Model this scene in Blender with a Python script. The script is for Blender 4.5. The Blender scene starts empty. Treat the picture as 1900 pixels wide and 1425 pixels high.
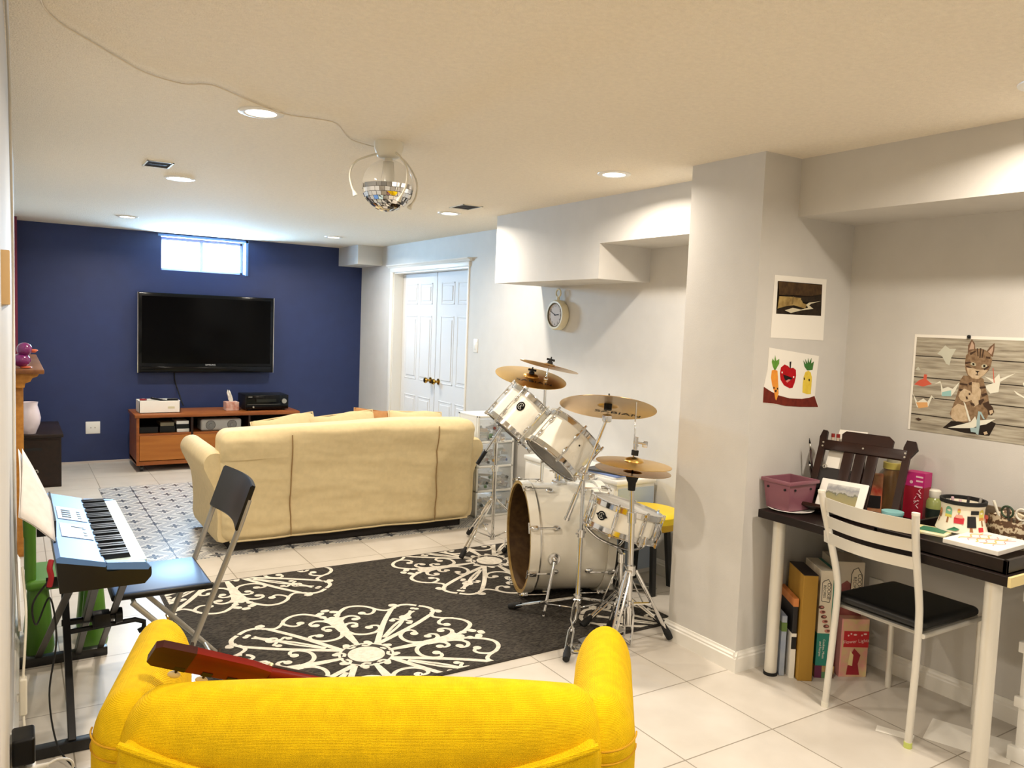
import bpy, bmesh, math, random
from mathutils import Vector, Matrix, noise as mnoise

random.seed(7)
PI = math.pi
scene = bpy.context.scene
COL = scene.collection

# ---------------------------------------------------------------- camera, world, exposure
cam_data = bpy.data.cameras.new('camera')
cam_data.sensor_width = 36.0
cam_data.lens = 36.0 * 1472.0 / 1900.0
cam_data.clip_start = 0.02
cam = bpy.data.objects.new('camera', cam_data)
COL.objects.link(cam)
YAW, PITCH, ROLL = math.radians(32.36), math.radians(4.32), math.radians(2.20)
fwd = Vector((math.sin(YAW) * math.cos(PITCH), math.cos(YAW) * math.cos(PITCH), -math.sin(PITCH)))
rgt = Vector((math.cos(YAW), -math.sin(YAW), 0))
upv = rgt.cross(fwd)
r2 = rgt * math.cos(ROLL) + upv * math.sin(ROLL)
u2 = -rgt * math.sin(ROLL) + upv * math.cos(ROLL)
bk = -fwd
cam.matrix_world = Matrix(((r2.x, u2.x, bk.x, 0), (r2.y, u2.y, bk.y, 0), (r2.z, u2.z, bk.z, 1.5), (0, 0, 0, 1)))
scene.camera = cam
scene.view_settings.view_transform = 'Standard'
scene.view_settings.look = 'None'
scene.view_settings.gamma = 1.0
scene.view_settings.exposure = -0.38
world = bpy.data.worlds.new('sky_world')
scene.world = world
world.use_nodes = True
bg = world.node_tree.nodes['Background']
bg.inputs[0].default_value = (0.62, 0.82, 1.0, 1)
bg.inputs[1].default_value = 7.0
CEIL = 2.27
LAMP_W = 26.0
LAMP_COL = (1.0, 0.89, 0.76)


# ---------------------------------------------------------------- materials
def lin(c):
    return tuple(((x / 255) / 12.92 if x / 255 <= 0.04045 else ((x / 255 + 0.055) / 1.055) ** 2.4) for x in c) + (1.0,)


class NT:
    def __init__(s, name):
        s.m = bpy.data.materials.new(name)
        s.m.use_nodes = True
        s.t = s.m.node_tree
        s.b = s.t.nodes['Principled BSDF']

    def n(s, kind, **kw):
        nd = s.t.nodes.new(kind)
        for k, v in kw.items():
            setattr(nd, k, v)
        return nd

    def l(s, a, b):
        s.t.links.new(a, b)

    def co(s, scale=(1, 1, 1), kind='Object'):
        tc = s.n('ShaderNodeTexCoord')
        mp = s.n('ShaderNodeMapping')
        mp.inputs['Scale'].default_value = scale
        s.l(tc.outputs[kind], mp.inputs[0])
        return mp.outputs[0]

    def noise(s, vec, scale, detail=3):
        nz = s.n('ShaderNodeTexNoise')
        nz.inputs['Scale'].default_value = scale
        nz.inputs['Detail'].default_value = detail
        s.l(vec, nz.inputs['Vector'])
        return nz.outputs['Fac']

    def ramp(s, fac, stops):
        r = s.n('ShaderNodeValToRGB')
        el = r.color_ramp.elements
        while len(el) < len(stops):
            el.new(0.5)
        for e, (p, c) in zip(el, stops):
            e.position = p
            e.color = lin(c)
        s.l(fac, r.inputs[0])
        return r.outputs[0]

    def math(s, op, a, b=None, c=None):
        nd = s.n('ShaderNodeMath', operation=op)
        for i, v in enumerate((a, b, c)):
            if v is None:
                continue
            if isinstance(v, (int, float)):
                nd.inputs[i].default_value = v
            else:
                s.l(v, nd.inputs[i])
        return nd.outputs[0]

    def bump(s, h, strength, dist=0.01):
        b = s.n('ShaderNodeBump')
        b.inputs['Strength'].default_value = strength
        b.inputs['Distance'].default_value = dist
        s.l(h, b.inputs['Height'])
        s.l(b.outputs[0], s.b.inputs['Normal'])


def mat(name, col, rough=0.5, metal=0.0, var=0.0, vscale=8, stretch=(1, 1, 1), bump=0.0, bscale=60, coat=0.0, spec=None, col2=None, sheen=0.0):
    k = NT(name)
    k.b.inputs['Roughness'].default_value = rough
    k.b.inputs['Metallic'].default_value = metal
    if coat:
        k.b.inputs['Coat Weight'].default_value = coat
    if spec is not None:
        k.b.inputs['Specular IOR Level'].default_value = spec
    if sheen:
        k.b.inputs['Sheen Weight'].default_value = sheen
    v = k.co(stretch)
    if var or col2:
        c2 = col2 or tuple(max(0, x * (1 - var)) for x in col)
        k.l(k.ramp(k.noise(v, vscale, 5), [(0.3, col), (0.7, c2)]), k.b.inputs['Base Color'])
    else:
        k.b.inputs['Base Color'].default_value = lin(col)
    if bump:
        k.bump(k.noise(v, bscale, 2), bump)
    return k.m


def emit(name, col, strength):
    k = NT(name)
    k.b.inputs['Base Color'].default_value = (0.8, 0.8, 0.8, 1)
    k.b.inputs['Emission Color'].default_value = col + (1,)
    k.b.inputs['Emission Strength'].default_value = strength
    return k.m


def clear(name, col, alpha, rough=0.05):
    k = NT(name)
    k.b.inputs['Base Color'].default_value = lin(col)
    k.b.inputs['Roughness'].default_value = rough
    k.b.inputs['Alpha'].default_value = alpha
    return k.m


def tile_floor():
    k = NT('ceramic_tile_floor')
    tc = k.n('ShaderNodeTexCoord')
    mp = k.n('ShaderNodeMapping')
    mp.inputs['Location'].default_value = (-1.532, -1.907, 0)
    k.l(tc.outputs['Object'], mp.inputs[0])
    br = k.n('ShaderNodeTexBrick')
    br.offset = 0.0
    br.squash = 1.0
    br.inputs['Scale'].default_value = 1.0
    br.inputs['Brick Width'].default_value = 0.4545
    br.inputs['Row Height'].default_value = 0.4545
    br.inputs['Mortar Size'].default_value = 0.0028
    br.inputs['Mortar Smooth'].default_value = 0.2
    br.inputs['Color1'].default_value = lin((212, 206, 196))
    br.inputs['Color2'].default_value = lin((200, 194, 184))
    br.inputs['Mortar'].default_value = lin((150, 142, 128))
    k.l(mp.outputs[0], br.inputs['Vector'])
    nz = k.noise(k.co((1, 1, 1)), 5, 8)
    mx = k.n('ShaderNodeMix', data_type='RGBA', blend_type='MULTIPLY')
    mx.inputs[0].default_value = 0.5
    k.l(br.outputs['Color'], mx.inputs[6])
    k.l(k.ramp(nz, [(0.3, (225, 220, 212)), (0.7, (255, 253, 250))]), mx.inputs[7])
    k.l(mx.outputs[2], k.b.inputs['Base Color'])
    k.b.inputs['Roughness'].default_value = 0.33
    k.bump(k.math('SUBTRACT', 1.0, br.outputs['Fac']), 0.25, 0.002)
    return k.m


def mat_pattern():
    k = NT('patterned_vinyl')
    tc = k.n('ShaderNodeTexCoord')
    sp = k.n('ShaderNodeSeparateXYZ')
    k.l(tc.outputs['Object'], sp.inputs[0])
    px = k.math('DIVIDE', k.math('SUBTRACT', sp.outputs[0], 0.844), 0.230)
    py = k.math('DIVIDE', k.math('SUBTRACT', sp.outputs[1], 7.122), 0.233)
    a = k.math('ADD', px, py)
    b = k.math('SUBTRACT', px, py)
    fa = k.math('SUBTRACT', a, k.math('ROUND', a))
    fb = k.math('SUBTRACT', b, k.math('ROUND', b))
    u = k.math('ABSOLUTE', k.math('MULTIPLY', k.math('ADD', fa, fb), 0.5))
    v = k.math('ABSOLUTE', k.math('MULTIPLY', k.math('SUBTRACT', fa, fb), 0.5))

    def petal(p, q):
        e1 = k.math('POWER', k.math('DIVIDE', k.math('SUBTRACT', p, 0.135), 0.095), 2.0)
        e2 = k.math('POWER', k.math('DIVIDE', q, 0.042), 2.0)
        return k.math('LESS_THAN', k.math('ADD', e1, e2), 1.0)
    fl = k.math('MAXIMUM', petal(u, v), petal(v, u))
    dia = k.math('MULTIPLY', k.math('LESS_THAN', k.math('ABSOLUTE', k.math('SUBTRACT', u, v)), 0.025), k.math('LESS_THAN', k.math('ADD', u, v), 0.24))
    fl = k.math('MAXIMUM', fl, dia)
    m = k.math('MAXIMUM', k.math('ABSOLUTE', fa), k.math('ABSOLUTE', fb))
    l1 = k.math('GREATER_THAN', m, 0.475)
    l2 = k.math('LESS_THAN', k.math('ABSOLUTE', k.math('SUBTRACT', m, 0.405)), 0.022)
    ln = k.math('MAXIMUM', l1, l2)
    # board joints every four flowers
    gx = k.math('ABSOLUTE', k.math('SUBTRACT', k.math('FRACT', k.math('ADD', k.math('DIVIDE', px, 2.0), 0.5)), 0.5))
    g = k.math('LESS_THAN', gx, 0.006)
    c1 = k.n('ShaderNodeMix', data_type='RGBA')
    c1.inputs[6].default_value = lin((206, 203, 196))
    c1.inputs[7].default_value = lin((128, 132, 140))
    k.l(ln, c1.inputs[0])
    c2 = k.n('ShaderNodeMix', data_type='RGBA')
    c2.inputs[7].default_value = lin((62, 66, 76))
    k.l(c1.outputs[2], c2.inputs[6])
    k.l(k.math('MAXIMUM', fl, g), c2.inputs[0])
    k.l(c2.outputs[2], k.b.inputs['Base Color'])
    k.b.inputs['Roughness'].default_value = 0.3
    return k.m


def wood(name, c1, c2, scale=1.0, stretch=(14, 1, 14), rough=0.4):
    k = NT(name)
    v = k.co(tuple(s * scale for s in stretch))
    k.l(k.ramp(k.noise(v, 2.2, 6), [(0.32, c1), (0.68, c2)]), k.b.inputs['Base Color'])
    k.b.inputs['Roughness'].default_value = rough
    k.b.inputs['Specular IOR Level'].default_value = 0.3
    return k.m


def fabric(name, c, rough=0.9, weave=420, strength=0.35, var=0.08, fold=0.0):
    k = NT(name)
    v = k.co()
    w1 = k.n('ShaderNodeTexWave', wave_type='BANDS', bands_direction='Z')
    w1.inputs['Scale'].default_value = weave / 6
    w1.inputs['Distortion'].default_value = 2.5
    k.l(v, w1.inputs['Vector'])
    w2 = k.n('ShaderNodeTexWave', wave_type='BANDS', bands_direction='X')
    w2.inputs['Scale'].default_value = weave / 6
    w2.inputs['Distortion'].default_value = 2.5
    k.l(v, w2.inputs['Vector'])
    h = k.math('ADD', w1.outputs['Fac'], w2.outputs['Fac'])
    if fold:
        h = k.math('ADD', h, k.math('MULTIPLY', k.noise(k.co((0.8, 0.8, 2.4)), 4.5, 2), 14.0 * fold / strength * 0.15))
    k.bump(h, strength, 0.002)
    c2 = tuple(x * (1 - var) for x in c)
    k.l(k.ramp(k.noise(v, 30, 4), [(0.3, c), (0.7, c2)]), k.b.inputs['Base Color'])
    k.b.inputs['Roughness'].default_value = rough
    k.b.inputs['Specular IOR Level'].default_value = 0.2
    return k.m


WALL = mat('grey_wall_paint', (206, 203, 197), 0.7, var=0.02, bump=0.05, bscale=220)
NAVY = mat('navy_wall_paint', (36, 51, 96), 0.5, var=0.06, bump=0.05, bscale=220)
MAROON = mat('maroon_paint', (110, 25, 50), 0.6)
CEILM = mat('stippled_ceiling_paint', (243, 233, 214), 0.9, var=0.03, vscale=60, bump=0.6, bscale=170)
FLOORM = tile_floor()
TRIM = mat('white_trim_paint', (235, 232, 224), 0.35)
DOORM = mat('white_door_paint', (216, 217, 218), 0.6, spec=0.25)
WHITE = mat('white_plastic', (235, 233, 226), 0.35)
OFFW = mat('warm_white_plastic', (226, 222, 208), 0.45)
PAPER = mat('white_paper', (238, 234, 224), 0.8)
BLACK = mat('black_plastic', (9, 9, 10), 0.4, spec=0.3)
BLACKG = mat('gloss_black', (3, 3, 4), 0.12, spec=0.25)
BLACKM = mat('matte_black', (12, 12, 12), 0.7)
BLACKMET = mat('black_painted_steel', (16, 16, 17), 0.38)
RUBBER = mat('black_rubber', (16, 16, 16), 0.75)
CHROME = mat('chrome', (222, 222, 222), 0.10, 1.0)
STEEL = mat('brushed_steel', (200, 198, 192), 0.32, 1.0)
SILVER = mat('silver_painted_metal', (220, 216, 205), 0.32, 0.3)
SATIN = mat('satin_grey_tube', (166, 163, 155), 0.38, 0.6)
BRASS = mat('cymbal_bronze', (232, 190, 108), 0.30, 1.0, var=0.12, vscale=3)
BRASSD = mat('lathed_cymbal_bronze', (204, 168, 112), 0.30, 1.0, var=0.15, vscale=3)
KNOBM = mat('polished_brass', (190, 150, 70), 0.2, 1.0)
PEARL = mat('white_pearl_shell', (236, 231, 217), 0.22, var=0.05, vscale=5, coat=0.4)
HEADM = clear('clear_drumhead', (235, 235, 230), 0.28, 0.12)
WHITEHEAD = mat('coated_white_drumhead', (238, 236, 230), 0.5)
MAPLE = wood('maple_hoop_inside', (170, 140, 84), (146, 116, 64))
SHELLIN = wood('dark_wood_shell_inside', (86, 64, 38), (66, 46, 26))
YELLOW = fabric('yellow_woven_fabric', (236, 193, 5), weave=700, strength=0.5)
CREAM = fabric('cream_cotton_cover', (216, 197, 154), weave=900, strength=0.15, var=0.04, fold=0.5)
CREAMSEAM = mat('cream_cover_seam', (150, 120, 78), 0.9)
TAN = fabric('tan_cushion_fabric', (176, 128, 82), weave=900, strength=0.15)
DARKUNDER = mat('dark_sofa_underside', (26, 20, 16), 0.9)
OAK = wood('honey_oak', (186, 128, 54), (158, 102, 38))
CHERRY = wood('cherry_veneer', (150, 86, 38), (122, 64, 26), stretch=(1, 14, 14))
CHERRYD = wood('cherry_front', (168, 104, 44), (150, 88, 34), stretch=(1, 14, 14))
WALNUT = wood('dark_walnut', (46, 22, 13), (28, 13, 8), stretch=(3, 3, 3))
ESPRESSO = wood('espresso_board', (30, 19, 15), (20, 12, 10), stretch=(14, 1, 14), rough=0.4)
PALEEDGE = mat('pale_raw_board_edge', (226, 208, 150), 0.7)
DARKCAB = wood('dark_brown_cabinet', (40, 27, 20), (30, 19, 14), rough=0.4)
PVINYL = mat_pattern()
GLASS = clear('window_glass', (235, 245, 250), 0.08, 0.02)


# ---------------------------------------------------------------- mesh helpers
ROOT = {}


def V(*a):
    return Vector(a[0] if len(a) == 1 else a)


def frame(o, z, x=None):
    z = V(z).normalized()
    if x is None:
        x = Vector((1, 0, 0)) if abs(z.x) < 0.8 else Vector((0, 1, 0))
    x = V(x)
    x = (x - z * x.dot(z)).normalized()
    y = z.cross(x)
    o = V(o)
    return Matrix(((x.x, y.x, z.x, o.x), (x.y, y.y, z.y, o.y), (x.z, y.z, z.z, o.z), (0, 0, 0, 1)))


def place(x, y, z=0, rz=0):
    return Matrix.Translation((x, y, z)) @ Matrix.Rotation(rz, 4, 'Z')


class MB:
    def __init__(s):
        s.v, s.f, s.mi, s.sm = [], [], [], []

    def add(s, vs, fs, m=0, M=None, smooth=False):
        o = len(s.v)
        s.v += [(M @ V(p) if M else V(p)) for p in vs]
        for f in fs:
            s.f.append([o + i for i in f])
            s.mi.append(m)
            s.sm.append(smooth)
        return s

    def box(s, a, b, m=0, M=None, bev=0.0, seg=2):
        x0, x1 = sorted((a[0], b[0]))
        y0, y1 = sorted((a[1], b[1]))
        z0, z1 = sorted((a[2], b[2]))
        vs = [(x0, y0, z0), (x1, y0, z0), (x1, y1, z0), (x0, y1, z0), (x0, y0, z1), (x1, y0, z1), (x1, y1, z1), (x0, y1, z1)]
        fs = [(0, 3, 2, 1), (4, 5, 6, 7), (0, 1, 5, 4), (1, 2, 6, 5), (2, 3, 7, 6), (3, 0, 4, 7)]
        if bev <= 0:
            return s.add(vs, fs, m, M)
        bm = bmesh.new()
        bv = [bm.verts.new(p) for p in vs]
        for f in fs:
            bm.faces.new([bv[i] for i in f])
        bev = min(bev, 0.49 * min(x1 - x0, y1 - y0, z1 - z0))
        bmesh.ops.bevel(bm, geom=list(bm.edges), offset=bev, segments=seg, profile=0.5, affect='EDGES')
        bm.verts.index_update()
        s.add([tuple(p.co) for p in bm.verts], [[p.index for p in f.verts] for f in bm.faces], m, M, seg > 1)
        bm.free()
        return s

    def loft(s, rings, m=0, M=None, cap=True, closed=True, smooth=True):
        n = len(rings[0])
        vs = [p for r in rings for p in r]
        fs = []
        for i in range(len(rings) - 1):
            for j in range(n if closed else n - 1):
                k = (j + 1) % n
                fs.append((i * n + j, i * n + k, (i + 1) * n + k, (i + 1) * n + j))
        s.add(vs, fs, m, M, smooth)
        if cap:
            s.add(list(rings[0]), [list(range(n))[::-1]], m, M, False)
            s.add(list(rings[-1]), [list(range(n))], m, M, False)
        return s

    def cyl(s, p0, p1, r0, r1=None, n=14, m=0, M=None, cap=True):
        r1 = r0 if r1 is None else r1
        p0, p1 = V(p0), V(p1)
        F = frame(p0, p1 - p0)
        L = (p1 - p0).length
        R = [[F @ Vector((r * math.cos(2 * PI * k / n), r * math.sin(2 * PI * k / n), h)) for k in range(n)] for r, h in ((r0, 0), (r1, L))]
        return s.loft(R, m, M, cap)

    def tube(s, pts, r, n=8, m=0, M=None, cap=True, rad=None):
        pts = [V(p) for p in pts]
        rings = []
        x = None
        for i, p in enumerate(pts):
            t = (pts[min(i + 1, len(pts) - 1)] - pts[max(i - 1, 0)])
            if t.length < 1e-9:
                t = Vector((0, 0, 1))
            F = frame(p, t, x)
            x = F.to_3x3() @ Vector((1, 0, 0))
            rr = rad[i] if rad else r
            rings.append([F @ Vector((rr * math.cos(2 * PI * k / n), rr * math.sin(2 * PI * k / n), 0)) for k in range(n)])
        return s.loft(rings, m, M, cap)

    def lathe(s, prof, n=32, m=0, M=None, smooth=True):
        vs, fs = [], []
        for r, z in prof:
            for k in range(n):
                a = 2 * PI * k / n
                vs.append((r * math.cos(a), r * math.sin(a), z))
        for i in range(len(prof) - 1):
            for k in range(n):
                q = (k + 1) % n
                fs.append((i * n + k, i * n + q, (i + 1) * n + q, (i + 1) * n + k))
        return s.add(vs, fs, m, M, smooth)

    def disc(s, r, z=0, n=32, m=0, M=None, flip=False):
        vs = [(r * math.cos(2 * PI * k / n), r * math.sin(2 * PI * k / n), z) for k in range(n)]
        f = list(range(n))
        return s.add(vs, [f[::-1] if flip else f], m, M)

    def prism(s, poly, z0, z1, m=0, M=None):
        n = len(poly)
        vs = [(p[0], p[1], z0) for p in poly] + [(p[0], p[1], z1) for p in poly]
        fs = [list(range(n))[::-1], list(range(n, 2 * n))]
        fs += [(i, (i + 1) % n, n + (i + 1) % n, n + i) for i in range(n)]
        return s.add(vs, fs, m, M)

    def poly(s, pts, m=0, M=None):
        return s.add(pts, [list(range(len(pts)))], m, M)

    def ball(s, c, r, m=0, M=None, sc=(1, 1, 1), nu=20, nv=12, v0=0.0, v1=1.0):
        c = V(c)
        prof = []
        rings = []
        for j in range(nv + 1):
            t = PI * (v0 + (v1 - v0) * j / nv)
            rr, z = max(1e-5, math.sin(t)) * r, -math.cos(t) * r
            rings.append([c + Vector((rr * math.cos(2 * PI * k / nu) * sc[0], rr * math.sin(2 * PI * k / nu) * sc[1], z * sc[2])) for k in range(nu)])
        return s.loft(rings, m, M, False)

    def soft(s, c0, c1, r, n=10, m=0, M=None, fn=None):
        """a box with large rounded corners on a dense grid"""
        c0, c1 = V(c0), V(c1)
        ctr, h = (c0 + c1) / 2, (c1 - c0) / 2
        rr = [min(r if isinstance(r, (int, float)) else r[i], h[i] * 0.999) for i in range(3)]
        ax = []
        for i in range(3):
            core = h[i] - rr[i]
            ne = 5
            a = [math.tan(PI / 4 * k / ne) for k in range(ne + 1)]
            neg = [-core - rr[i] * t for t in a[::-1]]
            pos = [core + rr[i] * t for t in a]
            mid = [-core + 2 * core * k / n for k in range(1, n)] if core > 1e-6 else []
            ax.append(sorted(set(round(t, 6) for t in neg + mid + pos)))
        idx, vs, fs = {}, [], []

        def vert(p):
            key = tuple(round(t, 5) for t in p)
            if key not in idx:
                core = Vector((max(-(h[0] - rr[0]), min(h[0] - rr[0], p[0])), max(-(h[1] - rr[1]), min(h[1] - rr[1], p[1])), max(-(h[2] - rr[2]), min(h[2] - rr[2], p[2]))))
                d = Vector(p) - core
                e = Vector((d[0] / rr[0], d[1] / rr[1], d[2] / rr[2]))
                if e.length > 1e-9:
                    e.normalize()
                q = ctr + core + Vector((e[0] * rr[0], e[1] * rr[1], e[2] * rr[2]))
                if fn:
                    q = V(fn(q))
                idx[key] = len(vs)
                vs.append(q)
            return idx[key]
        for a, b, c in ((0, 1, 2), (1, 2, 0), (2, 0, 1)):
            for sg in (-1, 1):
                for i in range(len(ax[a]) - 1):
                    for j in range(len(ax[b]) - 1):
                        q = []
                        for ii, jj in ((i, j), (i + 1, j), (i + 1, j + 1), (i, j + 1)):
                            p = [0, 0, 0]
                            p[a], p[b], p[c] = ax[a][ii], ax[b][jj], sg * h[c]
                            q.append(vert(p))
                        fs.append(q if sg > 0 else q[::-1])
        return s.add(vs, fs, m, M, True)

    def text(s, string, size, M, m=0, align='CENTER', squash=1.0):
        cu = bpy.data.curves.new('lettering', 'FONT')
        cu.body = string
        cu.size = size
        cu.align_x = align
        cu.align_y = 'CENTER'
        ob = bpy.data.objects.new('lettering', cu)
        COL.objects.link(ob)
        dg = bpy.context.evaluated_depsgraph_get()
        dg.update()
        me = ob.evaluated_get(dg).to_mesh()
        vs = [(p.co.x * squash, p.co.y, 0) for p in me.vertices]
        fs = [list(p.vertices) for p in me.polygons]
        ob.evaluated_get(dg).to_mesh_clear()
        bpy.data.objects.remove(ob)
        bpy.data.curves.remove(cu)
        return s.add(vs, fs, m, M)

    def build(s, name, mats, parent=None, world=False):
        me = bpy.data.meshes.new(name)
        inv = None
        if parent is not None and world:
            inv = ROOT[parent.name].inverted()
        me.from_pydata([tuple(inv @ p) if inv else tuple(p) for p in s.v], [], s.f)
        for mm in (mats if isinstance(mats, (list, tuple)) else [mats]):
            me.materials.append(mm)
        me.polygons.foreach_set('material_index', s.mi)
        me.polygons.foreach_set('use_smooth', s.sm)
        me.validate()
        bm = bmesh.new()
        bm.from_mesh(me)
        bmesh.ops.remove_doubles(bm, verts=bm.verts, dist=1e-6)
        bmesh.ops.recalc_face_normals(bm, faces=bm.faces)
        for e in bm.edges:
            if len(e.link_faces) == 2 and e.calc_face_angle(0) > 0.7:
                e.smooth = False
        bm.to_mesh(me)
        bm.free()
        o = bpy.data.objects.new(name, me)
        COL.objects.link(o)
        if parent is not None:
            o.parent = parent
            ROOT[o.name] = ROOT[parent.name]
        else:
            ROOT[o.name] = Matrix.Identity(4)
        return o


def tag(o, label=None, cat=None, group=None, kind=None):
    if label:
        o['label'] = label
    if cat:
        o['category'] = cat
    if group:
        o['group'] = group
    if kind:
        o['kind'] = kind
    return o


def thing(name, label, cat, M=None, group=None):
    o = bpy.data.objects.new(name, None)
    o.empty_display_size = 0.05
    COL.objects.link(o)
    M = M or Matrix.Identity(4)
    o.matrix_world = M
    ROOT[o.name] = M.copy()
    return tag(o, label, cat, group)


def at(x, y, z=0):
    return Matrix.Translation((x, y, z))


def struct(name, mb, mats):
    o = mb.build(name, mats)
    o['kind'] = 'structure'
    return o


def copy_tree(o, parent=None, **kw):
    c = o.copy()
    COL.objects.link(c)
    if parent is not None:
        c.parent = parent
    for ch in list(o.children):
        copy_tree(ch, c)
    return c


def arc(c, r, a0, a1, n, ax=(1, 0, 0), ay=(0, 0, 1)):
    c, ax, ay = V(c), V(ax), V(ay)
    return [c + ax * (r * math.cos(a0 + (a1 - a0) * k / n)) + ay * (r * math.sin(a0 + (a1 - a0) * k / n)) for k in range(n + 1)]


def smooth_path(pts, n=6):
    pts = [V(p) for p in pts]
    out = []
    for i in range(len(pts) - 1):
        p0, p1, p2, p3 = pts[max(i - 1, 0)], pts[i], pts[i + 1], pts[min(i + 2, len(pts) - 1)]
        for k in range(n):
            t = k / n
            out.append(0.5 * ((2 * p1) + (p2 - p0) * t + (2 * p0 - 5 * p1 + 4 * p2 - p3) * t * t + (3 * p1 - p0 - 3 * p2 + p3) * t ** 3))
    out.append(pts[-1])
    return out


def wob(p, s, a):
    return a * (math.sin(p[0] * s + 1.3 * math.sin(p[2] * s * 0.7)) + math.sin(p[2] * s * 1.3 + p[0] * s * 0.37 + 2)) * 0.5


# ---------------------------------------------------------------- the room
YB, XR, XA = 8.6, 3.375, 3.345
struct('floor', MB().box((-1.6, -2.6, -0.1), (3.9, 8.9, 0)), FLOORM)
struct('ceiling', MB().box((-1.6, -2.6, CEIL), (3.9, 8.9, CEIL + 0.1)), CEILM)
WX0, WX1, WZ0, WZ1 = 1.268, 2.086, 1.905, 2.238
m = MB()
m.box((-0.6, YB, 0), (WX0, YB + 0.28, CEIL)).box((WX1, YB, 0), (3.9, YB + 0.28, CEIL))
m.box((WX0, YB, 0), (WX1, YB + 0.28, WZ0)).box((WX0, YB, WZ1), (WX1, YB + 0.28, CEIL))
struct('wall_back', m, NAVY)
# the slightly skewed left partition close to the viewer, and the wall that steps back behind it
m = MB().add([(-0.021, 1.6, 0), (0.020, 5.2, 0), (-0.2, 5.2, 0), (-0.2, 1.6, 0), (-0.021, 1.6, CEIL), (0.020, 5.2, CEIL), (-0.2, 5.2, CEIL), (-0.2, 1.6, CEIL)],
            [(0, 1, 5, 4), (1, 2, 6, 5), (2, 3, 7, 6), (3, 0, 4, 7), (4, 5, 6, 7), (3, 2, 1, 0)])
struct('wall_left', m, WALL)
m = MB().box((-0.5, 5.2, 0), (-0.1, YB, CEIL)).box((-1.6, 1.6, 0), (-0.2, 1.75, CEIL)).box((-1.6, -2.6, 0), (-1.5, 1.6, CEIL))
struct('wall_left_recess', m, WALL)
struct('wall_rear', MB().box((-1.6, -2.7, 0), (3.9, -2.6, CEIL)), WALL)
struct('trim_1', MB().box((-0.1, 8.25, 0), (0.052, YB, CEIL)), MAROON)
DY0, DY1, DZ = 6.10, 7.70, 1.985
m = MB().box((XR, 2.5, 0), (3.9, DY0, CEIL)).box((XR, DY1, 0), (3.9, YB + 0.02, CEIL)).box((XR, DY0, DZ), (3.9, DY1, CEIL)).box((XR + 0.18, DY0, 0), (3.9, DY1, DZ))
struct('wall_right', m, WALL)
struct('wall_alcove', MB().box((XA, -2.6, 0), (3.9, 2.5, CEIL)), WALL)
struct('wall_column', MB().box((2.707, 2.336, 0), (3.5, 2.763, CEIL)), WALL)
struct('wall_bulkhead', MB().box((2.97, 2.763, 2.0), (3.5, 3.77, CEIL)).box((2.97, 3.77, 1.79), (3.5, 4.97, CEIL)), WALL)
struct('wall_soffit', MB().box((2.94, -2.6, 2.02), (3.6, 2.336, CEIL)), WALL)
struct('wall_corner_box', MB().box((3.10, 8.02, 2.07), (3.5, YB, CEIL)), WALL)


def baseboard(name, p0, p1, nrm, h=0.09):
    p0, p1, n = V(p0), V(p1), V(nrm)
    prof = [(0, 0), (0.016, 0), (0.016, h * 0.68), (0.012, h * 0.74), (0.012, h * 0.82), (0.007, h * 0.90), (0.005, h), (0, h)]
    rings = [[p + n * a + Vector((0, 0, b)) for a, b in prof] for p in (p0, p1)]
    struct(name, MB().loft(rings, smooth=False), TRIM)


baseboard('baseboard_right', (XR, 2.763, 0), (XR, 6.0, 0), (-1, 0, 0))
baseboard('baseboard_column', (2.707, 2.336 - 0.0158, 0), (2.707, 2.779, 0), (-1, 0, 0))
baseboard('baseboard_column_front', (2.692, 2.336, 0), (XA, 2.336, 0), (0, -1, 0))
baseboard('baseboard_alcove', (XA, 2.336, 0), (XA, -2.0, 0), (-1, 0, 0))
baseboard('baseboard_left', (-0.021, 1.6, 0), (0.020, 5.2, 0), (1, 0, 0))
# unpainted strip where the navy wall meets the floor
struct('baseboard_back', MB().box((-0.1, YB - 0.006, 0), (XR, YB, 0.02)), mat('pale_floor_edge_strip', (196, 186, 178), 0.8))

# window
w = MB()
yw = YB + 0.13
for a, b in (((WX0, yw, WZ0), (WX1, yw + 0.05, WZ0 + 0.028)), ((WX0, yw, WZ1 - 0.028), (WX1, yw + 0.05, WZ1)), ((WX0, yw, WZ0), (WX0 + 0.028, yw + 0.05, WZ1)), ((WX1 - 0.028, yw, WZ0), (WX1, yw + 0.05, WZ1))):
    w.box(a, b, bev=0.004)
w.box((1.655, yw - 0.006, WZ0), (1.690, yw + 0.04, WZ1), bev=0.004)
win = struct('window_1', w, TRIM)
MB().box((WX0 + 0.02, yw + 0.02, WZ0 + 0.02), (1.67, yw + 0.024, WZ1 - 0.02)).build('window_pane', GLASS, win)
MB().box((1.67, yw + 0.03, WZ0 + 0.02), (WX1 - 0.02, yw + 0.034, WZ1 - 0.02)).build('window_pane', GLASS, win)
REVEAL = mat('blue_painted_reveal', (96, 134, 186), 0.5)
mb = MB()
t = 0.012
mb.box((WX0 - 0.03, YB - t, WZ1), (WX1 + 0.03, YB + 0.001, WZ1 + 0.022)).box((WX1, YB - t, WZ0 - 0.01), (WX1 + 0.025, YB + 0.001, WZ1 + 0.022))
mb.build('casing', REVEAL, win)
day = bpy.data.lights.new('daylight', 'AREA')
day.shape = 'RECTANGLE'
day.size, day.size_y = 0.80, 0.32
day.energy = 240
day.color = (0.42, 0.70, 1.0)
dl = bpy.data.objects.new('daylight', day)
COL.objects.link(dl)
dl.location = ((WX0 + WX1) / 2, yw + 0.09, (WZ0 + WZ1) / 2)
dl.rotation_euler = (math.radians(-68), 0, 0)
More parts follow.
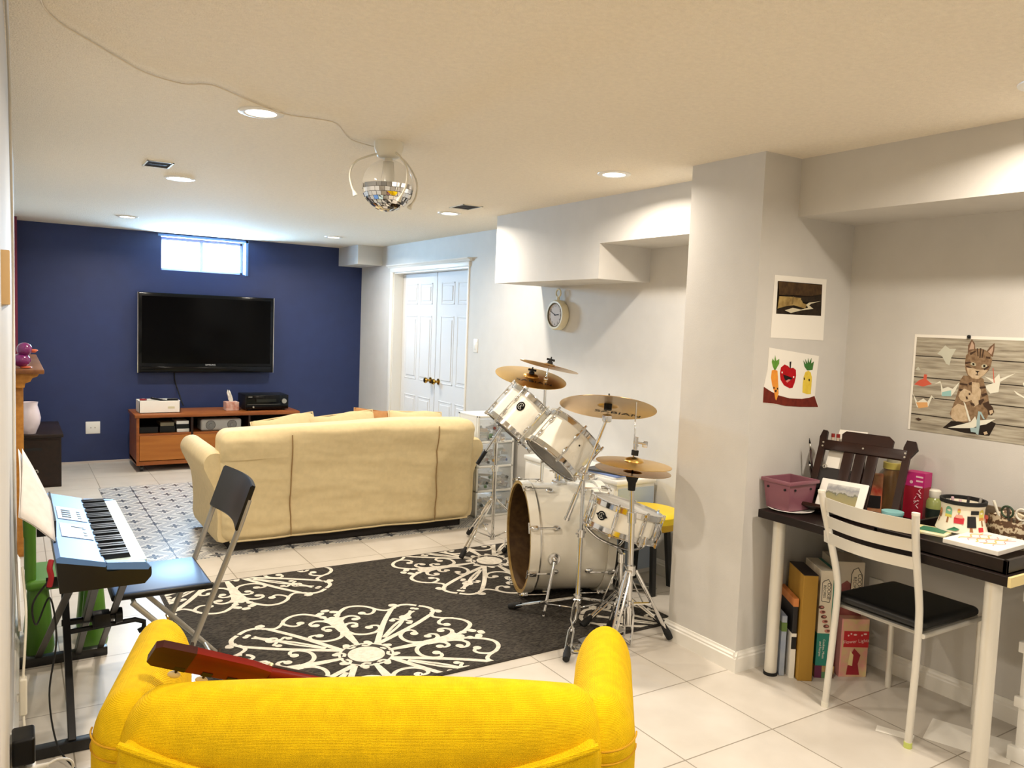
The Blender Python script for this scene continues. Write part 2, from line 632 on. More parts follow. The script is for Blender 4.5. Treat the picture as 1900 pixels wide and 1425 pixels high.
# back of the window well so the opening shows bright sky light only
# double doors
def door_leaf(name, y0, y1, knob_y):
    x = XR + 0.105
    d = MB().box((x, y0, 0.01), (x + 0.035, y1, DZ - 0.014), bev=0.002, seg=1)
    leaf = struct(name, d, DOORM)
    p = MB()
    w_ = y1 - y0
    for (a, b) in ((0.115, 0.46), (0.54, 0.885)):
        for (z0, z1) in ((0.16, 0.74), (0.90, 1.55), (1.66, 1.87)):
            ya, yb = y0 + w_ * a, y0 + w_ * b
            # moulded frame of the panel and its raised field
            for c0, c1 in (((ya, z0), (yb, z0 + 0.014)), ((ya, z1 - 0.014), (yb, z1)), ((ya, z0), (ya + 0.014, z1)), ((yb - 0.014, z0), (yb, z1))):
                p.box((x - 0.004, c0[0], c0[1]), (x + 0.004, c1[0], c1[1]), bev=0.003, seg=1)
            p.box((x - 0.006, ya + 0.035, z0 + 0.035), (x + 0.004, yb - 0.035, z1 - 0.035), bev=0.006, seg=1)
    p.build('door_panel', DOORM, leaf)
    k = MB()
    F = frame((x, knob_y, 0.92), (-1, 0, 0))
    k.lathe([(0.0, 0.0), (0.030, 0.0), (0.030, 0.006), (0.012, 0.010), (0.011, 0.035), (0.022, 0.042), (0.029, 0.055), (0.024, 0.068), (0.0, 0.072)], 20, M=F)
    tag(k.build('door_knob', KNOBM, leaf), 'polished brass knob')


door_leaf('door_1', 6.905, DY1 - 0.014, 6.985)
door_leaf('door_2', DY0 + 0.014, 6.895, 6.815)
mb = MB()
mb.box((XR - 0.016, DY1, 0), (XR + 0.06, DY1 + 0.065, DZ + 0.02), bev=0.004).box((XR - 0.010, DY0 - 0.02, 0), (XR + 0.06, DY0, DZ + 0.02), bev=0.003)
mb.box((XR - 0.018, DY0 - 0.03, DZ), (XR + 0.06, DY1 + 0.07, DZ + 0.045), bev=0.004)
mb.loft([[(XR + c[0], y, DZ + c[1]) for c in ((0, 0.045), (-0.022, 0.045), (-0.030, 0.058), (-0.048, 0.066), (-0.052, 0.075), (0, 0.075))] for y in (DY0 - 0.06, DY1 + 0.10)], smooth=False)
mb.box((XR + 0.001, DY1 - 0.012, 0), (XR + 0.15, DY1 + 0.01, DZ)).box((XR + 0.001, DY0 - 0.01, 0), (XR + 0.15, DY0 + 0.012, DZ)).box((XR + 0.001, DY0, DZ - 0.012), (XR + 0.15, DY1, DZ + 0.01))
struct('trim_2', mb, TRIM)

# ---------------------------------------------------------------- ceiling lights, vents
LENS = emit('lit_lamp_lens', (1.0, 0.86, 0.68), 14.0)
WHERE = {(0.815, 3.15): 'round recessed ceiling light just left of the hanging mirror ball, beside the cord', (2.567, 3.17): 'round recessed ceiling light above the bulkhead near the grey column',
         (0.835, 5.0): 'round recessed ceiling light just beyond the open vent on the left', (2.65, 5.1): 'round recessed ceiling light next to the open vent near the doors',
         (0.832, 7.4): 'small round ceiling light near the navy wall, left of the window', (2.64, 7.48): 'small round ceiling light near the box in the far ceiling corner'}
first = None
for (x, y), lab in list(WHERE.items()) + [((0.82, 1.2), None), ((2.60, 1.2), None), ((0.82, -0.8), None), ((2.60, -0.8), None), ((-0.9, 0.2), None)]:
    if first is None:
        t = thing('ceiling_light', lab, 'ceiling light', at(x, y, CEIL), 'recessed ceiling lights')
        MB().lathe([(0.056, -0.002), (0.058, -0.006), (0.074, -0.008), (0.084, -0.004), (0.085, 0.0)], 36).build('trim_ring', WHITE, t)
        MB().disc(0.058, -0.003, 36, flip=True).build('lens', LENS, t)
        ld = bpy.data.lights.new('lamp_glow', 'AREA')
        ld.shape = 'DISK'
        ld.size = 0.11
        ld.energy = LAMP_W
        ld.color = LAMP_COL
        ld.spread = math.radians(161)
        first = t
    else:
        t = copy_tree(first)
        t.location = (x, y, CEIL)
        t['label'] = lab or 'round recessed ceiling light behind the viewer'
    lo = bpy.data.objects.new('lamp_glow', ld)
    COL.objects.link(lo)
    lo.location = (x, y, CEIL - 0.012)


def vent(name, lab, x0, y0, x1, y1):
    t = thing(name, lab, 'vent', at((x0 + x1) / 2, (y0 + y1) / 2, CEIL), 'open ceiling vents')
    a, b = (x1 - x0) / 2, (y1 - y0) / 2
    f = MB()
    for c in (((-a, -b), (a, -b + 0.008)), ((-a, b - 0.008), (a, b)), ((-a, -b), (-a + 0.008, b)), ((a - 0.008, -b), (a, b))):
        f.box((c[0][0], c[0][1], -0.004), (c[1][0], c[1][1], 0.0))
    f.build('rim', OFFW, t)
    MB().box((-a + 0.008, -b + 0.008, -0.0015), (a - 0.008, b - 0.008, 0)).build('duct_shade_panel', mat('painted_duct_shade', (22, 17, 14), 0.9), t)  # flat dark panel: the shade inside the hole is painted, nothing is recessed
    MB().box((-a + 0.02, -0.006, -0.003), (a - 0.02, 0.004, -0.0015)).build('damper_blade', mat('dull_sheet_metal', (70, 62, 54), 0.5, 0.6), t)


vent('ceiling_vent', 'dark square vent hole without grille in the ceiling above the navy wall side', 0.60, 4.53, 0.73, 4.72)
vent('ceiling_vent', 'dark square vent hole without grille beside the lamp near the white doors', 2.51, 4.64, 2.66, 4.84)

# mirror ball lamp
t = thing('mirror_ball_lamp', 'mirror ball lamp with clear dome and white bent arms hanging from ceiling', 'disco ball', at(1.402, 3.29, CEIL))
BALL = t
MB().lathe([(0.0, 0), (0.064, 0.0), (0.062, -0.03), (0.050, -0.062), (0.040, -0.068), (0.0, -0.068)], 28).build('canopy', OFFW, t)
MB().cyl((0, 0, -0.066), (0, 0, -0.085), 0.018).build('stem', OFFW, t)
BR, BZ = 0.112, -0.186
MB().ball((0, 0, BZ), BR, nu=40, nv=14, v0=0.5, v1=0.97).build('clear_dome', clear('clear_dome_plastic', (235, 232, 222), 0.16, 0.05), t)
mi_ = [mat('mirror_facet', (225, 225, 225), 0.03, 1.0), mat('dark_mirror_facet', (40, 38, 36), 0.05, 1.0)]
fac = MB()
rows = 9
for j in range(rows):
    t0, t1 = PI / 2 * j / rows + 0.012, PI / 2 * (j + 1) / rows - 0.004
    nf = max(6, int(32 * math.cos((t0 + t1) / 2)))
    for k in range(nf):
        a0, a1 = 2 * PI * (k + 0.04) / nf, 2 * PI * (k + 0.96) / nf
        dz = random.uniform(-0.004, 0.004)
        q = []
        for tt, aa, s in ((t0, a0, 1), (t0, a1, -1), (t1, a1, -1), (t1, a0, 1)):
            rr = BR + dz * s * 0.5
            q.append((rr * math.cos(tt) * math.cos(aa), rr * math.cos(tt) * math.sin(aa), BZ - rr * math.sin(tt)))
        fac.poly(q, 0)
fac.build('mirror_facets', mi_, t)
MB().ball((0, 0, BZ), BR - 0.006, nu=30, nv=10, v0=0.0, v1=0.5).build('ball_core', mat('grey_ball_core', (120, 116, 108), 0.5), t)
MB().cyl((0, 0, BZ + 0.0), (0, 0, -0.085), 0.030, 0.024, 20).build('motor_housing', clear('pale_motor_housing', (225, 220, 205), 0.55), t)
rv = Vector((math.cos(YAW), -math.sin(YAW), 0))
for pts in ([(-0.035, 0, -0.05), (-0.085, 0, -0.062), (-0.145, 0, -0.09), (-0.168, 0, -0.14), (-0.160, 0, -0.19), (-0.148, 0, -0.218)], [(0.03, -0.03, -0.045), (0.06, -0.06, -0.075), (0.095, -0.10, -0.13), (0.095, -0.11, -0.20), (0.07, -0.10, -0.25)], [(0.035, 0.03, -0.05), (0.075, 0.06, -0.08), (0.115, 0.07, -0.15), (0.118, 0.05, -0.22), (0.10, 0.03, -0.262)]):
    P = [rv * p[0] + Vector((-fwd.x, -fwd.y, 0)) * (-p[1]) + Vector((0, 0, p[2])) for p in pts]
    a = MB().tube(smooth_path(P), 0.0045).build('bent_arm', OFFW, t)
    d = (P[-1] - P[-2]).normalized()
    MB().cyl(P[-1] - d * 0.004, P[-1] + d * 0.018, 0.006, 0.012).build('spot_head', OFFW, a)

CORD = mat('off_white_cord', (222, 210, 188), 0.6)
zc = CEIL - 0.004
pts = [(0.067, 2.290, 2.265), (0.074, 2.419, 2.265), (0.117, 2.540, 2.265), (0.196, 2.649, 2.265), (0.277, 2.760, 2.265), (0.375, 2.879, 2.265), (0.493, 2.930, 2.265), (0.559, 2.884, 2.265), (0.610, 2.896, 2.265), (0.750, 3.009, 2.265), (0.894, 3.098, 2.265), (1.016, 3.086, 2.265), (1.101, 3.111, 2.265), (1.240, 3.328, 2.265), (1.358, 3.353, 2.255)]
MBc = MB().tube(smooth_path([(p[0], p[1], min(p[2], zc)) for p in pts], 4), 0.0022)
tag(MBc.build('cord', CORD, BALL, True), 'thin off-white cord along the ceiling')

# ---------------------------------------------------------------- wall fittings
def plate(name, lab, cat, o, n, w, h, kind):
    F = frame(o, n, (0, 0, 1))
    t = thing(name, lab, cat, F)
    MB().box((-h / 2, -w / 2, 0), (h / 2, w / 2, 0.006), bev=0.003).build('cover_plate', WHITE, t)
    d = MB()
    if kind == 'switch':
        d.box((-0.033, -0.016, 0.005), (0.033, 0.016, 0.010), bev=0.002).build('rocker', WHITE, t)
    else:
        for yy in (-0.018, 0.018):
            d.cyl((0, yy, 0.005), (0, yy, 0.010), 0.0055)
        d.build('socket', SATIN, t)


plate('light_switch', 'white rocker light switch on the grey wall right of the double doors', 'light switch', (XR, 5.93, 1.303), (-1, 0, 0), 0.07, 0.115, 'switch')
plate('wall_outlet', 'white square cable plate low on the navy wall beside the cherry stand', 'outlet', (0.665, YB, 0.345), (0, -1, 0), 0.125, 0.118, 'socket')
plate('wall_outlet', 'white outlet plate on the navy wall half behind the dark cabinet', 'outlet', (0.325, YB, 0.34), (0, -1, 0), 0.075, 0.118, 'socket')
plate('wall_outlet', 'white outlet plate on the alcove wall just above the black chair seat', 'outlet', (XA, 2.095, 0.345), (-1, 0, 0), 0.07, 0.115, 'socket')
MB_ = MB().box((-0.03, 2.0, 1.50), (-0.0005, 2.95, 1.615), bev=0.002)
tag(MB_.build('wall_plaque', mat('tan_plaque', (206, 172, 122), 0.6)), 'tan plaque on the white wall at the left edge', 'plaque')
# pocket clock
F = frame((XR, 4.70, 1.577), (-1, 0, 0), (0, -1, 0))
t = thing('wall_clock', 'cream pocket-watch style clock on the grey wall under the bulkhead', 'clock', F)
CLK = mat('cream_clock_case', (222, 212, 180), 0.4)
MB().lathe([(0.0, 0.0), (0.100, 0.0), (0.108, 0.008), (0.108, 0.050), (0.100, 0.060), (0.088, 0.060), (0.084, 0.050), (0.0, 0.050)], 48).build('case', CLK, t)
MB().lathe([(0.086, 0.0505), (0.0865, 0.059), (0.083, 0.0605), (0.080, 0.0515)], 48).build('bezel', mat('dark_clock_bezel', (92, 84, 60), 0.4), t)
fc = MB().disc(0.083, 0.0515, 48)
face = fc.build('dial', mat('pinkish_dial', (196, 184, 172), 0.6), t)
num = MB()
for k in range(12):
    a = PI / 2 - 2 * PI * (k + 1) / 12
    num.text(str(k + 1), 0.024, Matrix.Translation((0.066 * math.cos(a), 0.066 * math.sin(a), 0.0520)))
num.build('numerals', BLACKM, face)
hn = MB()
for a, l, w_ in ((PI / 2 - 2 * PI * 9.83 / 12, 0.062, 0.004), (PI / 2 - 2 * PI * 14.3 / 60, 0.045, 0.006)):
    hn.box((-0.008, -w_ / 2, 0.053), (l, w_ / 2, 0.0545), M=Matrix.Rotation(a, 4, 'Z'))
hn.disc(0.006, 0.055)
hn.build('hands', BLACKM, face)
cr = MB().cyl((0, 0.100, 0.030), (0, 0.130, 0.030), 0.013, 0.011)
cr.tube(arc((0, 0.158, 0.030), 0.028, -PI / 2, 1.5 * PI, 28, (1, 0, 0), (0, 1, 0)), 0.006)
cr.build('crown_ring', CLK, t)

# ---------------------------------------------------------------- far end: television, stand and what stands on it
t = thing('television', 'large wall-mounted black flat television on the navy wall', 'television', at(1.705, 8.5, 0.885))
TW, TH = 0.658, 0.79
MB().box((-TW, 0.0, 0), (TW, 0.06, TH), bev=0.012).build('housing', BLACKG, t)
MB().box((-TW + 0.035, -0.003, 0.095), (TW - 0.035, 0.001, TH - 0.035)).build('screen', mat('dark_tv_screen', (2, 2, 3), 0.12, spec=0.10), t)
MB().box((-TW + 0.02, -0.007, 0.008), (TW - 0.02, 0.001, 0.062), bev=0.004).build('speaker_bar', BLACKG, t)
MB().box((-TW - 0.003, -0.002, 0.0), (-TW + 0.003, 0.03, TH)).box((TW - 0.003, -0.002, 0.0), (TW + 0.003, 0.03, TH)).build('chrome_edge', CHROME, t)
MB().text('SAMSUNG', 0.022, frame((0.02, -0.0036, 0.08), (0, -1, 0), (1, 0, 0))).build('maker_mark', mat('silver_print', (190, 190, 190), 0.4), t)
MB().box((-0.3, 0.055, 0.2), (0.3, 0.098, 0.55)).build('wall_bracket', BLACKMET, t)
c = MB().tube(smooth_path([(1.39, 8.56, 0.92), (1.40, 8.585, 0.80), (1.43, 8.585, 0.70), (1.45, 8.50, 0.60), (1.455, 8.43, 0.56)]), 0.006)
tag(c.build('television_cable', RUBBER), 'black cable hanging from the television down to the stand', 'cable')

t = thing('media_stand', 'low cherry wood media stand on casters below the television', 'tv stand', at(1.72, 8.2, 0))
W2, D2 = 0.75, 0.25
MB().box((-W2 - 0.015, -D2 - 0.015, 0.505), (W2 + 0.015, D2, 0.535), bev=0.004).build('top', CHERRY, t)
MB().box((-W2, -D2, 0.072), (-W2 + 0.024, D2, 0.505)).build('side_panel', CHERRY, t)
MB().box((W2 - 0.024, -D2, 0.072), (W2, D2, 0.505)).build('side_panel', CHERRY, t)
MB().box((-W2, -D2 - 0.004, 0.062), (W2, D2, 0.098)).build('plinth', CHERRY, t)
MB().box((-W2 + 0.02, D2 - 0.012, 0.09), (W2 - 0.02, D2, 0.505)).build('back_panel', BLACKM, t)
for x in (-0.265, 0.27):
    MB().box((x - 0.010, -D2 + 0.01, 0.098), (x + 0.010, D2, 0.505)).build('divider', WALNUT, t)
for x0, x1 in ((-W2 + 0.024, -0.275), (-0.255, 0.26), (0.28, W2 - 0.024)):
    MB().box((x0, -D2 + 0.005, 0.338), (x1, D2, 0.356)).build('shelf', CHERRY, t)
for x0, x1 in ((-W2 + 0.026, -0.277), (-0.253, 0.258), (0.282, W2 - 0.026)):
    MB().box((x0, -D2 - 0.002, 0.104), (x1, -D2 + 0.016, 0.336), bev=0.002, seg=1).build('flap_door', CHERRYD, t)
for sx in (-1, 1):
    for sy in (-1, 1):
        k = MB().cyl((sx * (W2 - 0.05) - 0.012, sy * (D2 - 0.05), 0.027), (sx * (W2 - 0.05) + 0.012, sy * (D2 - 0.05), 0.027), 0.026, n=16)
        k.box((sx * (W2 - 0.05) - 0.016, sy * (D2 - 0.05) - 0.012, 0.03), (sx * (W2 - 0.05) + 0.016, sy * (D2 - 0.05) + 0.012, 0.064))
        k.build('caster', BLACKMET, t)

for i, (x0, x1, z0, z1, mt, lab) in enumerate(((1.00, 1.16, 0.357, 0.415, BLACK, 'dark game box lying lowest on the left shelf of the cherry stand'),
                                              (1.175, 1.31, 0.357, 0.418, BLACK, 'black player box in the middle of the left shelf of the stand'),
                                              (1.18, 1.30, 0.419, 0.452, mat('olive_sleeve', (110, 102, 80), 0.6), 'olive sleeve on top of the black player box in the stand'),
                                              (1.325, 1.435, 0.357, 0.388, WHITE, 'white flat case lying right on the left shelf of the stand'),
                                              (1.315, 1.435, 0.389, 0.432, BLACK, 'black case on top of the white flat case in the stand'),
                                              (1.32, 1.43, 0.433, 0.462, WHITE, 'white case on top of the black case in the stand'))):
    b = MB().box((x0, 7.99, z0), (x1, 8.25, z1), bev=0.002, seg=1)
    tag(b.build('media_case', mt), lab, 'case', 'cases on the left shelf of the stand')
b = thing('centre_speaker', 'silver centre speaker in the middle shelf of the cherry stand', 'speaker', at(1.73, 8.08, 0.357))
MB().soft((-0.19, -0.09, 0), (0.19, 0.1, 0.112), 0.02, 4).build('cabinet', mat('silver_speaker_cloth', (168, 166, 160), 0.5), b)
for x in (-0.10, 0.10):
    MB().lathe([(0.0, 0.004), (0.016, 0.008), (0.018, 0.003), (0.040, 0.001), (0.043, 0.006), (0.046, 0.0)], 28, M=frame((x, -0.0905, 0.056), (0, -1, 0))).build('driver', mat('grey_speaker_cone', (120, 119, 115), 0.5), b)

b = thing('storage_box', 'white open storage box with remote controls on the cherry stand', 'box', at(1.185, 8.17, 0.535))
bx = MB().box((-0.18, -0.11, 0), (0.18, 0.11, 0.006))
for a, c_ in (((-0.18, -0.11), (0.18, -0.104)), ((-0.18, 0.104), (0.18, 0.11)), ((-0.18, -0.11), (-0.174, 0.11)), ((0.174, -0.11), (0.18, 0.11))):
    bx.box((a[0], a[1], 0), (c_[0], c_[1], 0.115))
bx.build('tray', PAPER, b)
MB().box((0.07, -0.1107, 0.04), (0.13, -0.110, 0.06)).build('faint_label', mat('pale_label', (208, 204, 170), 0.8), b)
for i, (x, y, rz, tilt, mt, lab) in enumerate(((0.02, 0.02, 0.15, 0.22, BLACK, 'black remote control lying in the white storage box, in its middle'), (0.13, 0.0, -0.1, 0.0, BLACK, 'black remote control at the right end of the white storage box'), (-0.13, 0.0, 1.2, 0.1, mat('red_plastic', (150, 30, 36), 0.4), 'red controller at the left end of the white storage box'))):
    rm = thing('remote_control', lab, 'remote control', at(1.185 + x, 8.17 + y, 0.638 + i * 0.003) @ Matrix.Rotation(rz, 4, 'Z') @ Matrix.Rotation(tilt, 4, 'Y'), 'controls in the white storage box')
    L = 0.05 if i else 0.09
    MB().box((-L, -0.022, 0.0), (L, 0.022, 0.018), bev=0.006).build('body', mt, rm)
    bt = MB()
    for q in range(6):
        bt.cyl((-L * 0.8 + q * L * 0.3, 0, 0.017), (-L * 0.8 + q * L * 0.3, 0, 0.0205), 0.004, n=8)
    bt.build('buttons', SATIN, rm)
filler = MB().soft((1.03, 8.075, 0.541), (1.34, 8.265, 0.630), 0.02, 4)
tag(filler.build('folded_cloth', mat('grey_cloth', (150, 148, 142), 0.9)), 'grey folded cloth filling the white storage box under the remotes', 'cloth')
b = thing('tissue_box', 'pink and white tissue box with raised tissue on the stand', 'tissue box', at(1.86, 8.17, 0.535))
MB().box((-0.062, -0.062, 0), (0.062, 0.062, 0.085), bev=0.002, seg=1).build('carton', mat('blotched_tissue_carton', (214, 190, 176), 0.6, col2=(176, 104, 80), vscale=22), b)
ts = MB()
rings = []
for j, (w_, dx, z) in enumerate(((0.022, 0.0, 0.08), (0.030, -0.006, 0.11), (0.028, -0.012, 0.14), (0.030, -0.022, 0.17), (0.018, -0.030, 0.195))):
    rings.append([Vector((dx + w_ * (k / 6 - 0.5) * 1.4, 0.010 * math.sin(k * 1.7 + j) + 0.004, z + 0.012 * math.sin(k * 2.2 + j) * (j > 2))) for k in range(7)] + [Vector((dx + w_ * (k / 6 - 0.5) * 1.4, 0.010 * math.sin(k * 1.7 + j) + 0.0065, z + 0.012 * math.sin(k * 2.2 + j) * (j > 2))) for k in range(6, -1, -1)])
ts.loft(rings).build('tissue', PAPER, b)
b = thing('av_receiver', 'black audio receiver at the right on the cherry stand', 'receiver', at(2.185, 8.2, 0.535))
MB().box((-0.215, -0.15, 0.014), (0.215, 0.16, 0.155), bev=0.004).build('case', BLACK, b)
MB().box((-0.212, -0.156, 0.016), (0.212, -0.149, 0.153), bev=0.003).build('front_panel', BLACKG, b)
MB().box((-0.11, -0.158, 0.085), (0.09, -0.155, 0.115)).build('display', mat('smoked_display', (18, 22, 24), 0.15), b)
MB().cyl((0.165, -0.176, 0.095), (0.165, -0.15, 0.095), 0.024, 0.025, 24).build('volume_knob', STEEL, b)
MB().box((-0.20, -0.158, 0.062), (0.13, -0.1555, 0.0635)).box((-0.19, -0.158, 0.136), (-0.15, -0.1555, 0.142)).build('trim_line', SATIN, b)
MB().cyl((-0.14, -0.166, 0.038), (-0.14, -0.15, 0.038), 0.009, n=14).build('small_knob', STEEL, b)
ft = MB()
for sx in (-0.17, 0.17):
    for sy in (-0.11, 0.12):
        ft.cyl((sx, sy, 0), (sx, sy, 0.016), 0.018)
ft.build('rubber_feet', RUBBER, b)

# ---------------------------------------------------------------- left side: mantel, duck, cabinet, vase
t = thing('fireplace_mantel', 'honey oak fireplace mantel post and shelf at the left wall', 'mantel', at(0, 5.5, 0))
MB().box((-0.10, -0.03, 0.0), (0.060, 0.13, 1.05), bev=0.004).build('post', OAK, t)
MB().box((-0.10, 1.35, 0.0), (0.060, 1.50, 1.05), bev=0.004).build('post', OAK, t)
prof = [(-0.1, 1.02), (0.065, 1.02), (0.070, 1.045), (0.095, 1.055), (0.105, 1.075), (0.130, 1.085), (0.140, 1.10), (-0.1, 1.10)]
MB().loft([[(x + e * (x > 0), y, z) for x, z in prof] for y, e in ((-0.075, 0.0), (1.56, 0.0))], smooth=False).build('moulding', OAK, t)
MB().box((-0.10, -0.10, 1.10), (0.165, 1.6, 1.128), bev=0.006).build('shelf', wood('mantel_shelf', (132, 84, 44), (104, 62, 34)), t)
MB().box((-0.10, 0.10, 0.80), (0.040, 1.40, 1.03)).build('frieze', OAK, t)
t = thing('rubber_duck', 'purple rubber duck with orange beak on the oak mantel', 'duck', at(0.062, 5.52, 1.128))
PUR = mat('purple_rubber', (112, 26, 92), 0.22, coat=0.5)
ORG = mat('orange_rubber', (206, 98, 62), 0.3)
MB().ball((-0.01, 0, 0.048), 0.048, sc=(1.0, 0.9, 0.85)).ball((-0.050, 0, 0.066), 0.02, sc=(1.3, 0.8, 0.8)).build('body', PUR, t)
MB().ball((0.006, 0, 0.112), 0.041).build('head', PUR, t)
MB().ball((0.052, 0, 0.106), 0.018, sc=(1.3, 0.9, 0.45)).ball((0.050, 0, 0.098), 0.014, sc=(1.2, 0.9, 0.4)).build('beak', ORG, t)
MB().ball((0.012, 0, 0.006), 0.032, sc=(1.0, 1.1, 0.2)).build('feet', ORG, t)
t = thing('vase', 'pale glossy vase standing on the dark cabinet behind the mantel', 'vase', at(0.125, 7.62, 0.445))
MB().lathe([(0.0, 0.0), (0.045, 0.0), (0.052, 0.02), (0.075, 0.08), (0.082, 0.13), (0.070, 0.19), (0.058, 0.235), (0.063, 0.262), (0.059, 0.262), (0.053, 0.235), (0.064, 0.19), (0.0, 0.02)], 36).build('body', mat('pink_white_porcelain', (222, 208, 212), 0.18), t)
MB().disc(0.054, 0.25, 30).build('dark_red_inside', mat('dark_red_glaze', (96, 24, 28), 0.3), t)
t = thing('dark_cabinet', 'low dark brown cabinet under the vase by the navy wall', 'cabinet', at(0.15, 7.95, 0))
MB().box((-0.18, -0.42, 0.0), (0.20, 0.42, 0.415), bev=0.003, seg=1).build('carcass', DARKCAB, t)
MB().box((-0.19, -0.43, 0.415), (0.215, 0.43, 0.445), bev=0.004).build('top', DARKCAB, t)
MB().box((-0.165, -0.426, 0.02), (0.185, -0.419, 0.40), bev=0.002, seg=1).build('front_panel', DARKCAB, t)
MB().box((-0.06, -0.4275, 0.315), (0.06, -0.4255, 0.335)).build('finger_slot', BLACKM, t)
so = MB()
for s_ in range(3):
    so.tube([Vector((-0.10 + s_ * 0.05 + 0.03 * math.cos(a * 0.5), -0.4275, 0.17 - s_ * 0.02 + 0.022 * math.sin(a))) for a in [k * 0.5 for k in range(14)]], 0.004, 6)
so.build('silver_scrolls', mat('silver_scroll_paint', (170, 164, 156), 0.4), t)

# ---------------------------------------------------------------- patterned mat under the sofa
tag(MB().box((0.607, 4.99, 0.0), (3.0, 7.32, 0.004)).build('patterned_mat', PVINYL), 'grey and white flower patterned floor mat under the cream sofa', 'mat')

# ---------------------------------------------------------------- cream sofa seen from behind
t = thing('sofa', 'cream cotton covered sofa seen from behind, facing the television', 'sofa', at(1.98, 5.45, 0.004))


def wr(q):
    return q + Vector((wob(q, 9, 0.006), wob(q + Vector((1, 0, 0)), 11, 0.007) + 0.004 * math.sin(q.z * 31 + q.x * 4), wob(q, 7, 0.005)))


def back_fn(q):
    s = 1.0 + 0.02 * (q.z - 0.1)
    sag = 0.018 * math.sin(q.x * 2.4 + 0.6) * (q.z > 0.6)
    bulge = -0.022 * max(0, math.sin(PI * min(1, max(0, (q.z - 0.58) / 0.26))))
    pinch = 0.0
    for xs in (-0.46, 0.58):
        pinch += 0.010 * math.exp(-((q.x - xs) / 0.03) ** 2)
    cr = 0.0
    if q.y < -0.40:
        cr = 0.010 * mnoise.noise(Vector((q.x * 4.0, 3.0, q.z * 13.0))) + 0.006 * mnoise.noise(Vector((q.x * 9.0 + q.z * 6.0, 7.0, q.z * 24.0)))
    return wr(Vector((q.x * s, q.y + (bulge + pinch) * (q.y < -0.3) + cr, q.z + sag)))


MB().soft((-0.885, -0.45, 0.065), (0.885, -0.20, 0.785), (0.07, 0.07, 0.07), 64, fn=back_fn).build('backrest', CREAM, t)
ends = MB()
for xs in (-0.46, 0.58):
    ends.tube([back_fn(Vector((xs, -0.452, z))) + Vector((0, -0.004, 0)) for z in [0.08 + 0.66 * k / 16 for k in range(17)]], 0.004, 6)
ends.build('back_seam', CREAMSEAM, t)
MB().tube([back_fn(Vector((x, -0.45, 0.085))) + Vector((0, 0.0, -0.01)) for x in [-0.84 + 1.68 * k / 40 for k in range(41)]], 0.006, 6).build('hem', CREAM, t)
MB().soft((-0.86, -0.35, 0.06), (0.86, 0.36, 0.30), 0.03, 16, fn=wr).build('base', CREAM, t)
MB().box((-0.82, -0.38, 0.0), (0.82, 0.34, 0.07)).build('feet_plinth', DARKUNDER, t)


def arm_ring(y, sx, k):
    pr = [(0.80, 0.06), (0.895, 0.06), (0.905, 0.2), (0.915, 0.38), (0.955, 0.48), (0.990, 0.56), (0.985, 0.61), (0.955, 0.645), (0.90, 0.645), (0.85, 0.60), (0.80, 0.50)]
    cx, cz = 0.88, 0.35
    return [wr(Vector((sx * (cx + (a - cx) * k), y, cz + (b - cz) * k))) for a, b in pr]


for sx in (-1, 1):
    ys = [(-0.40, 0.95), (-0.36, 0.99), (-0.2, 1.0), (0.0, 1.0), (0.2, 1.0), (0.34, 1.0), (0.385, 0.97), (0.40, 0.88)]
    a = MB()
    rings = [smooth_path(arm_ring(y, sx, k) + [arm_ring(y, sx, k)[0]], 3)[:-1] for y, k in ys]
    a.loft(rings).build('armrest', CREAM, t)
for x in (-0.41, 0.41):
    MB().soft((x - 0.40, -0.22, 0.29), (x + 0.40, 0.38, 0.45), 0.06, 8, fn=wr).build('seat_cushion', CREAM, t)


def cushion(name, lab, cx, cy, cz, w_, h, d, rx, rz, mt, rzz=0.0):
    M = at(cx, cy, cz) @ Matrix.Rotation(rz, 4, 'Z') @ Matrix.Rotation(rx, 4, 'X') @ Matrix.Rotation(rzz, 4, 'Y')
    t = thing(name, lab, 'cushion', M, 'loose cushions on the cream sofa')

    def fn(q):
        e = max(0.0, 1 - abs(q.x) / (w_ / 2)) ** 0.6 * max(0.0, 1 - abs(q.z) / (h / 2)) ** 0.6
        return Vector((q.x, q.y * (0.25 + 1.3 * e), q.z)) + Vector((0, 0, 0.008 * math.sin(q.x * 20)))
    MB().soft((-w_ / 2, -d / 2, -h / 2), (w_ / 2, d / 2, h / 2), 0.03, 12, fn=fn).build('cover', mt, t)
    ed = MB()
    pts = [(-w_ / 2, 0, -h / 2), (w_ / 2, 0, -h / 2), (w_ / 2, 0, h / 2), (-w_ / 2, 0, h / 2), (-w_ / 2, 0, -h / 2)]
    ed.tube(pts, 0.006, 6).build('piping', mt, t)


cushion('cushion', 'cream cushion leaning at the left on the sofa back, tip above it', 1.62, 5.44, 0.622, 0.44, 0.36, 0.12, -0.30, 0.0, CREAM, -0.14)
cushion('cushion', 'wide cream cushion leaning in the middle behind the sofa back', 2.03, 5.43, 0.632, 0.50, 0.36, 0.12, -0.30, 0.0, CREAM, -0.10)
cushion('cushion', 'tan brown cushion leaning between two cream cushions on the sofa', 2.32, 5.47, 0.632, 0.42, 0.38, 0.12, -0.35, 0.10, TAN, 0.16)
cushion('cushion', 'cream cushion leaning at the right end of the sofa back', 2.60, 5.43, 0.632, 0.44, 0.36, 0.12, -0.30, 0.0, CREAM, 0.05)

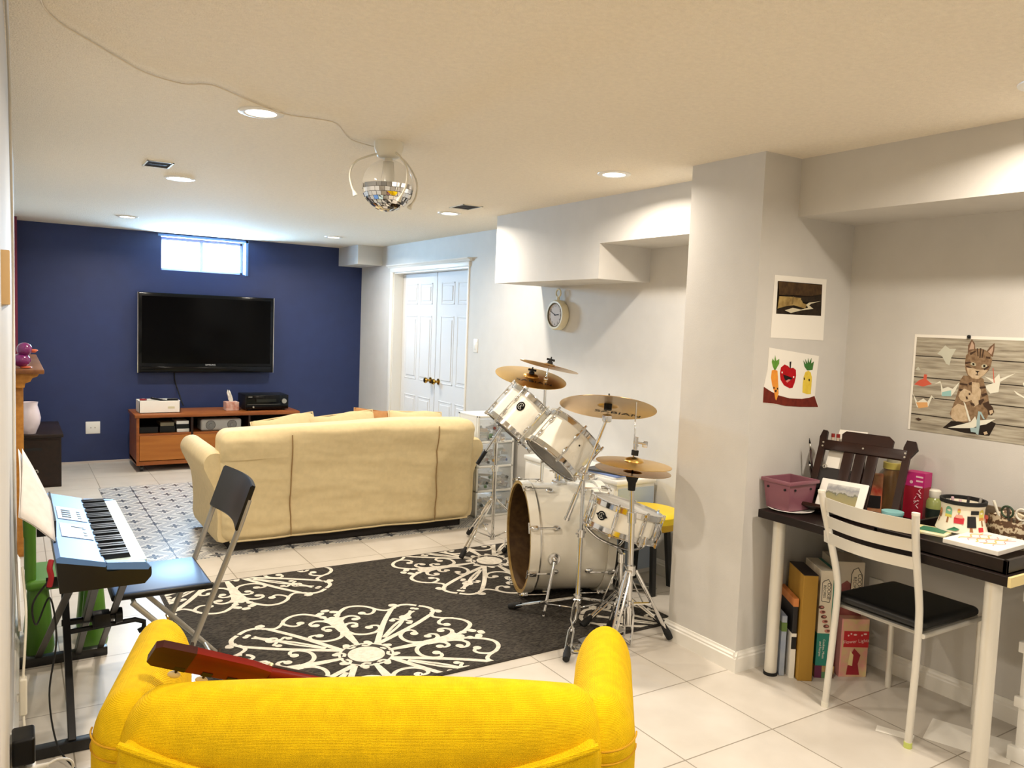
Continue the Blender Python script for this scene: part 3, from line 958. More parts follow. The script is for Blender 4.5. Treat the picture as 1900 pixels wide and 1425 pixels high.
# ---------------------------------------------------------------- plastic drawer tower and white chest behind the drums
t = thing('drawer_tower', 'clear plastic tower of four drawers right of the cream sofa', 'drawer unit', at(3.17, 5.36, 0))
FROST = clear('frosted_clear_plastic', (225, 228, 226), 0.30, 0.2)
FR = mat('translucent_white_frame', (226, 226, 220), 0.35)
f = MB()
for z in (0.0, 0.195, 0.385, 0.575, 0.775):
    f.box((-0.165, -0.16, z), (0.165, 0.16, z + 0.018), bev=0.004)
for sx in (-1, 1):
    f.box((sx * 0.165, -0.16, 0), (sx * 0.150, -0.135, 0.79)).box((sx * 0.165, 0.135, 0), (sx * 0.150, 0.16, 0.79))
    f.box((sx * 0.165, -0.13, 0.01), (sx * 0.160, 0.13, 0.78))
f.build('frame', FR, t)
cols = [(70, 90, 140), (180, 140, 70), (90, 90, 86), (60, 70, 66), (150, 150, 146), (196, 190, 176), (120, 60, 50), (84, 110, 80)]
pile = MB()
for j in range(4):
    z0 = (0.02, 0.215, 0.405, 0.595)[j]
    d = MB().box((-0.148, -0.155, z0), (0.148, -0.150, z0 + 0.165), bev=0.002).box((-0.148, -0.15, z0), (0.148, 0.14, z0 + 0.004))
    d.box((-0.06, -0.170, z0 + 0.135), (0.06, -0.152, z0 + 0.150), bev=0.004)
    dr = d.build('drawer', FROST, t)
    for q in range(40):
        x, y, z = random.uniform(-0.125, 0.125), random.uniform(-0.135, -0.05), z0 + 0.016 + random.uniform(0, 0.09)
        M = at(x, y, z) @ Matrix.Rotation(random.uniform(0, 3), 4, 'Z') @ Matrix.Rotation(random.uniform(-0.6, 0.6), 4, 'X')
        L = random.uniform(0.015, 0.05)
        pile.box((-L, -0.010, -0.009), (L, 0.010, 0.009), q % len(cols), M)
pl = pile.build('small_toys', [mat('toy_colour', c, 0.5) for c in cols], t)
pl['kind'] = 'stuff'
t = thing('storage_chest', 'white low storage chest behind the drum kit at the grey wall', 'chest', at(3.2, 4.1, 0))
MB().box((-0.15, -0.50, 0.0), (0.15, 0.50, 0.56), bev=0.004).build('carcass', WHITE, t)
MB().box((-0.16, -0.51, 0.56), (0.155, 0.51, 0.59), bev=0.006).build('lid', WHITE, t)
for y0, y1 in ((-0.48, -0.01), (0.01, 0.48)):
    MB().box((-0.156, y0, 0.04), (-0.148, y1, 0.54), bev=0.003).build('door', WHITE, t)
MB().box((-0.14, -0.506, 0.03), (0.14, -0.498, 0.54)).build('blue_end_panel', mat('pale_blue_panel', (176, 190, 208), 0.4), t)
for k, (c, lab) in enumerate((((236, 234, 228), 'white magazine lying lowest on the white chest behind the snare'), ((120, 140, 190), 'blue edged magazine on the pile upon the white chest'), ((60, 60, 62), 'dark folder topmost on the white chest behind the snare'))):
    M = at(3.15, 3.78, 0.59 + 0.012 * k) @ Matrix.Rotation(0.15 * k, 4, 'Z')
    o = MB().box((-0.10, -0.14, 0), (0.10, 0.14, 0.0115), bev=0.002, seg=1, M=M).build('magazine', mat('magazine_cover', c, 0.5))
    tag(o, lab, 'magazine', 'magazines on the white chest')

# ---------------------------------------------------------------- scroll rug
RX0, RX1, RY0, RY1 = 0.66, 2.90, 2.895, 4.505
RUGD = NT('dark_rug_pile')
v_ = RUGD.co((1, 3, 1))
RUGD.l(RUGD.ramp(RUGD.noise(v_, 55, 5), [(0.36, (42, 40, 38)), (0.64, (78, 73, 66))]), RUGD.b.inputs['Base Color'])
RUGD.b.inputs['Roughness'].default_value = 0.95
RUGD.b.inputs['Specular IOR Level'].default_value = 0.1
RUGD.bump(RUGD.noise(RUGD.co(), 260, 2), 0.6, 0.004)
RUGL = mat('pale_rug_scrolls', (232, 224, 208), 0.95, var=0.12, vscale=60, bump=0.4, bscale=260, spec=0.1)
rug = MB()
rug.box((RX0, RY0, 0.0), (RX1, RY1, 0.008), 0)
rug.box((RX0 - 0.006, RY0 - 0.006, 0.0), (RX1 + 0.006, RY1 + 0.006, 0.006), 2)


def clip(poly):
    for ax, lim, sg in ((0, RX0 + 0.012, 1), (0, RX1 - 0.012, -1), (1, RY0 + 0.012, 1), (1, RY1 - 0.012, -1)):
        out = []
        for i in range(len(poly)):
            a, b = poly[i - 1], poly[i]
            ia, ib = sg * (a[ax] - lim) >= 0, sg * (b[ax] - lim) >= 0
            if ia != ib:
                t = (lim - a[ax]) / (b[ax] - a[ax])
                out.append((a[0] + (b[0] - a[0]) * t, a[1] + (b[1] - a[1]) * t))
            if ib:
                out.append(b)
        poly = out
        if not poly:
            return []
    return poly


LVL = [0]


def rflat(poly, m=1, z=0.0):
    p = clip(poly)
    if len(p) >= 3:
        LVL[0] += 1
        rug.poly([(a[0], a[1], 0.0086 + z + (LVL[0] % 40) * 0.00001) for a in p], m)


def ribbon(pts, w, m=1, w1=None):
    n = len(pts)
    L, R = [], []
    for i in range(n):
        a, b = pts[max(i - 1, 0)], pts[min(i + 1, n - 1)]
        dx, dy = b[0] - a[0], b[1] - a[1]
        l = math.hypot(dx, dy) or 1
        ww = (w + ((w1 if w1 is not None else w) - w) * i / (n - 1)) / 2
        L.append((pts[i][0] - dy / l * ww, pts[i][1] + dx / l * ww))
        R.append((pts[i][0] + dy / l * ww, pts[i][1] - dx / l * ww))
    for i in range(n - 1):
        rflat([L[i], L[i + 1], R[i + 1], R[i]], m)


def dot(c, r, m=1, n=14, sx=1.0):
    rflat([(c[0] + r * math.cos(2 * PI * k / n), c[1] + r * math.sin(2 * PI * k / n)) for k in range(n)], m)


def turtle(p, h, length, k0, k1, n=22):
    out = [p]
    ds = length / n
    for i in range(n):
        s = (i + 0.5) / n
        h += (k0 + (k1 - k0) * s * s) * ds
        p = (p[0] + math.cos(h) * ds, p[1] + math.sin(h) * ds)
        out.append(p)
    return out


CURVES = [
    ([(0.1066, 0.0015), (0.2153, 0.0063), (0.3026, 0.0071)], 0.020, 0.034),
    ([(0.291, 0.0053), (0.3791, 0.0108), (0.4707, 0.0265)], 0.044, 0.050),
    ([(0.4524, 0.018), (0.5181, 0.0466), (0.5802, 0.1043), (0.5856, 0.1596), (0.556, 0.2068), (0.507, 0.2338), (0.4614, 0.2102), (0.4506, 0.1791), (0.4719, 0.1587)], 0.026, 0.018),
    ([(0.5473, 0.2202), (0.4907, 0.2482), (0.4607, 0.2863), (0.4816, 0.3389)], 0.018, 0.024),
    ([(0.4165, 0.0236), (0.4539, 0.0522), (0.4662, 0.0882), (0.4452, 0.1181), (0.4137, 0.1178), (0.4135, 0.0994)], 0.026, 0.016),
    ([(0.3462, 0.0124), (0.372, 0.0391), (0.3741, 0.071), (0.3507, 0.0836), (0.3289, 0.0663)], 0.026, 0.016),
    ([(0.3026, 0.0071), (0.2433, 0.0276), (0.2147, 0.07), (0.217, 0.1245), (0.2519, 0.1647), (0.2885, 0.1683), (0.3006, 0.143), (0.2907, 0.1236)], 0.024, 0.018),
    ([(0.0854, 0.0842), (0.2484, 0.172), (0.3671, 0.244), (0.4721, 0.318)], 0.032, 0.026),
    ([(0.142, 0.137), (0.2606, 0.2445), (0.3263, 0.3297)], 0.016, 0.020),
    ([(0.323, 0.3365), (0.3206, 0.2942), (0.3404, 0.2714), (0.3203, 0.2573)], 0.020, 0.014),
    ([(0.4721, 0.318), (0.5, 0.3621), (0.494, 0.4114), (0.4604, 0.4513)], 0.024, 0.024),
    ([(0.4836, 0.3551), (0.5184, 0.3544), (0.5292, 0.3314), (0.5114, 0.3326)], 0.024, 0.016),
    ([(0.0996, 0.0157), (0.0875, 0.0406), (0.1089, 0.0636), (0.1312, 0.0535)], 0.018, 0.014),
    ([(0.3267, 0.3382), (0.3736, 0.3756), (0.3928, 0.4096)], 0.030, 0.014),
]
DOTS = [(p, r) for p, r in zip([(0.4774, 0.1567), (0.4157, 0.0994), (0.3314, 0.0656), (0.2871, 0.1222), (0.3206, 0.2566), (0.5162, 0.3329), (0.1253, 0.0498), (0.3274, 0.3368), (0.4305, 0.4162), (0.5844, 0.005), (0.5555, 0.0314), (0.5483, -0.0412), (0.5051, -0.0363), (0.4723, -0.0003)], (0.020, 0.019, 0.019, 0.020, 0.016, 0.016, 0.016, 0.026, 0.014, 0.018, 0.018, 0.018, 0.018, 0.02))]


def medallion(cx, cy, sc=1.0):
    ring = [(cx + 0.102 * math.cos(2 * PI * k / 40), cy + 0.102 * math.sin(2 * PI * k / 40)) for k in range(41)]
    dot((cx, cy), 0.124, 1, 40)
    dot((cx, cy), 0.112, 2, 40)
    dot((cx, cy), 0.082, 1, 40)
    for k in range(4):
        c, s = math.cos(math.radians(89) + PI / 2 * k), math.sin(math.radians(89) + PI / 2 * k)
        for mir in (1, -1):
            def tr(p):
                x, y = p[0] * sc, p[1] * sc * mir
                return (cx + x * c - y * s, cy + x * s + y * c)
            for pts, w0, w1 in CURVES:
                P = smooth_path([(q[0], q[1], 0) for q in pts], 5)
                ribbon([tr(q) for q in P], w0 * 0.9, w1=w1 * 0.9)
            for q, r in DOTS:
                dot(tr(q), r)


medallion(1.33, 3.225)
medallion(2.54, 4.195)
medallion(1.01, 4.60)
medallion(2.95, 2.72)
tag(rug.build('area_rug', [RUGD.m, RUGL, mat('rug_binding', (52, 46, 40), 0.9)]), 'dark grey rug with white scroll medallions under the drum kit', 'rug')

# ---------------------------------------------------------------- drum kit
def rods_and_lugs(t, shell, F, R, L, n, rot, lug_len, hoop_r, rod_ext=0.012, both=True, claw=False):
    """lug casings round the shell with their tension rods; F: z along the axis from bottom to top"""
    for k in range(n):
        a = rot + 2 * PI * k / n
        c, s = math.cos(a), math.sin(a)
        M = F @ Matrix.Rotation(a, 4, 'Z')
        zs = (L * 0.5,) if lug_len > L * 0.5 else (L * 0.28, L * 0.72)
        for z in zs:
            lg = MB().soft((R - 0.003, -0.011, z - lug_len / 2), (R + 0.016, 0.011, z + lug_len / 2), (0.012, 0.010, 0.022), 3, M=M)
            o = lg.build('lug', CHROME, shell, True)
        rd = MB()
        hr = hoop_r + 0.004
        rd.tube([(hr, 0, -rod_ext if both else L * 0.5), (hr, 0, L + rod_ext)], 0.0035, 6, M=M)
        for z in ((0, L) if both else (L,)):
            sg = 1 if z else -1
            rd.cyl((hr, 0, z - sg * 0.004), (hr, 0, z + sg * 0.016), 0.0065, n=6, M=M)
            rd.box((R - 0.002, -0.007, z - 0.012), (hr + 0.006, 0.007, z + 0.006), M=M, bev=0.002, seg=1)
        rd.build('tension_rod', CHROME, shell, True)


def hoop(name, mt, F, R, z, h, t, parent, flange=0.006):
    m = MB().lathe([(R, z), (R + 0.003, z), (R + 0.004, z + h * 0.75), (R + 0.003 + flange, z + h * 0.86), (R + 0.003 + flange, z + h * 0.93), (R + 0.001, z + h), (R - 0.002, z + h), (R - 0.001, z + h * 0.5), (R, z)], 56, M=F)
    return m.build(name, mt, parent, True)


def badge(parent, F, a, R, z, w_, h, diamond):
    M = F @ Matrix.Rotation(a, 4, 'Z') @ frame((R + 0.0012, 0, z), (1, 0, 0), (0, 1, 0))
    b = MB()
    n = 24
    b.poly([(w_ * 0.42 * math.cos(2 * PI * k / n), h * 0.5 * math.sin(2 * PI * k / n), 0.0005) for k in range(n)], 0, M)
    if diamond:
        b.poly([(-w_ * 0.62, 0, 0), (0, -h * 0.45, 0), (w_ * 0.62, 0, 0), (0, h * 0.45, 0)], 0, M)
    r = [(w_ * 0.26 * math.cos(2 * PI * k / 26 + 0.6), h * 0.32 * math.sin(2 * PI * k / 26 + 0.6), 0.0012) for k in range(22)]
    b.tube(r, 0.0016, 5, 1, M)
    b.tube([(-w_ * 0.05, -h * 0.18, 0.0012), (-w_ * 0.05, h * 0.16, 0.0012), (w_ * 0.12, h * 0.10, 0.0012), (-w_ * 0.03, 0, 0.0012), (w_ * 0.14, -h * 0.16, 0.0012)], 0.0014, 5, 1, M)
    b.build('badge', [BLACKG, mat('silver_badge_mark', (190, 188, 180), 0.4)], parent, True)


def make_tom(lab, bot, top, R, rot, badge_angle, hole=True):
    A, B = V(bot), V(top)
    F = frame(A, B - A, (0, 0, 1))
    L = (B - A).length
    t = thing('tom_drum', lab, 'drum', at(*((A + B) / 2)), 'rack toms of the drum kit')
    sh = MB().lathe([(R, 0.004), (R, L - 0.004)], 56, 0, F).lathe([(R - 0.007, L - 0.004), (R - 0.007, 0.004)], 56, 1, F)
    sh.lathe([(R - 0.007, 0.004), (R, 0.004)], 56, 1, F)
    s = sh.build('shell', [PEARL, SHELLIN], t, True)
    hoop('batter_hoop', CHROME, F, R + 0.004, L - 0.026, 0.032, 0, t)
    Fi = F @ Matrix(((1, 0, 0, 0), (0, -1, 0, 0), (0, 0, -1, 0), (0, 0, 0, 1)))
    hoop('resonant_hoop', CHROME, Fi, R + 0.004, -0.026, 0.032, 0, t)
    MB().disc(R + 0.002, L, 56, M=F).build('drumhead', WHITEHEAD, t, True)
    MB().disc(R + 0.002, 0.0, 56, M=F, flip=True).build('resonant_head', HEADM, t, True)
    rods_and_lugs(t, s, F, R, L, 6, rot, 0.045, R + 0.014)
    if badge_angle is not None:
        badge(s, F, badge_angle, R, L * 0.62, 0.055, 0.055, False)
    return t, F, L


def facing(F, o, px):
    d = F.inverted().to_3x3() @ (V(0, 0, 1.5) - o)
    return math.atan2(d.y, d.x) + px


T1B, T1T = (2.405, 3.811, 0.888), (2.546, 3.762, 1.061)
T2B, T2T = (2.410, 3.396, 0.792), (2.551, 3.373, 0.945)
R1, R2 = 0.152, 0.160
F1 = frame(T1B, V(T1T) - V(T1B), (0, 0, 1))
F2 = frame(T2B, V(T2T) - V(T2B), (0, 0, 1))
a1, a2 = facing(F1, V(T1B), 0), facing(F2, V(T2B), 0)
tom1, _, L1 = make_tom('smaller white tom drum with round badge, tilted, nearer the sofa', T1B, T1T, R1, a1 + 0.45, a1 - 0.28)
tom2, _, L2 = make_tom('larger white tom drum tilted in front of the other tom', T2B, T2T, R2, a2 + 0.15, None)
MB().cyl((R2 + 0.001, 0, 0), (R2 - 0.004, 0, 0), 0.005, M=F2 @ Matrix.Translation((0, 0, L2 * 0.62)) @ Matrix.Rotation(a2 + 0.42, 4, 'Z')).build('vent_grommet', RUBBER, tom2, True)

BF, BRr = (2.380, 3.633, 0.308), (2.821, 3.470, 0.286)
BF = (BF[0], BF[1], 0.325)
BRr = (BRr[0], BRr[1], 0.325)
RB = 0.295
ax_ = (V(BF) - V(BRr)).normalized()
LB = (V(BF) - V(BRr)).length
FB = frame(BRr, ax_, (0, 0, 1))
t = thing('bass_drum', 'large white bass drum lying on its side with open front', 'drum', at(*((V(BF) + V(BRr)) / 2)))
sh = MB().lathe([(RB, 0.03), (RB, LB - 0.03)], 72, 0, FB).lathe([(RB - 0.009, LB - 0.01), (RB - 0.009, 0.01)], 72, 1, FB)
s = sh.build('shell', [PEARL, SHELLIN], t, True)
hp = MB().lathe([(RB + 0.002, LB - 0.052), (RB + 0.014, LB - 0.052), (RB + 0.014, LB)], 72, 0, FB).lathe([(RB + 0.014, LB), (RB - 0.004, LB), (RB - 0.004, LB - 0.045), (RB + 0.002, LB - 0.052)], 72, 1, FB)
hp.build('front_hoop', [PEARL, MAPLE], t, True)
MB().lathe([(RB + 0.002, LB - 0.058), (RB + 0.008, LB - 0.062), (RB + 0.008, LB - 0.054), (RB + 0.002, LB - 0.052)], 72, M=FB).build('flesh_hoop', STEEL, t, True)
hp = MB().lathe([(RB + 0.002, 0.045), (RB + 0.014, 0.045), (RB + 0.014, 0.0)], 72, 0, FB).lathe([(RB + 0.014, 0.0), (RB - 0.004, 0.0), (RB - 0.004, 0.04)], 72, 1, FB)
hp.build('rear_hoop', [PEARL, MAPLE], t, True)
MB().disc(RB, 0.02, 72, M=FB, flip=True).build('drumhead', WHITEHEAD, t, True)
MB().soft((-0.16, -0.16, 0.06), (0.02, 0.16, LB - 0.10), 0.05, 6, M=FB @ Matrix.Translation((-0.11, 0, 0))).build('damping_pillow', mat('dark_pillow', (38, 36, 36), 0.9), t, True)
ab = facing(FB, V(BRr), 0)
for k in range(8):
    a = 0.39 + 2 * PI * k / 8
    M = FB @ Matrix.Rotation(a, 4, 'Z')
    for zl, zh, sg in ((LB * 0.70, LB - 0.02, 1), (LB * 0.30, 0.02, -1)):
        MB().soft((RB - 0.002, -0.014, zl - 0.022), (RB + 0.020, 0.014, zl + 0.022), (0.014, 0.012, 0.020), 3, M=M).build('lug', CHROME, s, True)
        c = MB().tube([(RB + 0.024, 0, zl), (RB + 0.024, 0, zh - sg * 0.005)], 0.004, 6, M=M)
        c.box((RB + 0.004, -0.013, zh - 0.02), (RB + 0.034, 0.013, zh + 0.02), M=M, bev=0.006)
        c.tube([(RB + 0.024, -0.028, zh + sg * 0.030), (RB + 0.024, 0.028, zh + sg * 0.030)], 0.004, 6, M=M)
        c.tube([(RB + 0.024, 0, zh), (RB + 0.024, 0, zh + sg * 0.030)], 0.004, 6, M=M)
        c.build('claw_hook', CHROME, s, True)
for sx, sgn in ((1, 1), (-1, -1)):
    # spur bracket and leg on each flank
    side = FB.to_3x3() @ V(0, 1, 0)
    tow = 1 if side.dot(V(0, 0, 1.5) - V(BRr)) > 0 else -1
    sd = side * tow * sx
    bc = V(BRr) + ax_ * (LB * 0.72) + sd * RB * 0.985 + V(0, 0, -0.045)
    b = MB().lathe([(0.0, 0.012), (0.030, 0.012), (0.036, 0.0), (0.036, -0.006)], 24, M=frame(bc, sd)).ball(bc + sd * 0.018, 0.016)
    b.build('spur_bracket', CHROME, s, True)
    ft = bc + sd * 0.10 + ax_ * 0.07
    ft.z = 0.010
    lg = MB().cyl(bc + sd * 0.018, ft, 0.009, 0.008).cyl(ft + V(0, 0, 0.03), ft, 0.010, 0.004)
    lg.build('spur', CHROME, s, True)
# tom holder on top of the bass drum
H0 = (2.517, 3.631, 0.593)
top_b = V(BRr) + ax_ * (LB * 0.52) + V(0, 0, RB)
t2 = thing('tom_holder', 'chrome double tom holder on top of the white bass drum', 'drum hardware', at(*top_b))
m = MB().box((-0.035, -0.03, -0.002), (0.035, 0.03, 0.02), bev=0.006, M=at(*top_b))
m.cyl(top_b, top_b + V(0, 0, 0.05), 0.018)
m.build('base_plate', CHROME, t2, True)
for dx, tgt, FF, RR, LL in ((-0.018, tom1, F1, R1, L1), (0.018, tom2, F2, R2, L2)):
    p0 = top_b + V(0, 0, 0.03) + rv * dx
    p1 = p0 + V(0, 0, 0.13)
    cen = V(FF @ V(0, 0, LL * 0.55))
    zax = FF.to_3x3() @ V(0, 0, 1)
    d = (p1 - cen)
    d = (d - zax * d.dot(zax)).normalized()
    p2 = cen + d * (RR + 0.004)
    arm = MB().cyl(p0, p1, 0.011).ball(p1, 0.017).cyl(p1, p2 + d * 0.02, 0.009).cyl(p2 + d * 0.02, p2, 0.024, 0.030)
    for z in (0.04, 0.10):
        arm.box((-0.018, -0.014, z - 0.012), (0.018, 0.014, z + 0.012), M=at(*p0), bev=0.004).cyl(p0 + V(0, 0, z) - rv * 0.04, p0 + V(0, 0, z) + rv * 0.04, 0.005)
    arm.build('tom_arm', CHROME, t2, True)

# snare drum on its stand
SC = V((2.629, 3.044, 0.535))
sn = V((0.247, -0.095, 0.964))
RS, LS = 0.177, 0.140
FS = frame(SC - sn * LS / 2, sn, (0, 0, 1))
t = thing('snare_drum', 'white snare drum with diamond badge and chrome hoops on its stand', 'drum', at(*SC))
sh = MB().lathe([(RS, 0.004), (RS, LS - 0.004)], 64, 0, FS).lathe([(RS - 0.007, LS - 0.004), (RS - 0.007, 0.004)], 64, 1, FS)
s = sh.build('shell', [PEARL, SHELLIN], t, True)
hoop('batter_hoop', CHROME, FS, RS + 0.004, LS - 0.024, 0.034, 0, t)
hoop('resonant_hoop', CHROME, FS @ Matrix(((1, 0, 0, 0), (0, -1, 0, 0), (0, 0, -1, 0), (0, 0, 0, 1))), RS + 0.004, -0.024, 0.032, 0, t)
MB().disc(RS + 0.002, LS, 64, M=FS).build('drumhead', WHITEHEAD, t, True)
MB().disc(RS + 0.002, 0.0, 64, M=FS, flip=True).build('resonant_head', HEADM, t, True)
as_ = facing(FS, SC, 0)
rods_and_lugs(t, s, FS, RS, LS, 8, as_ - 0.18, 0.085, RS + 0.014)
badge(s, FS, as_ - 0.62, RS, LS * 0.5, 0.062, 0.046, True)
st_ = MB().box((RS - 0.002, -0.016, LS * 0.2), (RS + 0.03, 0.016, LS * 0.8), bev=0.005, M=FS @ Matrix.Rotation(as_ + 1.05, 4, 'Z'))
st_.tube([(RS + 0.03, 0, LS * 0.75), (RS + 0.05, 0, LS * 0.55), (RS + 0.045, 0, LS * 0.3)], 0.005, 6, M=FS @ Matrix.Rotation(as_ + 1.05, 4, 'Z'))
st_.build('strainer', CHROME, s, True)


def leg_pair(t, name, p0, p1, gap, mid=None, foot=True, r=0.0055, twist=False):
    """a braced stand leg made of two rods, with its rubber foot"""
    p0, p1 = V(p0), V(p1)
    d = (p1 - p0).normalized()
    side = d.cross(V(0, 0, 1))
    if side.length < 1e-3:
        side = V(1, 0, 0)
    side.normalize()
    m = MB()
    L = (p1 - p0).length
    for sg in (1, -1):
        if twist:
            pts = [(0.0, 0.3), (0.10, 1), (0.36, 1), (0.46, 0.0), (0.56, -1), (0.86, -1), (0.95, -0.4)]
        else:
            pts = [(0.0, 0.6), (0.12, 1), (0.45, 1), (0.55, 0.9), (0.85, 0.7), (0.96, 0.3)]
        m.tube([p0 + d * (L * a) + side * (sg * gap * b) for a, b in pts], r, 7)
    m.cyl(p0 - side * gap * 1.3, p0 + side * gap * 1.3, 0.006, n=8)
    m.cyl(p0 + d * L * 0.5 - side * gap * 1.1, p0 + d * L * 0.5 + side * gap * 1.1, 0.004, n=8)
    o = m.build(name, CHROME, t, True)
    if foot:
        q = p1 - d * min(0.075, L * 0.3)
        e = V(p1.x, p1.y, max(p1.z, 0.013))
        f = MB().cyl(q, q + (e - q) * 0.5, 0.013, 0.017, 12).cyl(q + (e - q) * 0.5, e, 0.018, 0.016, 12)
        f.build('rubber_foot', RUBBER, o, True)
    return o


# snare stand
sb = V(SC.x + 0.02, SC.y + 0.02, 0.0)
t = thing('snare_stand', 'chrome snare stand with basket arms under the white snare drum', 'drum hardware', at(sb.x, sb.y, 0.008))
low = SC - sn * (LS / 2 + 0.01)
hubs = V(sb.x, sb.y, 0.34)
m = MB().cyl((sb.x, sb.y, 0.12), hubs, 0.012).cyl(hubs, V(low.x, low.y, low.z - 0.07), 0.010)
m.cyl((hubs.x, hubs.y, 0.30), (hubs.x, hubs.y, 0.345), 0.019).cyl((hubs.x, hubs.y, 0.13), (hubs.x, hubs.y, 0.165), 0.019)
m.build('post', CHROME, t, True)
for k in range(3):
    a = 0.5 + 2 * PI * k / 3
    q = FS @ V((RS + 0.006) * math.cos(a + as_ + 0.3), (RS + 0.006) * math.sin(a + as_ + 0.3), -0.012)
    tip = q + sn * 0.045
    base = V(low.x, low.y, low.z - 0.07)
    arm = MB().tube(smooth_path([base, base + (q - base) * 0.55 - sn * 0.02, q, tip], 4), 0.007).cyl(q, tip + sn * 0.004, 0.0105, n=10)
    arm.build('basket_arm', CHROME, t, True)
    leg_pair(t, 'leg', (sb.x, sb.y, 0.155), (sb.x + 0.25 * math.cos(a + 0.6), sb.y + 0.25 * math.sin(a + 0.6), 0.008), 0.012)
    br = MB().tube([(sb.x, sb.y, 0.32), (sb.x + 0.13 * math.cos(a + 0.6), sb.y + 0.13 * math.sin(a + 0.6), 0.10)], 0.004, 6)
    br.build('brace', CHROME, t, True)


# cymbals
def cymbal(name, lab, c, n, R, xdir, mt, text=None, under=False, bell=0.22, group='cymbals of the drum kit', flip=False, rise=0.11):
    n = V(n).normalized()
    F = frame(c, n, xdir)
    t = thing(name, lab, 'cymbal', F, group)
    hb = R * rise
    sg = -1 if flip else 1
    top = [(0.006, hb)] + [(R * bell * math.sin(PI / 2 * k / 6), sg * 0 + hb * (0.38 + 0.62 * math.cos(PI / 2 * k / 6))) for k in range(1, 7)]
    top += [(R * (bell + (1 - bell) * k / 10), hb * 0.38 * (1 - (k / 10) ** 1.6)) for k in range(1, 11)]
    prof = [(r, z * sg) for r, z in top] + [(r, (z - 0.0022) * sg) for r, z in top[::-1]]
    b = MB().lathe(prof, 72)
    b.build('bronze_plate', mt, t)
    if text:
        if under:
            M = Matrix(((1, 0, 0, R * 0.28), (0, -1, 0, text[1] * R), (0, 0, -1, 0), (0, 0, 0, 1)))
        else:
            M = Matrix.Translation((text[2] * R, -text[1] * R, 0))
        tx = MB().text(text[0], R * 0.22, M, squash=1.35)
        for p in tx.v:
            # the print follows the curve of the bronze
            u = max(0.0, (math.hypot(p.x, p.y) / R - bell) / (1 - bell))
            p.z = hb * 0.38 * (1 - u ** 1.6) + (-0.0037 if under else 0.0012)
        tx.build('lettering', BLACKM, t)
    return t, F


def nut(t, F, z, washer=True):
    m = MB().cyl((0, 0, z), (0, 0, z + 0.012), 0.018, 0.016, 16)
    m.cyl((0, 0, z + 0.012), (0, 0, z + 0.030), 0.010, n=12).box((-0.026, -0.004, z + 0.016), (0.026, 0.004, z + 0.030), bev=0.003)
    m.cyl((0, 0, z + 0.03), (0, 0, z + 0.042), 0.004, n=8)
    m.build('wing_nut', RUBBER, t)


def tripod(lab, base, hub_z, feet, joint, boom=None, weight=None, name='cymbal_stand', collar=None, twist=False, low=None, pr=0.0125):
    b = V(base)
    t = thing(name, lab, 'cymbal stand', at(b.x, b.y, 0.008), 'chrome stands of the drum kit')
    j = V(joint)
    mid = V(b.x + (j.x - b.x) * 0.55, b.y + (j.y - b.y) * 0.55, hub_z + (j.z - hub_z) * 0.55)
    lowz = low if low is not None else 0.05
    m = MB().cyl((b.x, b.y, lowz), mid, pr).cyl(mid, j, pr * 0.78)
    m.cyl(mid - V(0, 0, 0.03), mid + V(0, 0, 0.008), pr * 1.6).cyl(mid - V(0.03, 0, 0.01), mid + V(0.03, 0, -0.01), 0.005)
    m.build('post', CHROME, t, True)
    MB().cyl((b.x, b.y, hub_z - 0.02), (b.x, b.y, hub_z + 0.02), pr * 1.65).build('leg_collar', CHROME, t, True)
    MB().cyl((b.x, b.y, lowz), (b.x, b.y, lowz + 0.03), pr * 1.5).build('brace_collar', CHROME, t, True)
    for fx, fy, fz in feet:
        d = V(fx - b.x, fy - b.y, 0).normalized()
        s0 = V(b.x, b.y, hub_z) + d * pr * 1.5
        leg_pair(t, 'leg', s0, (fx, fy, fz), 0.012, twist=twist)
        mpt = s0 + (V(fx, fy, fz) - s0) * 0.55
        MB().tube([V(b.x, b.y, lowz + 0.015) + d * pr, mpt], 0.0045, 6).build('brace', CHROME, t, True)
    if boom:
        p0, p1 = V(boom[0]), V(boom[1])
        bm_ = MB().cyl(p0, p1, 0.0085)
        o = bm_.build('boom_arm', CHROME, t, True)
        d = (p1 - p0).normalized()
        if weight == 'black':
            MB().cyl(p0 - d * 0.02, p0 + d * 0.085, 0.013).build('counterweight', RUBBER, o, True)
        elif weight:
            MB().cyl(p0 - d * 0.01, p0 + d * 0.13, 0.0135).cyl(p0 - d * 0.02, p0 - d * 0.005, 0.016).build('counterweight', CHROME, o, True)
        k = MB().soft((-0.022, -0.022, -0.022), (0.022, 0.022, 0.022), 0.012, 3, M=at(*j)).cyl(j - rv * 0.045, j + rv * 0.045, 0.006)
        k.box((0.03, -0.004, -0.014), (0.056, 0.004, 0.014), bev=0.003, M=frame(j, (0, 0, 1), rv))
        k.build('boom_tilter', CHROME, t, True)
    return t


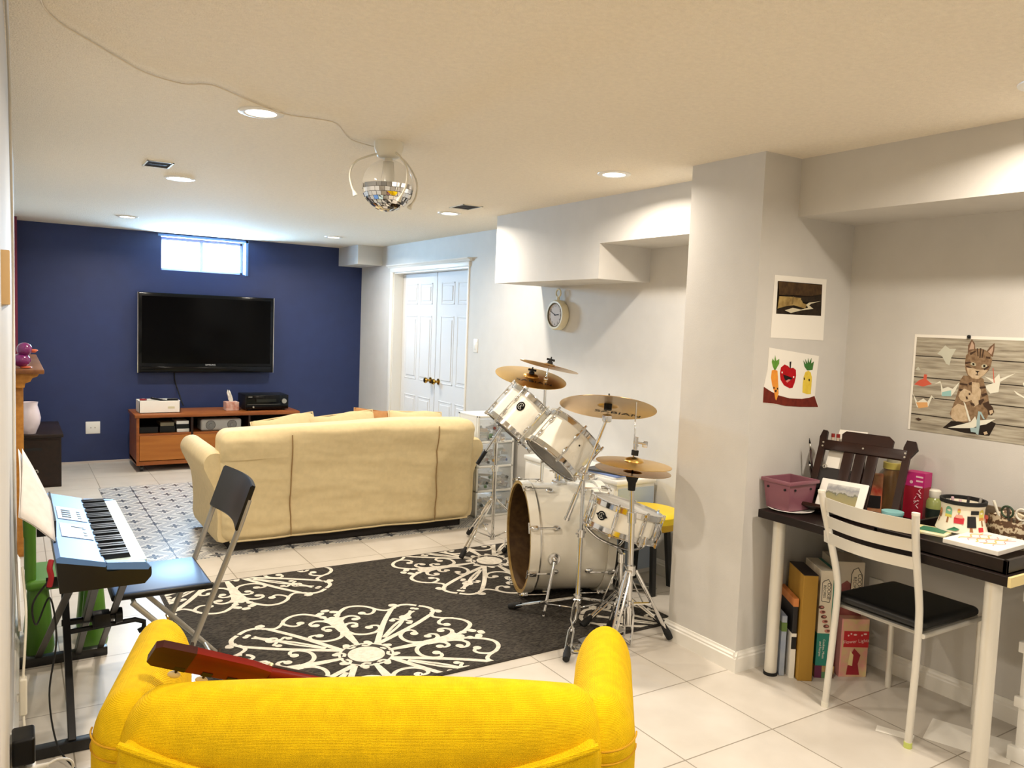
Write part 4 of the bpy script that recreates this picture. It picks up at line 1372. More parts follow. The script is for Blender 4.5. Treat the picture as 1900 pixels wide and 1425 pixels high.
# crash cymbal on the near boom stand (its underside is towards us)
c3 = V((2.530, 3.086, 1.101))
n3 = V((0.242, 0.230, 0.943))
xr_ = V((2.695, 2.981, 1.087)) - c3
t, F3 = cymbal('cymbal', 'large bronze ride cymbal on the near boom stand, underside showing lettering', c3, n3, 0.243, xr_, BRASSD, ('SABIAN', 0.48, 0), under=True)
nut(t, F3, 0.03)
MB().cyl((0, 0, -0.012), (0, 0, 0.02), 0.020, n=18).build('felt_washer', BLACKM, t)
base2 = (2.375, 3.064, 0.130)
feet2 = [(2.083, 2.750, 0.012), (2.210, 3.427, 0.030), (base2[0] + 0.42, base2[1] + 0.10, 0.02)]
J2 = V((2.449, 3.153, 0.744))
tip3 = c3 - n3.normalized() * 0.055
dB = (tip3 - J2).normalized()
st2 = tripod('chrome boom cymbal stand nearest, in front of the white bass drum', base2, 0.15, [(f[0], f[1], 0.018) for f in feet2], J2, (J2 - dB * 0.225, tip3), 'chrome', twist=True, low=0.085)
k = MB().cyl(tip3, c3 + n3 * 0.05, 0.005).soft((-0.02, -0.02, -0.02), (0.02, 0.02, 0.02), 0.01, 3, M=at(*tip3))
k.build('cymbal_tilter', CHROME, st2, True)

# crash cymbal on the far-left boom stand
c1 = V((2.742, 4.110, 1.174))
n1 = V((0.006, -0.252, 0.968))
xr_ = V((2.918, 3.996, 1.138)) - c1
t, F1c = cymbal('cymbal', 'tilted bronze crash cymbal with lettering above the smaller tom', c1, n1, 0.225, xr_, BRASS, ('SABIAN', 0.52, 0.10))
nut(t, F1c, 0.024)
base1 = (2.696, 4.427, 0.060)
J1 = V((2.645, 4.336, 0.755))
tip1 = c1 - n1.normalized() * 0.05
dB = (tip1 - J1).normalized()
P0 = V((2.549, 4.384, 0.609))
st1 = tripod('chrome boom cymbal stand with black counterweight beside the drawer tower', base1, 0.34, [(2.392, 4.298, 0.018), (base1[0] + 0.33, base1[1] - 0.12, 0.018), (base1[0] + 0.02, base1[1] + 0.36, 0.018)], J1, (P0, tip1), 'black', twist=True, low=0.07, pr=0.012)
MB().cyl(tip1, c1 + n1 * 0.04, 0.005).ball(tip1, 0.016).build('cymbal_tilter', CHROME, st1, True)

# thin cymbal on the straight stand standing behind the toms
c2 = V((2.810, 4.014, 1.247))
n2 = V((0.232, -0.016, 0.973))
xr_ = V((2.959, 3.917, 1.211)) - c2
t, F2c = cymbal('cymbal', 'thin crash cymbal seen edge-on, highest of the kit at the wall', c2, n2, 0.185, xr_, BRASSD)
nut(t, F2c, 0.02)
b2 = (c2.x + 0.0, c2.y + 0.03)
st3 = tripod('straight chrome cymbal stand behind the bass drum and toms', (b2[0], b2[1], 0), 0.30, [(b2[0] + 0.26, b2[1] + 0.10, 0.018), (b2[0] - 0.10, b2[1] + 0.26, 0.018), (b2[0] - 0.08, b2[1] - 0.24, 0.018)], c2 - n2 * 0.07 + V(-0.005, 0, -0.01), low=0.07, pr=0.011)
MB().cyl(c2 - n2 * 0.07 + V(-0.005, 0, -0.01), c2 + n2 * 0.04, 0.005).ball(c2 - n2 * 0.07 + V(-0.005, 0, -0.01), 0.014).build('cymbal_tilter', CHROME, st3, True)

# hi-hat
hb = V(2.47, 2.785, 0)
hb.z = 0
ch = V((2.481, 2.820, 0.832))
hx, hy = ch.x, ch.y
nh = (rv * 0.07 + V(0, 0, 1)).normalized()
t, Fh = cymbal('cymbal', 'lower hi-hat cymbal, upturned on the hi-hat stand', ch, nh, 0.179, rv, BRASSD, flip=True, bell=0.26, rise=0.14, group='hi-hat cymbals')
t, Fh2 = cymbal('cymbal', 'upper hi-hat cymbal with raised bell on the hi-hat stand', ch + nh * 0.034, nh, 0.179, rv, BRASS, bell=0.26, rise=0.17, group='hi-hat cymbals')
t = thing('hi_hat_stand', 'chrome hi-hat stand with pedal beside the grey column', 'cymbal stand', at(hb.x, hb.y, 0.008), 'chrome stands of the drum kit')
seat = ch - nh * 0.02
m = MB().cyl((hb.x, hb.y, 0.10), (hb.x + (hx - hb.x) * 0.55, hb.y + (hy - hb.y) * 0.55, 0.62), 0.0145).cyl((hb.x + (hx - hb.x) * 0.55, hb.y + (hy - hb.y) * 0.55, 0.60), seat - V(0, 0, 0.03), 0.0115)
m.cyl((hb.x + (hx - hb.x) * 0.52, hb.y + (hy - hb.y) * 0.52, 0.585), (hb.x + (hx - hb.x) * 0.56, hb.y + (hy - hb.y) * 0.56, 0.635), 0.021)
m.build('post', CHROME, t, True)
MB().cyl(seat - V(0, 0, 0.075), seat - V(0, 0, 0.035), 0.017, 0.020).cyl(seat - V(0, 0, 0.035), seat - V(0, 0, 0.004), 0.022, 0.034).build('cymbal_seat', RUBBER, t, True)
rt = V((2.498, 2.838, 1.155))
MB().cyl(seat, rt, 0.0035, n=8).build('pull_rod', CHROME, t, True)
ct = ch + nh * 0.085
MB().cyl(ct - nh * 0.012, ct + nh * 0.012, 0.017).build('clutch_felt', BLACKM, t, True)
MB().cyl(ct + nh * 0.012, ct + nh * 0.075, 0.009).cyl(ct + nh * 0.05 - rv * 0.004, ct + nh * 0.045 + rv * 0.045, 0.005).cyl(ct + nh * 0.03, ct + nh * 0.04, 0.013).box((0.03, -0.003, 0.03), (0.055, 0.003, 0.06), M=frame(ct, nh, rv), bev=0.002).build('clutch', CHROME, t, True)
hub = V(hb.x, hb.y, 0.36)
MB().cyl((hb.x, hb.y, 0.34), (hb.x, hb.y, 0.385), 0.021).build('leg_collar', CHROME, t, True)
MB().cyl((hb.x, hb.y, 0.185), (hb.x, hb.y, 0.215), 0.021).build('brace_collar', CHROME, t, True)
for fx, fy in ((2.684, 2.722), (2.485, 2.945), (2.265, 2.68)):
    d = V(fx - hb.x, fy - hb.y, 0).normalized()
    s0 = hub + d * 0.024
    e = V(fx, fy, 0.016)
    leg_pair(t, 'leg', s0, e, 0.011, twist=(fy > 2.8), r=0.0065)
    MB().box((0, -0.008, -0.003), ((s0 + (e - s0) * 0.48 - V(hb.x, hb.y, 0.2)).length, 0.008, 0.003), M=frame(V(hb.x, hb.y, 0.2), d.cross(V(0, 0, 1)).cross((s0 + (e - s0) * 0.48 - V(hb.x, hb.y, 0.2))), s0 + (e - s0) * 0.48 - V(hb.x, hb.y, 0.2))).build('brace', CHROME, t, True)
lf = MB()
pd = V(-0.55, 0.12, 0).normalized()
sd = V(-pd.y, pd.x, 0)
q0 = V(hb.x, hb.y, 0.012)
lf.box((0.02, -0.035, 0.0), (0.28, 0.035, 0.008), M=frame(q0, (0, 0, 1), pd), bev=0.004)
lf.tube([q0 + pd * 0.27 + sd * 0.04, q0 + pd * 0.29 + sd * 0.03, q0 + pd * 0.30, q0 + pd * 0.29 - sd * 0.03, q0 + pd * 0.27 - sd * 0.04, q0 + pd * 0.24 - sd * 0.045], 0.008, 8)
lf.build('heel_frame', CHROME, t, True)
lf = MB()
for sg in (1, -1):
    lf.tube([q0 + sd * sg * 0.035 + V(0, 0, 0.0), q0 + sd * sg * 0.042 + V(0, 0, 0.15), q0 + sd * sg * 0.02 + V(0, 0, 0.20)], 0.0065, 7)
lf.tube([q0 + sd * 0.035, q0 - sd * 0.035], 0.0065, 7)
lf.build('base_frame', CHROME, t, True)
fp = MB().box((0.03, -0.033, 0.0), (0.25, 0.033, 0.007), M=frame(q0 + V(0, 0, 0.075), (pd * 0.22 + V(0, 0, 1)), pd), bev=0.003)
fp.tube([q0 + V(0, 0, 0.08) + pd * 0.03, V(hb.x, hb.y, 0.10)], 0.004)
fp.build('footboard', STEEL, t, True)

# bass drum pedal (rear), yellow stool
t = thing('bass_pedal', 'chrome bass drum pedal on the rug behind the bass drum', 'pedal', at(BRr[0], BRr[1], 0.01))
q = V(BRr[0], BRr[1], 0.012) - ax_ * 0.05
m = MB().box((-0.02, -0.05, 0.0), (0.30, 0.05, 0.006), M=frame(q, (0, 0, 1), -ax_))
m.build('base_plate', STEEL, t, True)
m = MB().box((0.05, -0.04, 0.0), (0.29, 0.04, 0.007), M=frame(q + V(0, 0, 0.07), -ax_ * 0.25 + V(0, 0, 1), -ax_), bev=0.003)
m.build('footboard', STEEL, t, True)
sd = ax_.cross(V(0, 0, 1))
m = MB()
for sg in (1, -1):
    m.tube([q + sd * sg * 0.055, q + sd * sg * 0.055 + V(0, 0, 0.17)], 0.008)
m.tube([q - sd * 0.06 + V(0, 0, 0.165), q + sd * 0.06 + V(0, 0, 0.165)], 0.006)
m.build('post', CHROME, t, True)
MB().tube([q + V(0, 0, 0.165), q + V(0, 0, 0.36) - ax_ * 0.05], 0.004).cyl(q + V(0, 0, 0.36) - ax_ * 0.08, q + V(0, 0, 0.36) - ax_ * 0.02, 0.022).build('beater', CHROME, t, True)

sx_, sy_ = 3.11, 3.40
t = thing('drum_stool', 'yellow cushioned stool on black legs behind the snare drum', 'stool', at(sx_, sy_, 0))
YP = mat('bright_yellow_vinyl', (248, 214, 30), 0.35)
YD = mat('mustard_stool_side', (206, 164, 30), 0.45)
MB().lathe([(0.0, 0.465), (0.16, 0.465), (0.188, 0.458), (0.20, 0.445), (0.20, 0.41)], 44).build('seat_cushion', YP, t)
MB().lathe([(0.20, 0.412), (0.196, 0.375), (0.17, 0.362), (0.0, 0.362)], 44).build('seat_pan', YD, t)
for k in range(4):
    a = PI / 4 + PI / 2 * k + 0.40
    c, s_ = math.cos(a), math.sin(a)
    MB().loft([[(0.13 * c + dx, 0.13 * s_ + dy, 0.365) for dx, dy in ((-0.014, -0.014), (0.014, -0.014), (0.014, 0.014), (-0.014, 0.014))], [(0.165 * c + dx, 0.165 * s_ + dy, 0.0) for dx, dy in ((-0.013, -0.013), (0.013, -0.013), (0.013, 0.013), (-0.013, 0.013))]], smooth=False).build('leg', BLACKMET, t)
m = MB()
pts = [V(0.136 * math.cos(PI / 4 + PI / 2 * k + 0.40), 0.136 * math.sin(PI / 4 + PI / 2 * k + 0.40), 0.345) for k in range(5)]
for k in range(4):
    m.tube([pts[k], pts[k + 1]], 0.010, 6)
m.build('frame', BLACKMET, t)

# ---------------------------------------------------------------- keyboard on its stand at the left wall
K0, K1 = 2.70, 3.66
t = thing('electric_keyboard', 'silver electric keyboard, blue window reflection painted in, on a black stand at left wall', 'keyboard', at(0.237, (K0 + K1) / 2, 0.632))
KL = (K1 - K0) / 2
KSIL = mat('silver_panel_painted_reflection', (92, 134, 194), 0.42, 0.0)  # silver panel, with the blue daylight it mirrors mixed into the colour
KBLK = mat('black_keyboard_case', (15, 15, 17), 0.35)
prof = [(-0.118, 0.0), (0.118, 0.0), (0.136, 0.020), (0.136, 0.052), (0.010, 0.052), (0.006, 0.074), (-0.120, 0.104), (-0.127, 0.095)]
MB().loft([[(x, y, z) for x, z in prof] for y in (-KL, KL)], smooth=False).build('lower_case', KBLK, t)
pn = MB()
pn.loft([[(x, y, z) for x, z in ((0.010, 0.074), (0.004, 0.084), (-0.116, 0.116), (-0.128, 0.110), (-0.126, 0.098), (0.006, 0.068))] for y in (-KL - 0.003, KL + 0.003)], smooth=False)
for sg in (-1, 1):
    y0, y1 = sorted((sg * (KL + 0.003), sg * (KL - 0.022)))
    pn.loft([[(x, y, z) for x, z in ((0.010, 0.06), (0.128, 0.045), (0.134, 0.055), (0.120, 0.070), (0.010, 0.082))] for y in (y0, y1)], smooth=False)
pn.build('panel', KSIL, t)
n = 36
kw = (2 * KL - 0.05) / n
WKM, BKM = mat('white_keys_painted_reflection', (206, 228, 226), 0.3), mat('black_keys', (10, 10, 11), 0.3)  # aqua cast of the white keys is reflected light painted in
for k in range(n):
    y = KL - 0.025 - kw * (k + 0.5)
    MB().box((0.008, y - kw / 2 + 0.0006, 0.052), (0.128, y + kw / 2 - 0.0006, 0.0715), bev=0.0015, seg=1).build('white_key', WKM, t)
    if k % 7 not in (2, 6) and k < n - 1:
        MB().loft([[(0.000, y - kw / 2 - 0.0088, 0.070), (0.086, y - kw / 2 - 0.0088, 0.070), (0.086, y - kw / 2 + 0.0088, 0.070), (0.000, y - kw / 2 + 0.0088, 0.070)],
                   [(0.000, y - kw / 2 - 0.0074, 0.088), (0.080, y - kw / 2 - 0.0074, 0.087), (0.080, y - kw / 2 + 0.0074, 0.087), (0.000, y - kw / 2 + 0.0074, 0.088)]], smooth=False).build('black_key', BKM, t)
sl = math.atan2(0.032, 0.12)
PM = Matrix.Translation((-0.056, 0, 0.1005)) @ Matrix.Rotation(sl, 4, 'Y')
pd_ = MB()
for y0, y1 in ((-0.22, -0.03), (0.04, 0.24)):
    pd_.box((-0.045, y0, 0.0005), (0.052, y1, 0.002), M=PM)
ps = pd_.build('control_plate', mat('pale_control_plate', (196, 208, 224), 0.35), t)
bt = MB()
for k in range(4):
    bt.box((-0.03 + 0.0, 0.07 + k * 0.035, 0.002), (0.0, 0.083 + k * 0.035, 0.0045), M=PM)
    bt.box((0.022, 0.07 + k * 0.035, 0.002), (0.034, 0.085 + k * 0.035, 0.004), M=PM)
for y in (-0.18, -0.14, -0.09):
    bt.cyl((0.03, y, 0.002), (0.03, y, 0.004), 0.006, n=10, M=PM)
bt.box((-0.01, -0.075, 0.002), (0.03, -0.068, 0.004), M=PM)
bt.build('buttons', mat('slate_buttons', (60, 72, 92), 0.4), ps)
MB().box((-0.126, -0.30, 0.11), (-0.119, 0.30, 0.118)).box((-0.122, -0.24, 0.112), (-0.116, 0.24, 0.17)).build('music_rest', mat('dark_music_rest', (34, 40, 50), 0.4), t)

t = thing('keyboard_stand', 'black folding keyboard stand with two long floor bars', 'stand', at(0.17, 3.3, 0))
for y, x0, x1 in ((2.96, 0.03, 0.315), (3.76, 0.015, 0.345)):
    MB().box((x0, y - 0.02, 0.0), (x1, y + 0.02, 0.038), bev=0.004).build('floor_bar', BLACKMET, t, True)
for y, x0, x1 in ((2.88, 0.095, 0.392), (3.55, 0.085, 0.372)):
    b = MB().cyl((x0, y, 0.616), (x1, y, 0.616), 0.0145, n=16).build('support_bar', BLACKMET, t, True)
    for xa, xb in ((x1 - 0.03, x1 + 0.006), (x0 + 0.03, x0 - 0.006)):
        MB().cyl((xa, y, 0.616), (xb, y, 0.616), 0.017, n=16).build('rubber_end_cap', RUBBER, b, True)


def bar(p, q, w, d, name, mt):
    p, q = V(p), V(q)
    L = (q - p).length
    MB().box((-w / 2, -d / 2, 0), (w / 2, d / 2, L), M=frame(p, q - p, (1, 0, 0)), bev=0.002, seg=1).build(name, mt, t, True)


bar((0.165, 2.96, 0.03), (0.165, 3.55, 0.610), 0.024, 0.034, 'leg', BLACKMET)
bar((0.232, 3.76, 0.03), (0.232, 2.88, 0.610), 0.024, 0.034, 'leg', BLACKMET)
DKB = mat('dark_bronze_bar', (46, 40, 34), 0.4, 0.4)
bar((0.085, 3.76, 0.03), (0.165, 2.88, 0.606), 0.024, 0.010, 'outer_leg', DKB)
bar((0.318, 3.76, 0.03), (0.322, 2.88, 0.606), 0.024, 0.010, 'outer_leg', DKB)
MB().cyl((0.15, 3.28, 0.335), (0.335, 3.28, 0.335), 0.012).cyl((0.328, 3.28, 0.335), (0.352, 3.28, 0.335), 0.032, 0.028, 18).box((0.25, 3.24, 0.31), (0.31, 3.30, 0.36), bev=0.006).build('locking_knob', BLACK, t, True)
MB().tube([(0.17, 3.30, 0.29), (0.40, 3.30, 0.30), (0.43, 3.29, 0.29), (0.43, 3.29, 0.265), (0.41, 3.29, 0.255)], 0.010, 8).build('release_lever', BLACK, t, True)

# sheet music
sh = MB()
for k in range(2):
    r0 = []
    for a in range(9):
        u = a / 8
        row = []
        for b in range(7):
            v = b / 6
            A, B, C, E = V(0.017, 3.04, 1.03), V(0.095, 3.00, 0.86), V(0.107, 2.79, 0.775), V(0.014, 2.76, 0.865)
            p = (A * (1 - v) + E * v) * (1 - u) + (B * (1 - v) + C * v) * u
            row.append(p + V(0.004 * math.sin(v * 3 + k) + 0.008 * k, 0, 0.004 * math.sin(u * 4)))
        r0.append(row)
    vs = [p for row in r0 for p in row]
    fs = [(i * 7 + j, i * 7 + j + 1, (i + 1) * 7 + j + 1, (i + 1) * 7 + j) for i in range(8) for j in range(6)]
    s_ = MB().add(vs, fs, 0, None, True)
    o = s_.build('music_sheet', mat('grey_white_sheet', (226, 220, 214), 0.8, var=0.06, vscale=30))
    sm = o.modifiers.new('thickness', 'SOLIDIFY')
    sm.thickness = 0.0006
    tag(o, ('white music sheet drooping over the keyboard back, nearest the wall', 'white music sheet lying in front of the other on the keyboard rest')[k], 'sheet music', 'music sheets on the keyboard')
rb = MB()
rb.tube(smooth_path([(0.098, 2.715, 0.735), (0.093, 2.70, 0.715), (0.097, 2.698, 0.69), (0.092, 2.70, 0.66)]), 0.008, 8)
tag(rb.build('red_ribbon', mat('red_cloth', (150, 20, 30), 0.8)), 'red cloth hanging at the near back corner of the keyboard', 'cloth')
cb = MB().tube(smooth_path([(0.09, 2.75, 0.66), (0.05, 2.74, 0.60), (0.06, 2.78, 0.52), (0.10, 2.9, 0.56), (0.12, 2.95, 0.40), (0.10, 2.985, 0.20), (0.12, 2.915, 0.05), (0.17, 2.75, 0.008), (0.10, 2.5, 0.006), (0.06, 2.42, 0.006)], 8), 0.003, 6)
tag(cb.build('power_cable', RUBBER), 'thin black cable hanging from the keyboard to the floor', 'cable')

# folding chair
t = thing('folding_chair', 'folding chair with black seat, black backrest and grey tube frame', 'chair', at(0.58, 3.35, 0))
BSEAT = mat('black_seat_painted_reflection', (56, 90, 138), 0.42)  # black seat; the window's blue reflection is put into its base colour
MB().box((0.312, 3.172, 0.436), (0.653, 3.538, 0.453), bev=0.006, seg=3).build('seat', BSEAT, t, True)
MB().box((0.304, 3.163, 0.426), (0.661, 3.547, 0.448), bev=0.008, seg=3).build('seat_edge', BLACK, t, True)
bk2 = MB()
rings = []
for k in range(13):
    u = k / 12
    y = 3.095 + (3.555 - 3.095) * u
    bow = 0.028 * math.sin(PI * u)
    rings.append([V(0.800 + bow, y, 0.832), V(0.792 + bow - 0.004, y, 0.838), V(0.780 + bow, y, 0.832), V(0.724 + bow, y, 0.672), V(0.728 + bow, y, 0.664), V(0.744 + bow, y, 0.668)])
bk2.loft(rings, smooth=True).build('backrest', BLACK, t, True)
for y in (3.105, 3.548):
    yi = y + (0.012 if y < 3.3 else -0.012)
    MB().tube(smooth_path([(0.778, y, 0.78), (0.738, y, 0.66), (0.66, yi, 0.445), (0.50, yi, 0.03), (0.495, yi, 0.0)]), 0.0115, 10).build('side_tube', SATIN, t, True)
    y2 = y + (0.03 if y < 3.3 else -0.03)
    l = MB().tube([(0.37, y2, 0.425), (0.60, y2, 0.18), (0.765, y2, 0.0)], 0.0105, 10).build('rear_leg', SATIN, t, True)
    MB().cyl((0.553, yi - 0.02, 0.205), (0.553, yi + 0.04 if y < 3.3 else yi + 0.02, 0.205), 0.006).build('pivot', KNOBM, l, True)
m = MB()
m.cyl((0.535, 3.12, 0.12), (0.535, 3.535, 0.12), 0.008).cyl((0.70, 3.14, 0.07), (0.70, 3.515, 0.07), 0.008).cyl((0.38, 3.14, 0.415), (0.38, 3.515, 0.415), 0.008)
m.build('cross_tube', SATIN, t, True)

# green children's chair
t = thing('child_chair', 'green plastic child chair with thick conical legs behind the keyboard', 'chair', at(0.19, 4.02, 0))
GRN = mat('green_plastic', (74, 122, 30), 0.4)
MB().soft((-0.145, -0.16, 0.28), (0.16, 0.16, 0.325), 0.02, 6).build('seat', GRN, t)
for x, y in ((-0.095, -0.115), (0.115, -0.115), (-0.095, 0.115), (0.115, 0.115)):
    MB().lathe([(0.0, 0.29), (0.034, 0.29), (0.040, 0.24), (0.058, 0.02), (0.054, 0.0), (0.0, 0.0)], 24, M=at(x, y, 0)).build('leg', GRN, t)
for y in (-0.11, 0.11):
    MB().soft((-0.148, y - 0.022, 0.30), (-0.105, y + 0.022, 0.70), 0.016, 5).build('back_post', GRN, t)
MB().soft((-0.152, -0.13, 0.50), (-0.112, 0.13, 0.68), 0.018, 5).build('backrest', GRN, t)

# cords, adapter and plugs by the left wall
plate('wall_outlet', 'white outlet plate low on the left wall behind the black adapter', 'outlet', (-0.0107, 2.49, 0.255), (1, 0, 0), 0.07, 0.115, 'socket')
t = thing('power_adapter', 'black power adapter plugged in at the left wall', 'adapter', at(0.013, 2.47, 0.29))
MB().soft((-0.020, -0.045, -0.035), (0.035, 0.045, 0.040), 0.008, 4).build('body', BLACK, t)
cord = MB().tube(smooth_path([(0.022, 2.46, 0.262), (0.026, 2.44, 0.18), (0.03, 2.42, 0.08), (0.04, 2.40, 0.006), (0.06, 2.3, 0.005)]), 0.0035, 6)
tag(cord.build('adapter_cord', RUBBER, t, True), 'short black cord')
t = thing('inline_switch', 'white cord with inline switch hanging along the left wall', 'cord switch', at(0.020, 2.62, 0.37))
CSW = t
MB().soft((-0.008, -0.016, -0.055), (0.012, 0.016, 0.055), 0.006, 3).build('switch_body', OFFW, t)
MB().box((-0.014, -0.008, -0.014), (-0.006, 0.008, 0.006), bev=0.002).build('switch_rocker', WHITE, t)
MB().tube(smooth_path([(0.002, 0, 0.05), (0.008, 0.03, 0.14), (0.012, 0.1, 0.22), (0.004, 0.18, 0.33)]), 0.0035, 6).tube(smooth_path([(0.002, 0, -0.05), (0.006, -0.06, -0.12), (0.010, -0.16, -0.25), (0.008, -0.22, -0.31)]), 0.0035, 6).build('cord', OFFW, t)
cb = MB().tube(smooth_path([(-0.012, 2.02, 2.262), (-0.004, 2.3, 2.255), (0.001, 2.75, 2.20), (0.004, 3.0, 2.0), (0.008, 3.3, 1.6), (0.006, 3.2, 1.2), (0.006, 3.0, 0.8), (0.016, 2.8, 0.5)]), 0.004)
cb.build('wall_run', mat('grey_white_cord', (196, 190, 178), 0.5), CSW, True)
t = thing('white_plug', 'white angled plug with looping white cord below the black adapter', 'plug', at(0.028, 2.46, 0.225))
MB().soft((-0.034, -0.025, -0.02), (0.022, 0.02, 0.018), 0.008, 3).cyl((0.02, 0, 0.0), (0.050, -0.005, 0.006), 0.010, 0.006).build('plug_body', WHITE, t)
MB().tube(smooth_path([(0.048, -0.005, 0.006), (0.075, 0.0, 0.012), (0.104, -0.01, 0.006), (0.108, -0.02, -0.014), (0.075, -0.03, -0.034), (0.03, -0.03, -0.034), (-0.004, -0.02, -0.05), (-0.016, -0.02, -0.10), (-0.008, -0.03, -0.2), (0.01, -0.05, -0.22)]), 0.0035, 6).build('cord', WHITE, t)

# ---------------------------------------------------------------- yellow loveseat in the foreground
YA = math.radians(-28.5)
YM = place(0.645, 1.55, 0, YA)
t = thing('loveseat', 'bright yellow fabric loveseat in the foreground, seen from behind', 'loveseat', YM)


def crest(x):
    # height of the seam between the back roll and the panel below it, low in the middle
    return 0.515 + 0.105 * min(1.0, abs(x) / 0.50) ** 2.0


def backc(q):
    y = q.y + 0.006 * math.sin(q.x * 3.0 + 1) + wob(q, 14, 0.003)
    z = q.z + wob(q + V(2, 1, 0), 6, 0.005) - 0.020 * (abs(q.x) / 0.5) ** 2.5 * (q.z > 0.5)
    bulge = 0.0
    if q.y < 0.05:
        d = (q.z - crest(q.x)) / 0.08
        bulge = 0.020 * max(0.0, 1 - d) if d > 0 else 0.02
    return V(q.x, y + bulge, z)


MB().soft((-0.54, -0.075, 0.34), (0.54, 0.165, 0.70), (0.09, 0.115, 0.15), 20, fn=backc).build('back_cushion', YELLOW, t)


def frame_fn(q):
    u = (q.z - 0.10) / 0.30
    return V(q.x, q.y, 0.10 + u * (crest(q.x) - 0.10))


MB().soft((-0.50, -0.072, 0.10), (0.50, 0.05, 0.40), (0.03, 0.022, 0.022), 20, fn=frame_fn).build('back_frame', YELLOW, t)
pp_ = [V(x, -0.068, crest(x) - 0.004) for x in [-0.495 + 0.99 * k / 40 for k in range(41)]]
MB().tube(pp_, 0.008, 8).build('back_piping', YELLOW, t)
SEAM = mat('dark_yellow_seam', (196, 146, 6), 0.9)
for sx in (-1, 1):
    def armf(q, sx=sx):
        # the arms splay outward toward the seat front
        x = q.x + sx * 0.115 * (q.y / 0.60)
        return V(x, q.y, q.z + wob(q, 9, 0.003))
    MB().soft((sx * 0.515 - 0.080, -0.015, 0.30), (sx * 0.515 + 0.080, 0.56, 0.665), (0.079, 0.09, 0.13), 10, fn=armf).build('arm_pad', YELLOW, t)
    MB().soft((sx * 0.515 - 0.070, -0.005, 0.085), (sx * 0.515 + 0.070, 0.54, 0.34), (0.05, 0.05, 0.03), 8, fn=armf).build('arm_frame', YELLOW, t)
    sm = MB()
    for z in (0.575, 0.545):
        sm.tube([armf(V(sx * 0.515 + sx * 0.0805 * math.sin(q), 0.075 - 0.0915 * math.cos(q), z)) for q in [PI / 2 * j / 10 for j in range(11)]], 0.0022, 6)
    sm.build('arm_seam', SEAM, t)
MB().soft((-0.47, 0.06, 0.24), (0.47, 0.56, 0.40), (0.05, 0.05, 0.05), 10, fn=lambda q: V(q.x, q.y, q.z + wob(q, 8, 0.004))).build('seat_cushion', YELLOW, t)
MB().soft((-0.48, 0.0, 0.10), (0.48, 0.545, 0.25), 0.03, 8).build('seat_frame', YELLOW, t)
for x in (-0.48, 0.48):
    for y in (0.02, 0.48):
        MB().cyl((x, y, 0.0), (x, y, 0.105), 0.018, 0.026, 14).build('leg', WALNUT, t)

# guitar lying in the loveseat, head over its left arm
gh, gn = YM.inverted() @ V((0.247, 1.898, 0.745)), YM.inverted() @ V((0.520, 1.880, 0.635))
ga = (gh - gn).normalized()
gnrm = V(0, 0.90, 0.44)
gnrm = (gnrm - ga * gnrm.dot(ga)).normalized()
GM = frame(gn, gnrm, ga)
t = thing('guitar', 'small red-brown guitar lying in the yellow loveseat with its head out', 'guitar', YM @ GM)
MAH = wood('red_mahogany', (120, 26, 16), (96, 18, 12), stretch=(1, 14, 14), rough=0.25)
MAHD = wood('dark_mahogany_tip', (66, 22, 16), (48, 16, 12), stretch=(1, 14, 14), rough=0.3)
hs = MB()
hs.prism([(0.0, -0.026), (0.05, -0.034), (0.185, -0.037), (0.185, 0.037), (0.05, 0.034), (0.0, 0.026)], -0.018, -0.001)
head = hs.build('headstock', MAH, t)
MB().prism([(0.185, -0.037), (0.262, -0.036), (0.275, -0.026), (0.275, 0.026), (0.262, 0.036), (0.185, 0.037)], -0.019, 0.0).build('head_tip', MAHD, head)
nk = MB()
rings = []
for x in (0.0, -0.12, -0.26):
    w_ = 0.024 - x * 0.02
    rings.append([V(x, w_ * math.cos(a), -0.002 - 0.020 * max(0, math.sin(a)) * (1 if math.sin(a) > 0 else 0)) for a in [PI * k / 8 for k in range(9)]])
nk.loft(rings).build('neck', MAH, t)
MB().box((-0.30, -0.026, -0.002), (0.0, 0.026, 0.004)).build('fretboard', WALNUT, t)
MB().box((-0.003, -0.026, -0.001), (0.004, 0.026, 0.009)).build('nut', mat('bone_nut', (232, 220, 180), 0.4), t)
BUT = mat('cream_tuner_button', (232, 218, 184), 0.3)
low = 1 if (GM.to_3x3() @ V(0, 1, 0)).z < 0 else -1
for x, sg, real in ((0.075, low, 1), (0.135, low, 1), (0.200, low, 1), (0.195, -low, 0), (0.13, -low, 0), (0.07, -low, 0)):
    m = MB()
    if real:
        m.cyl((x, sg * 0.034, -0.011), (x, sg * 0.052, -0.011), 0.0035, n=8, m=1)
        m.ball((x, sg * 0.062, -0.011), 0.013, 0, sc=(1.15, 0.9, 0.5), nu=14, nv=8)
        m.box((x - 0.012, sg * 0.022, -0.0195), (x + 0.012, sg * 0.036, -0.0175), 1)
    m.cyl((x, sg * 0.022, -0.004), (x, sg * 0.022, 0.018), 0.0045, n=10, m=1)
    m.build('tuner', [BUT, mat('dark_tuner_metal', (60, 52, 46), 0.35, 0.8)], head)
st = MB()
for k in range(6):
    y = -0.019 + 0.0076 * k
    x1 = (0.075, 0.135, 0.200)[min(k, 5 - k)]
    st.tube([(-0.30, y, 0.009), (0.0, y, 0.0105), (x1, (0.018 if k > 2 else -0.018), 0.010)], 0.0006, 4)
st.build('strings', STEEL, t)
out = []
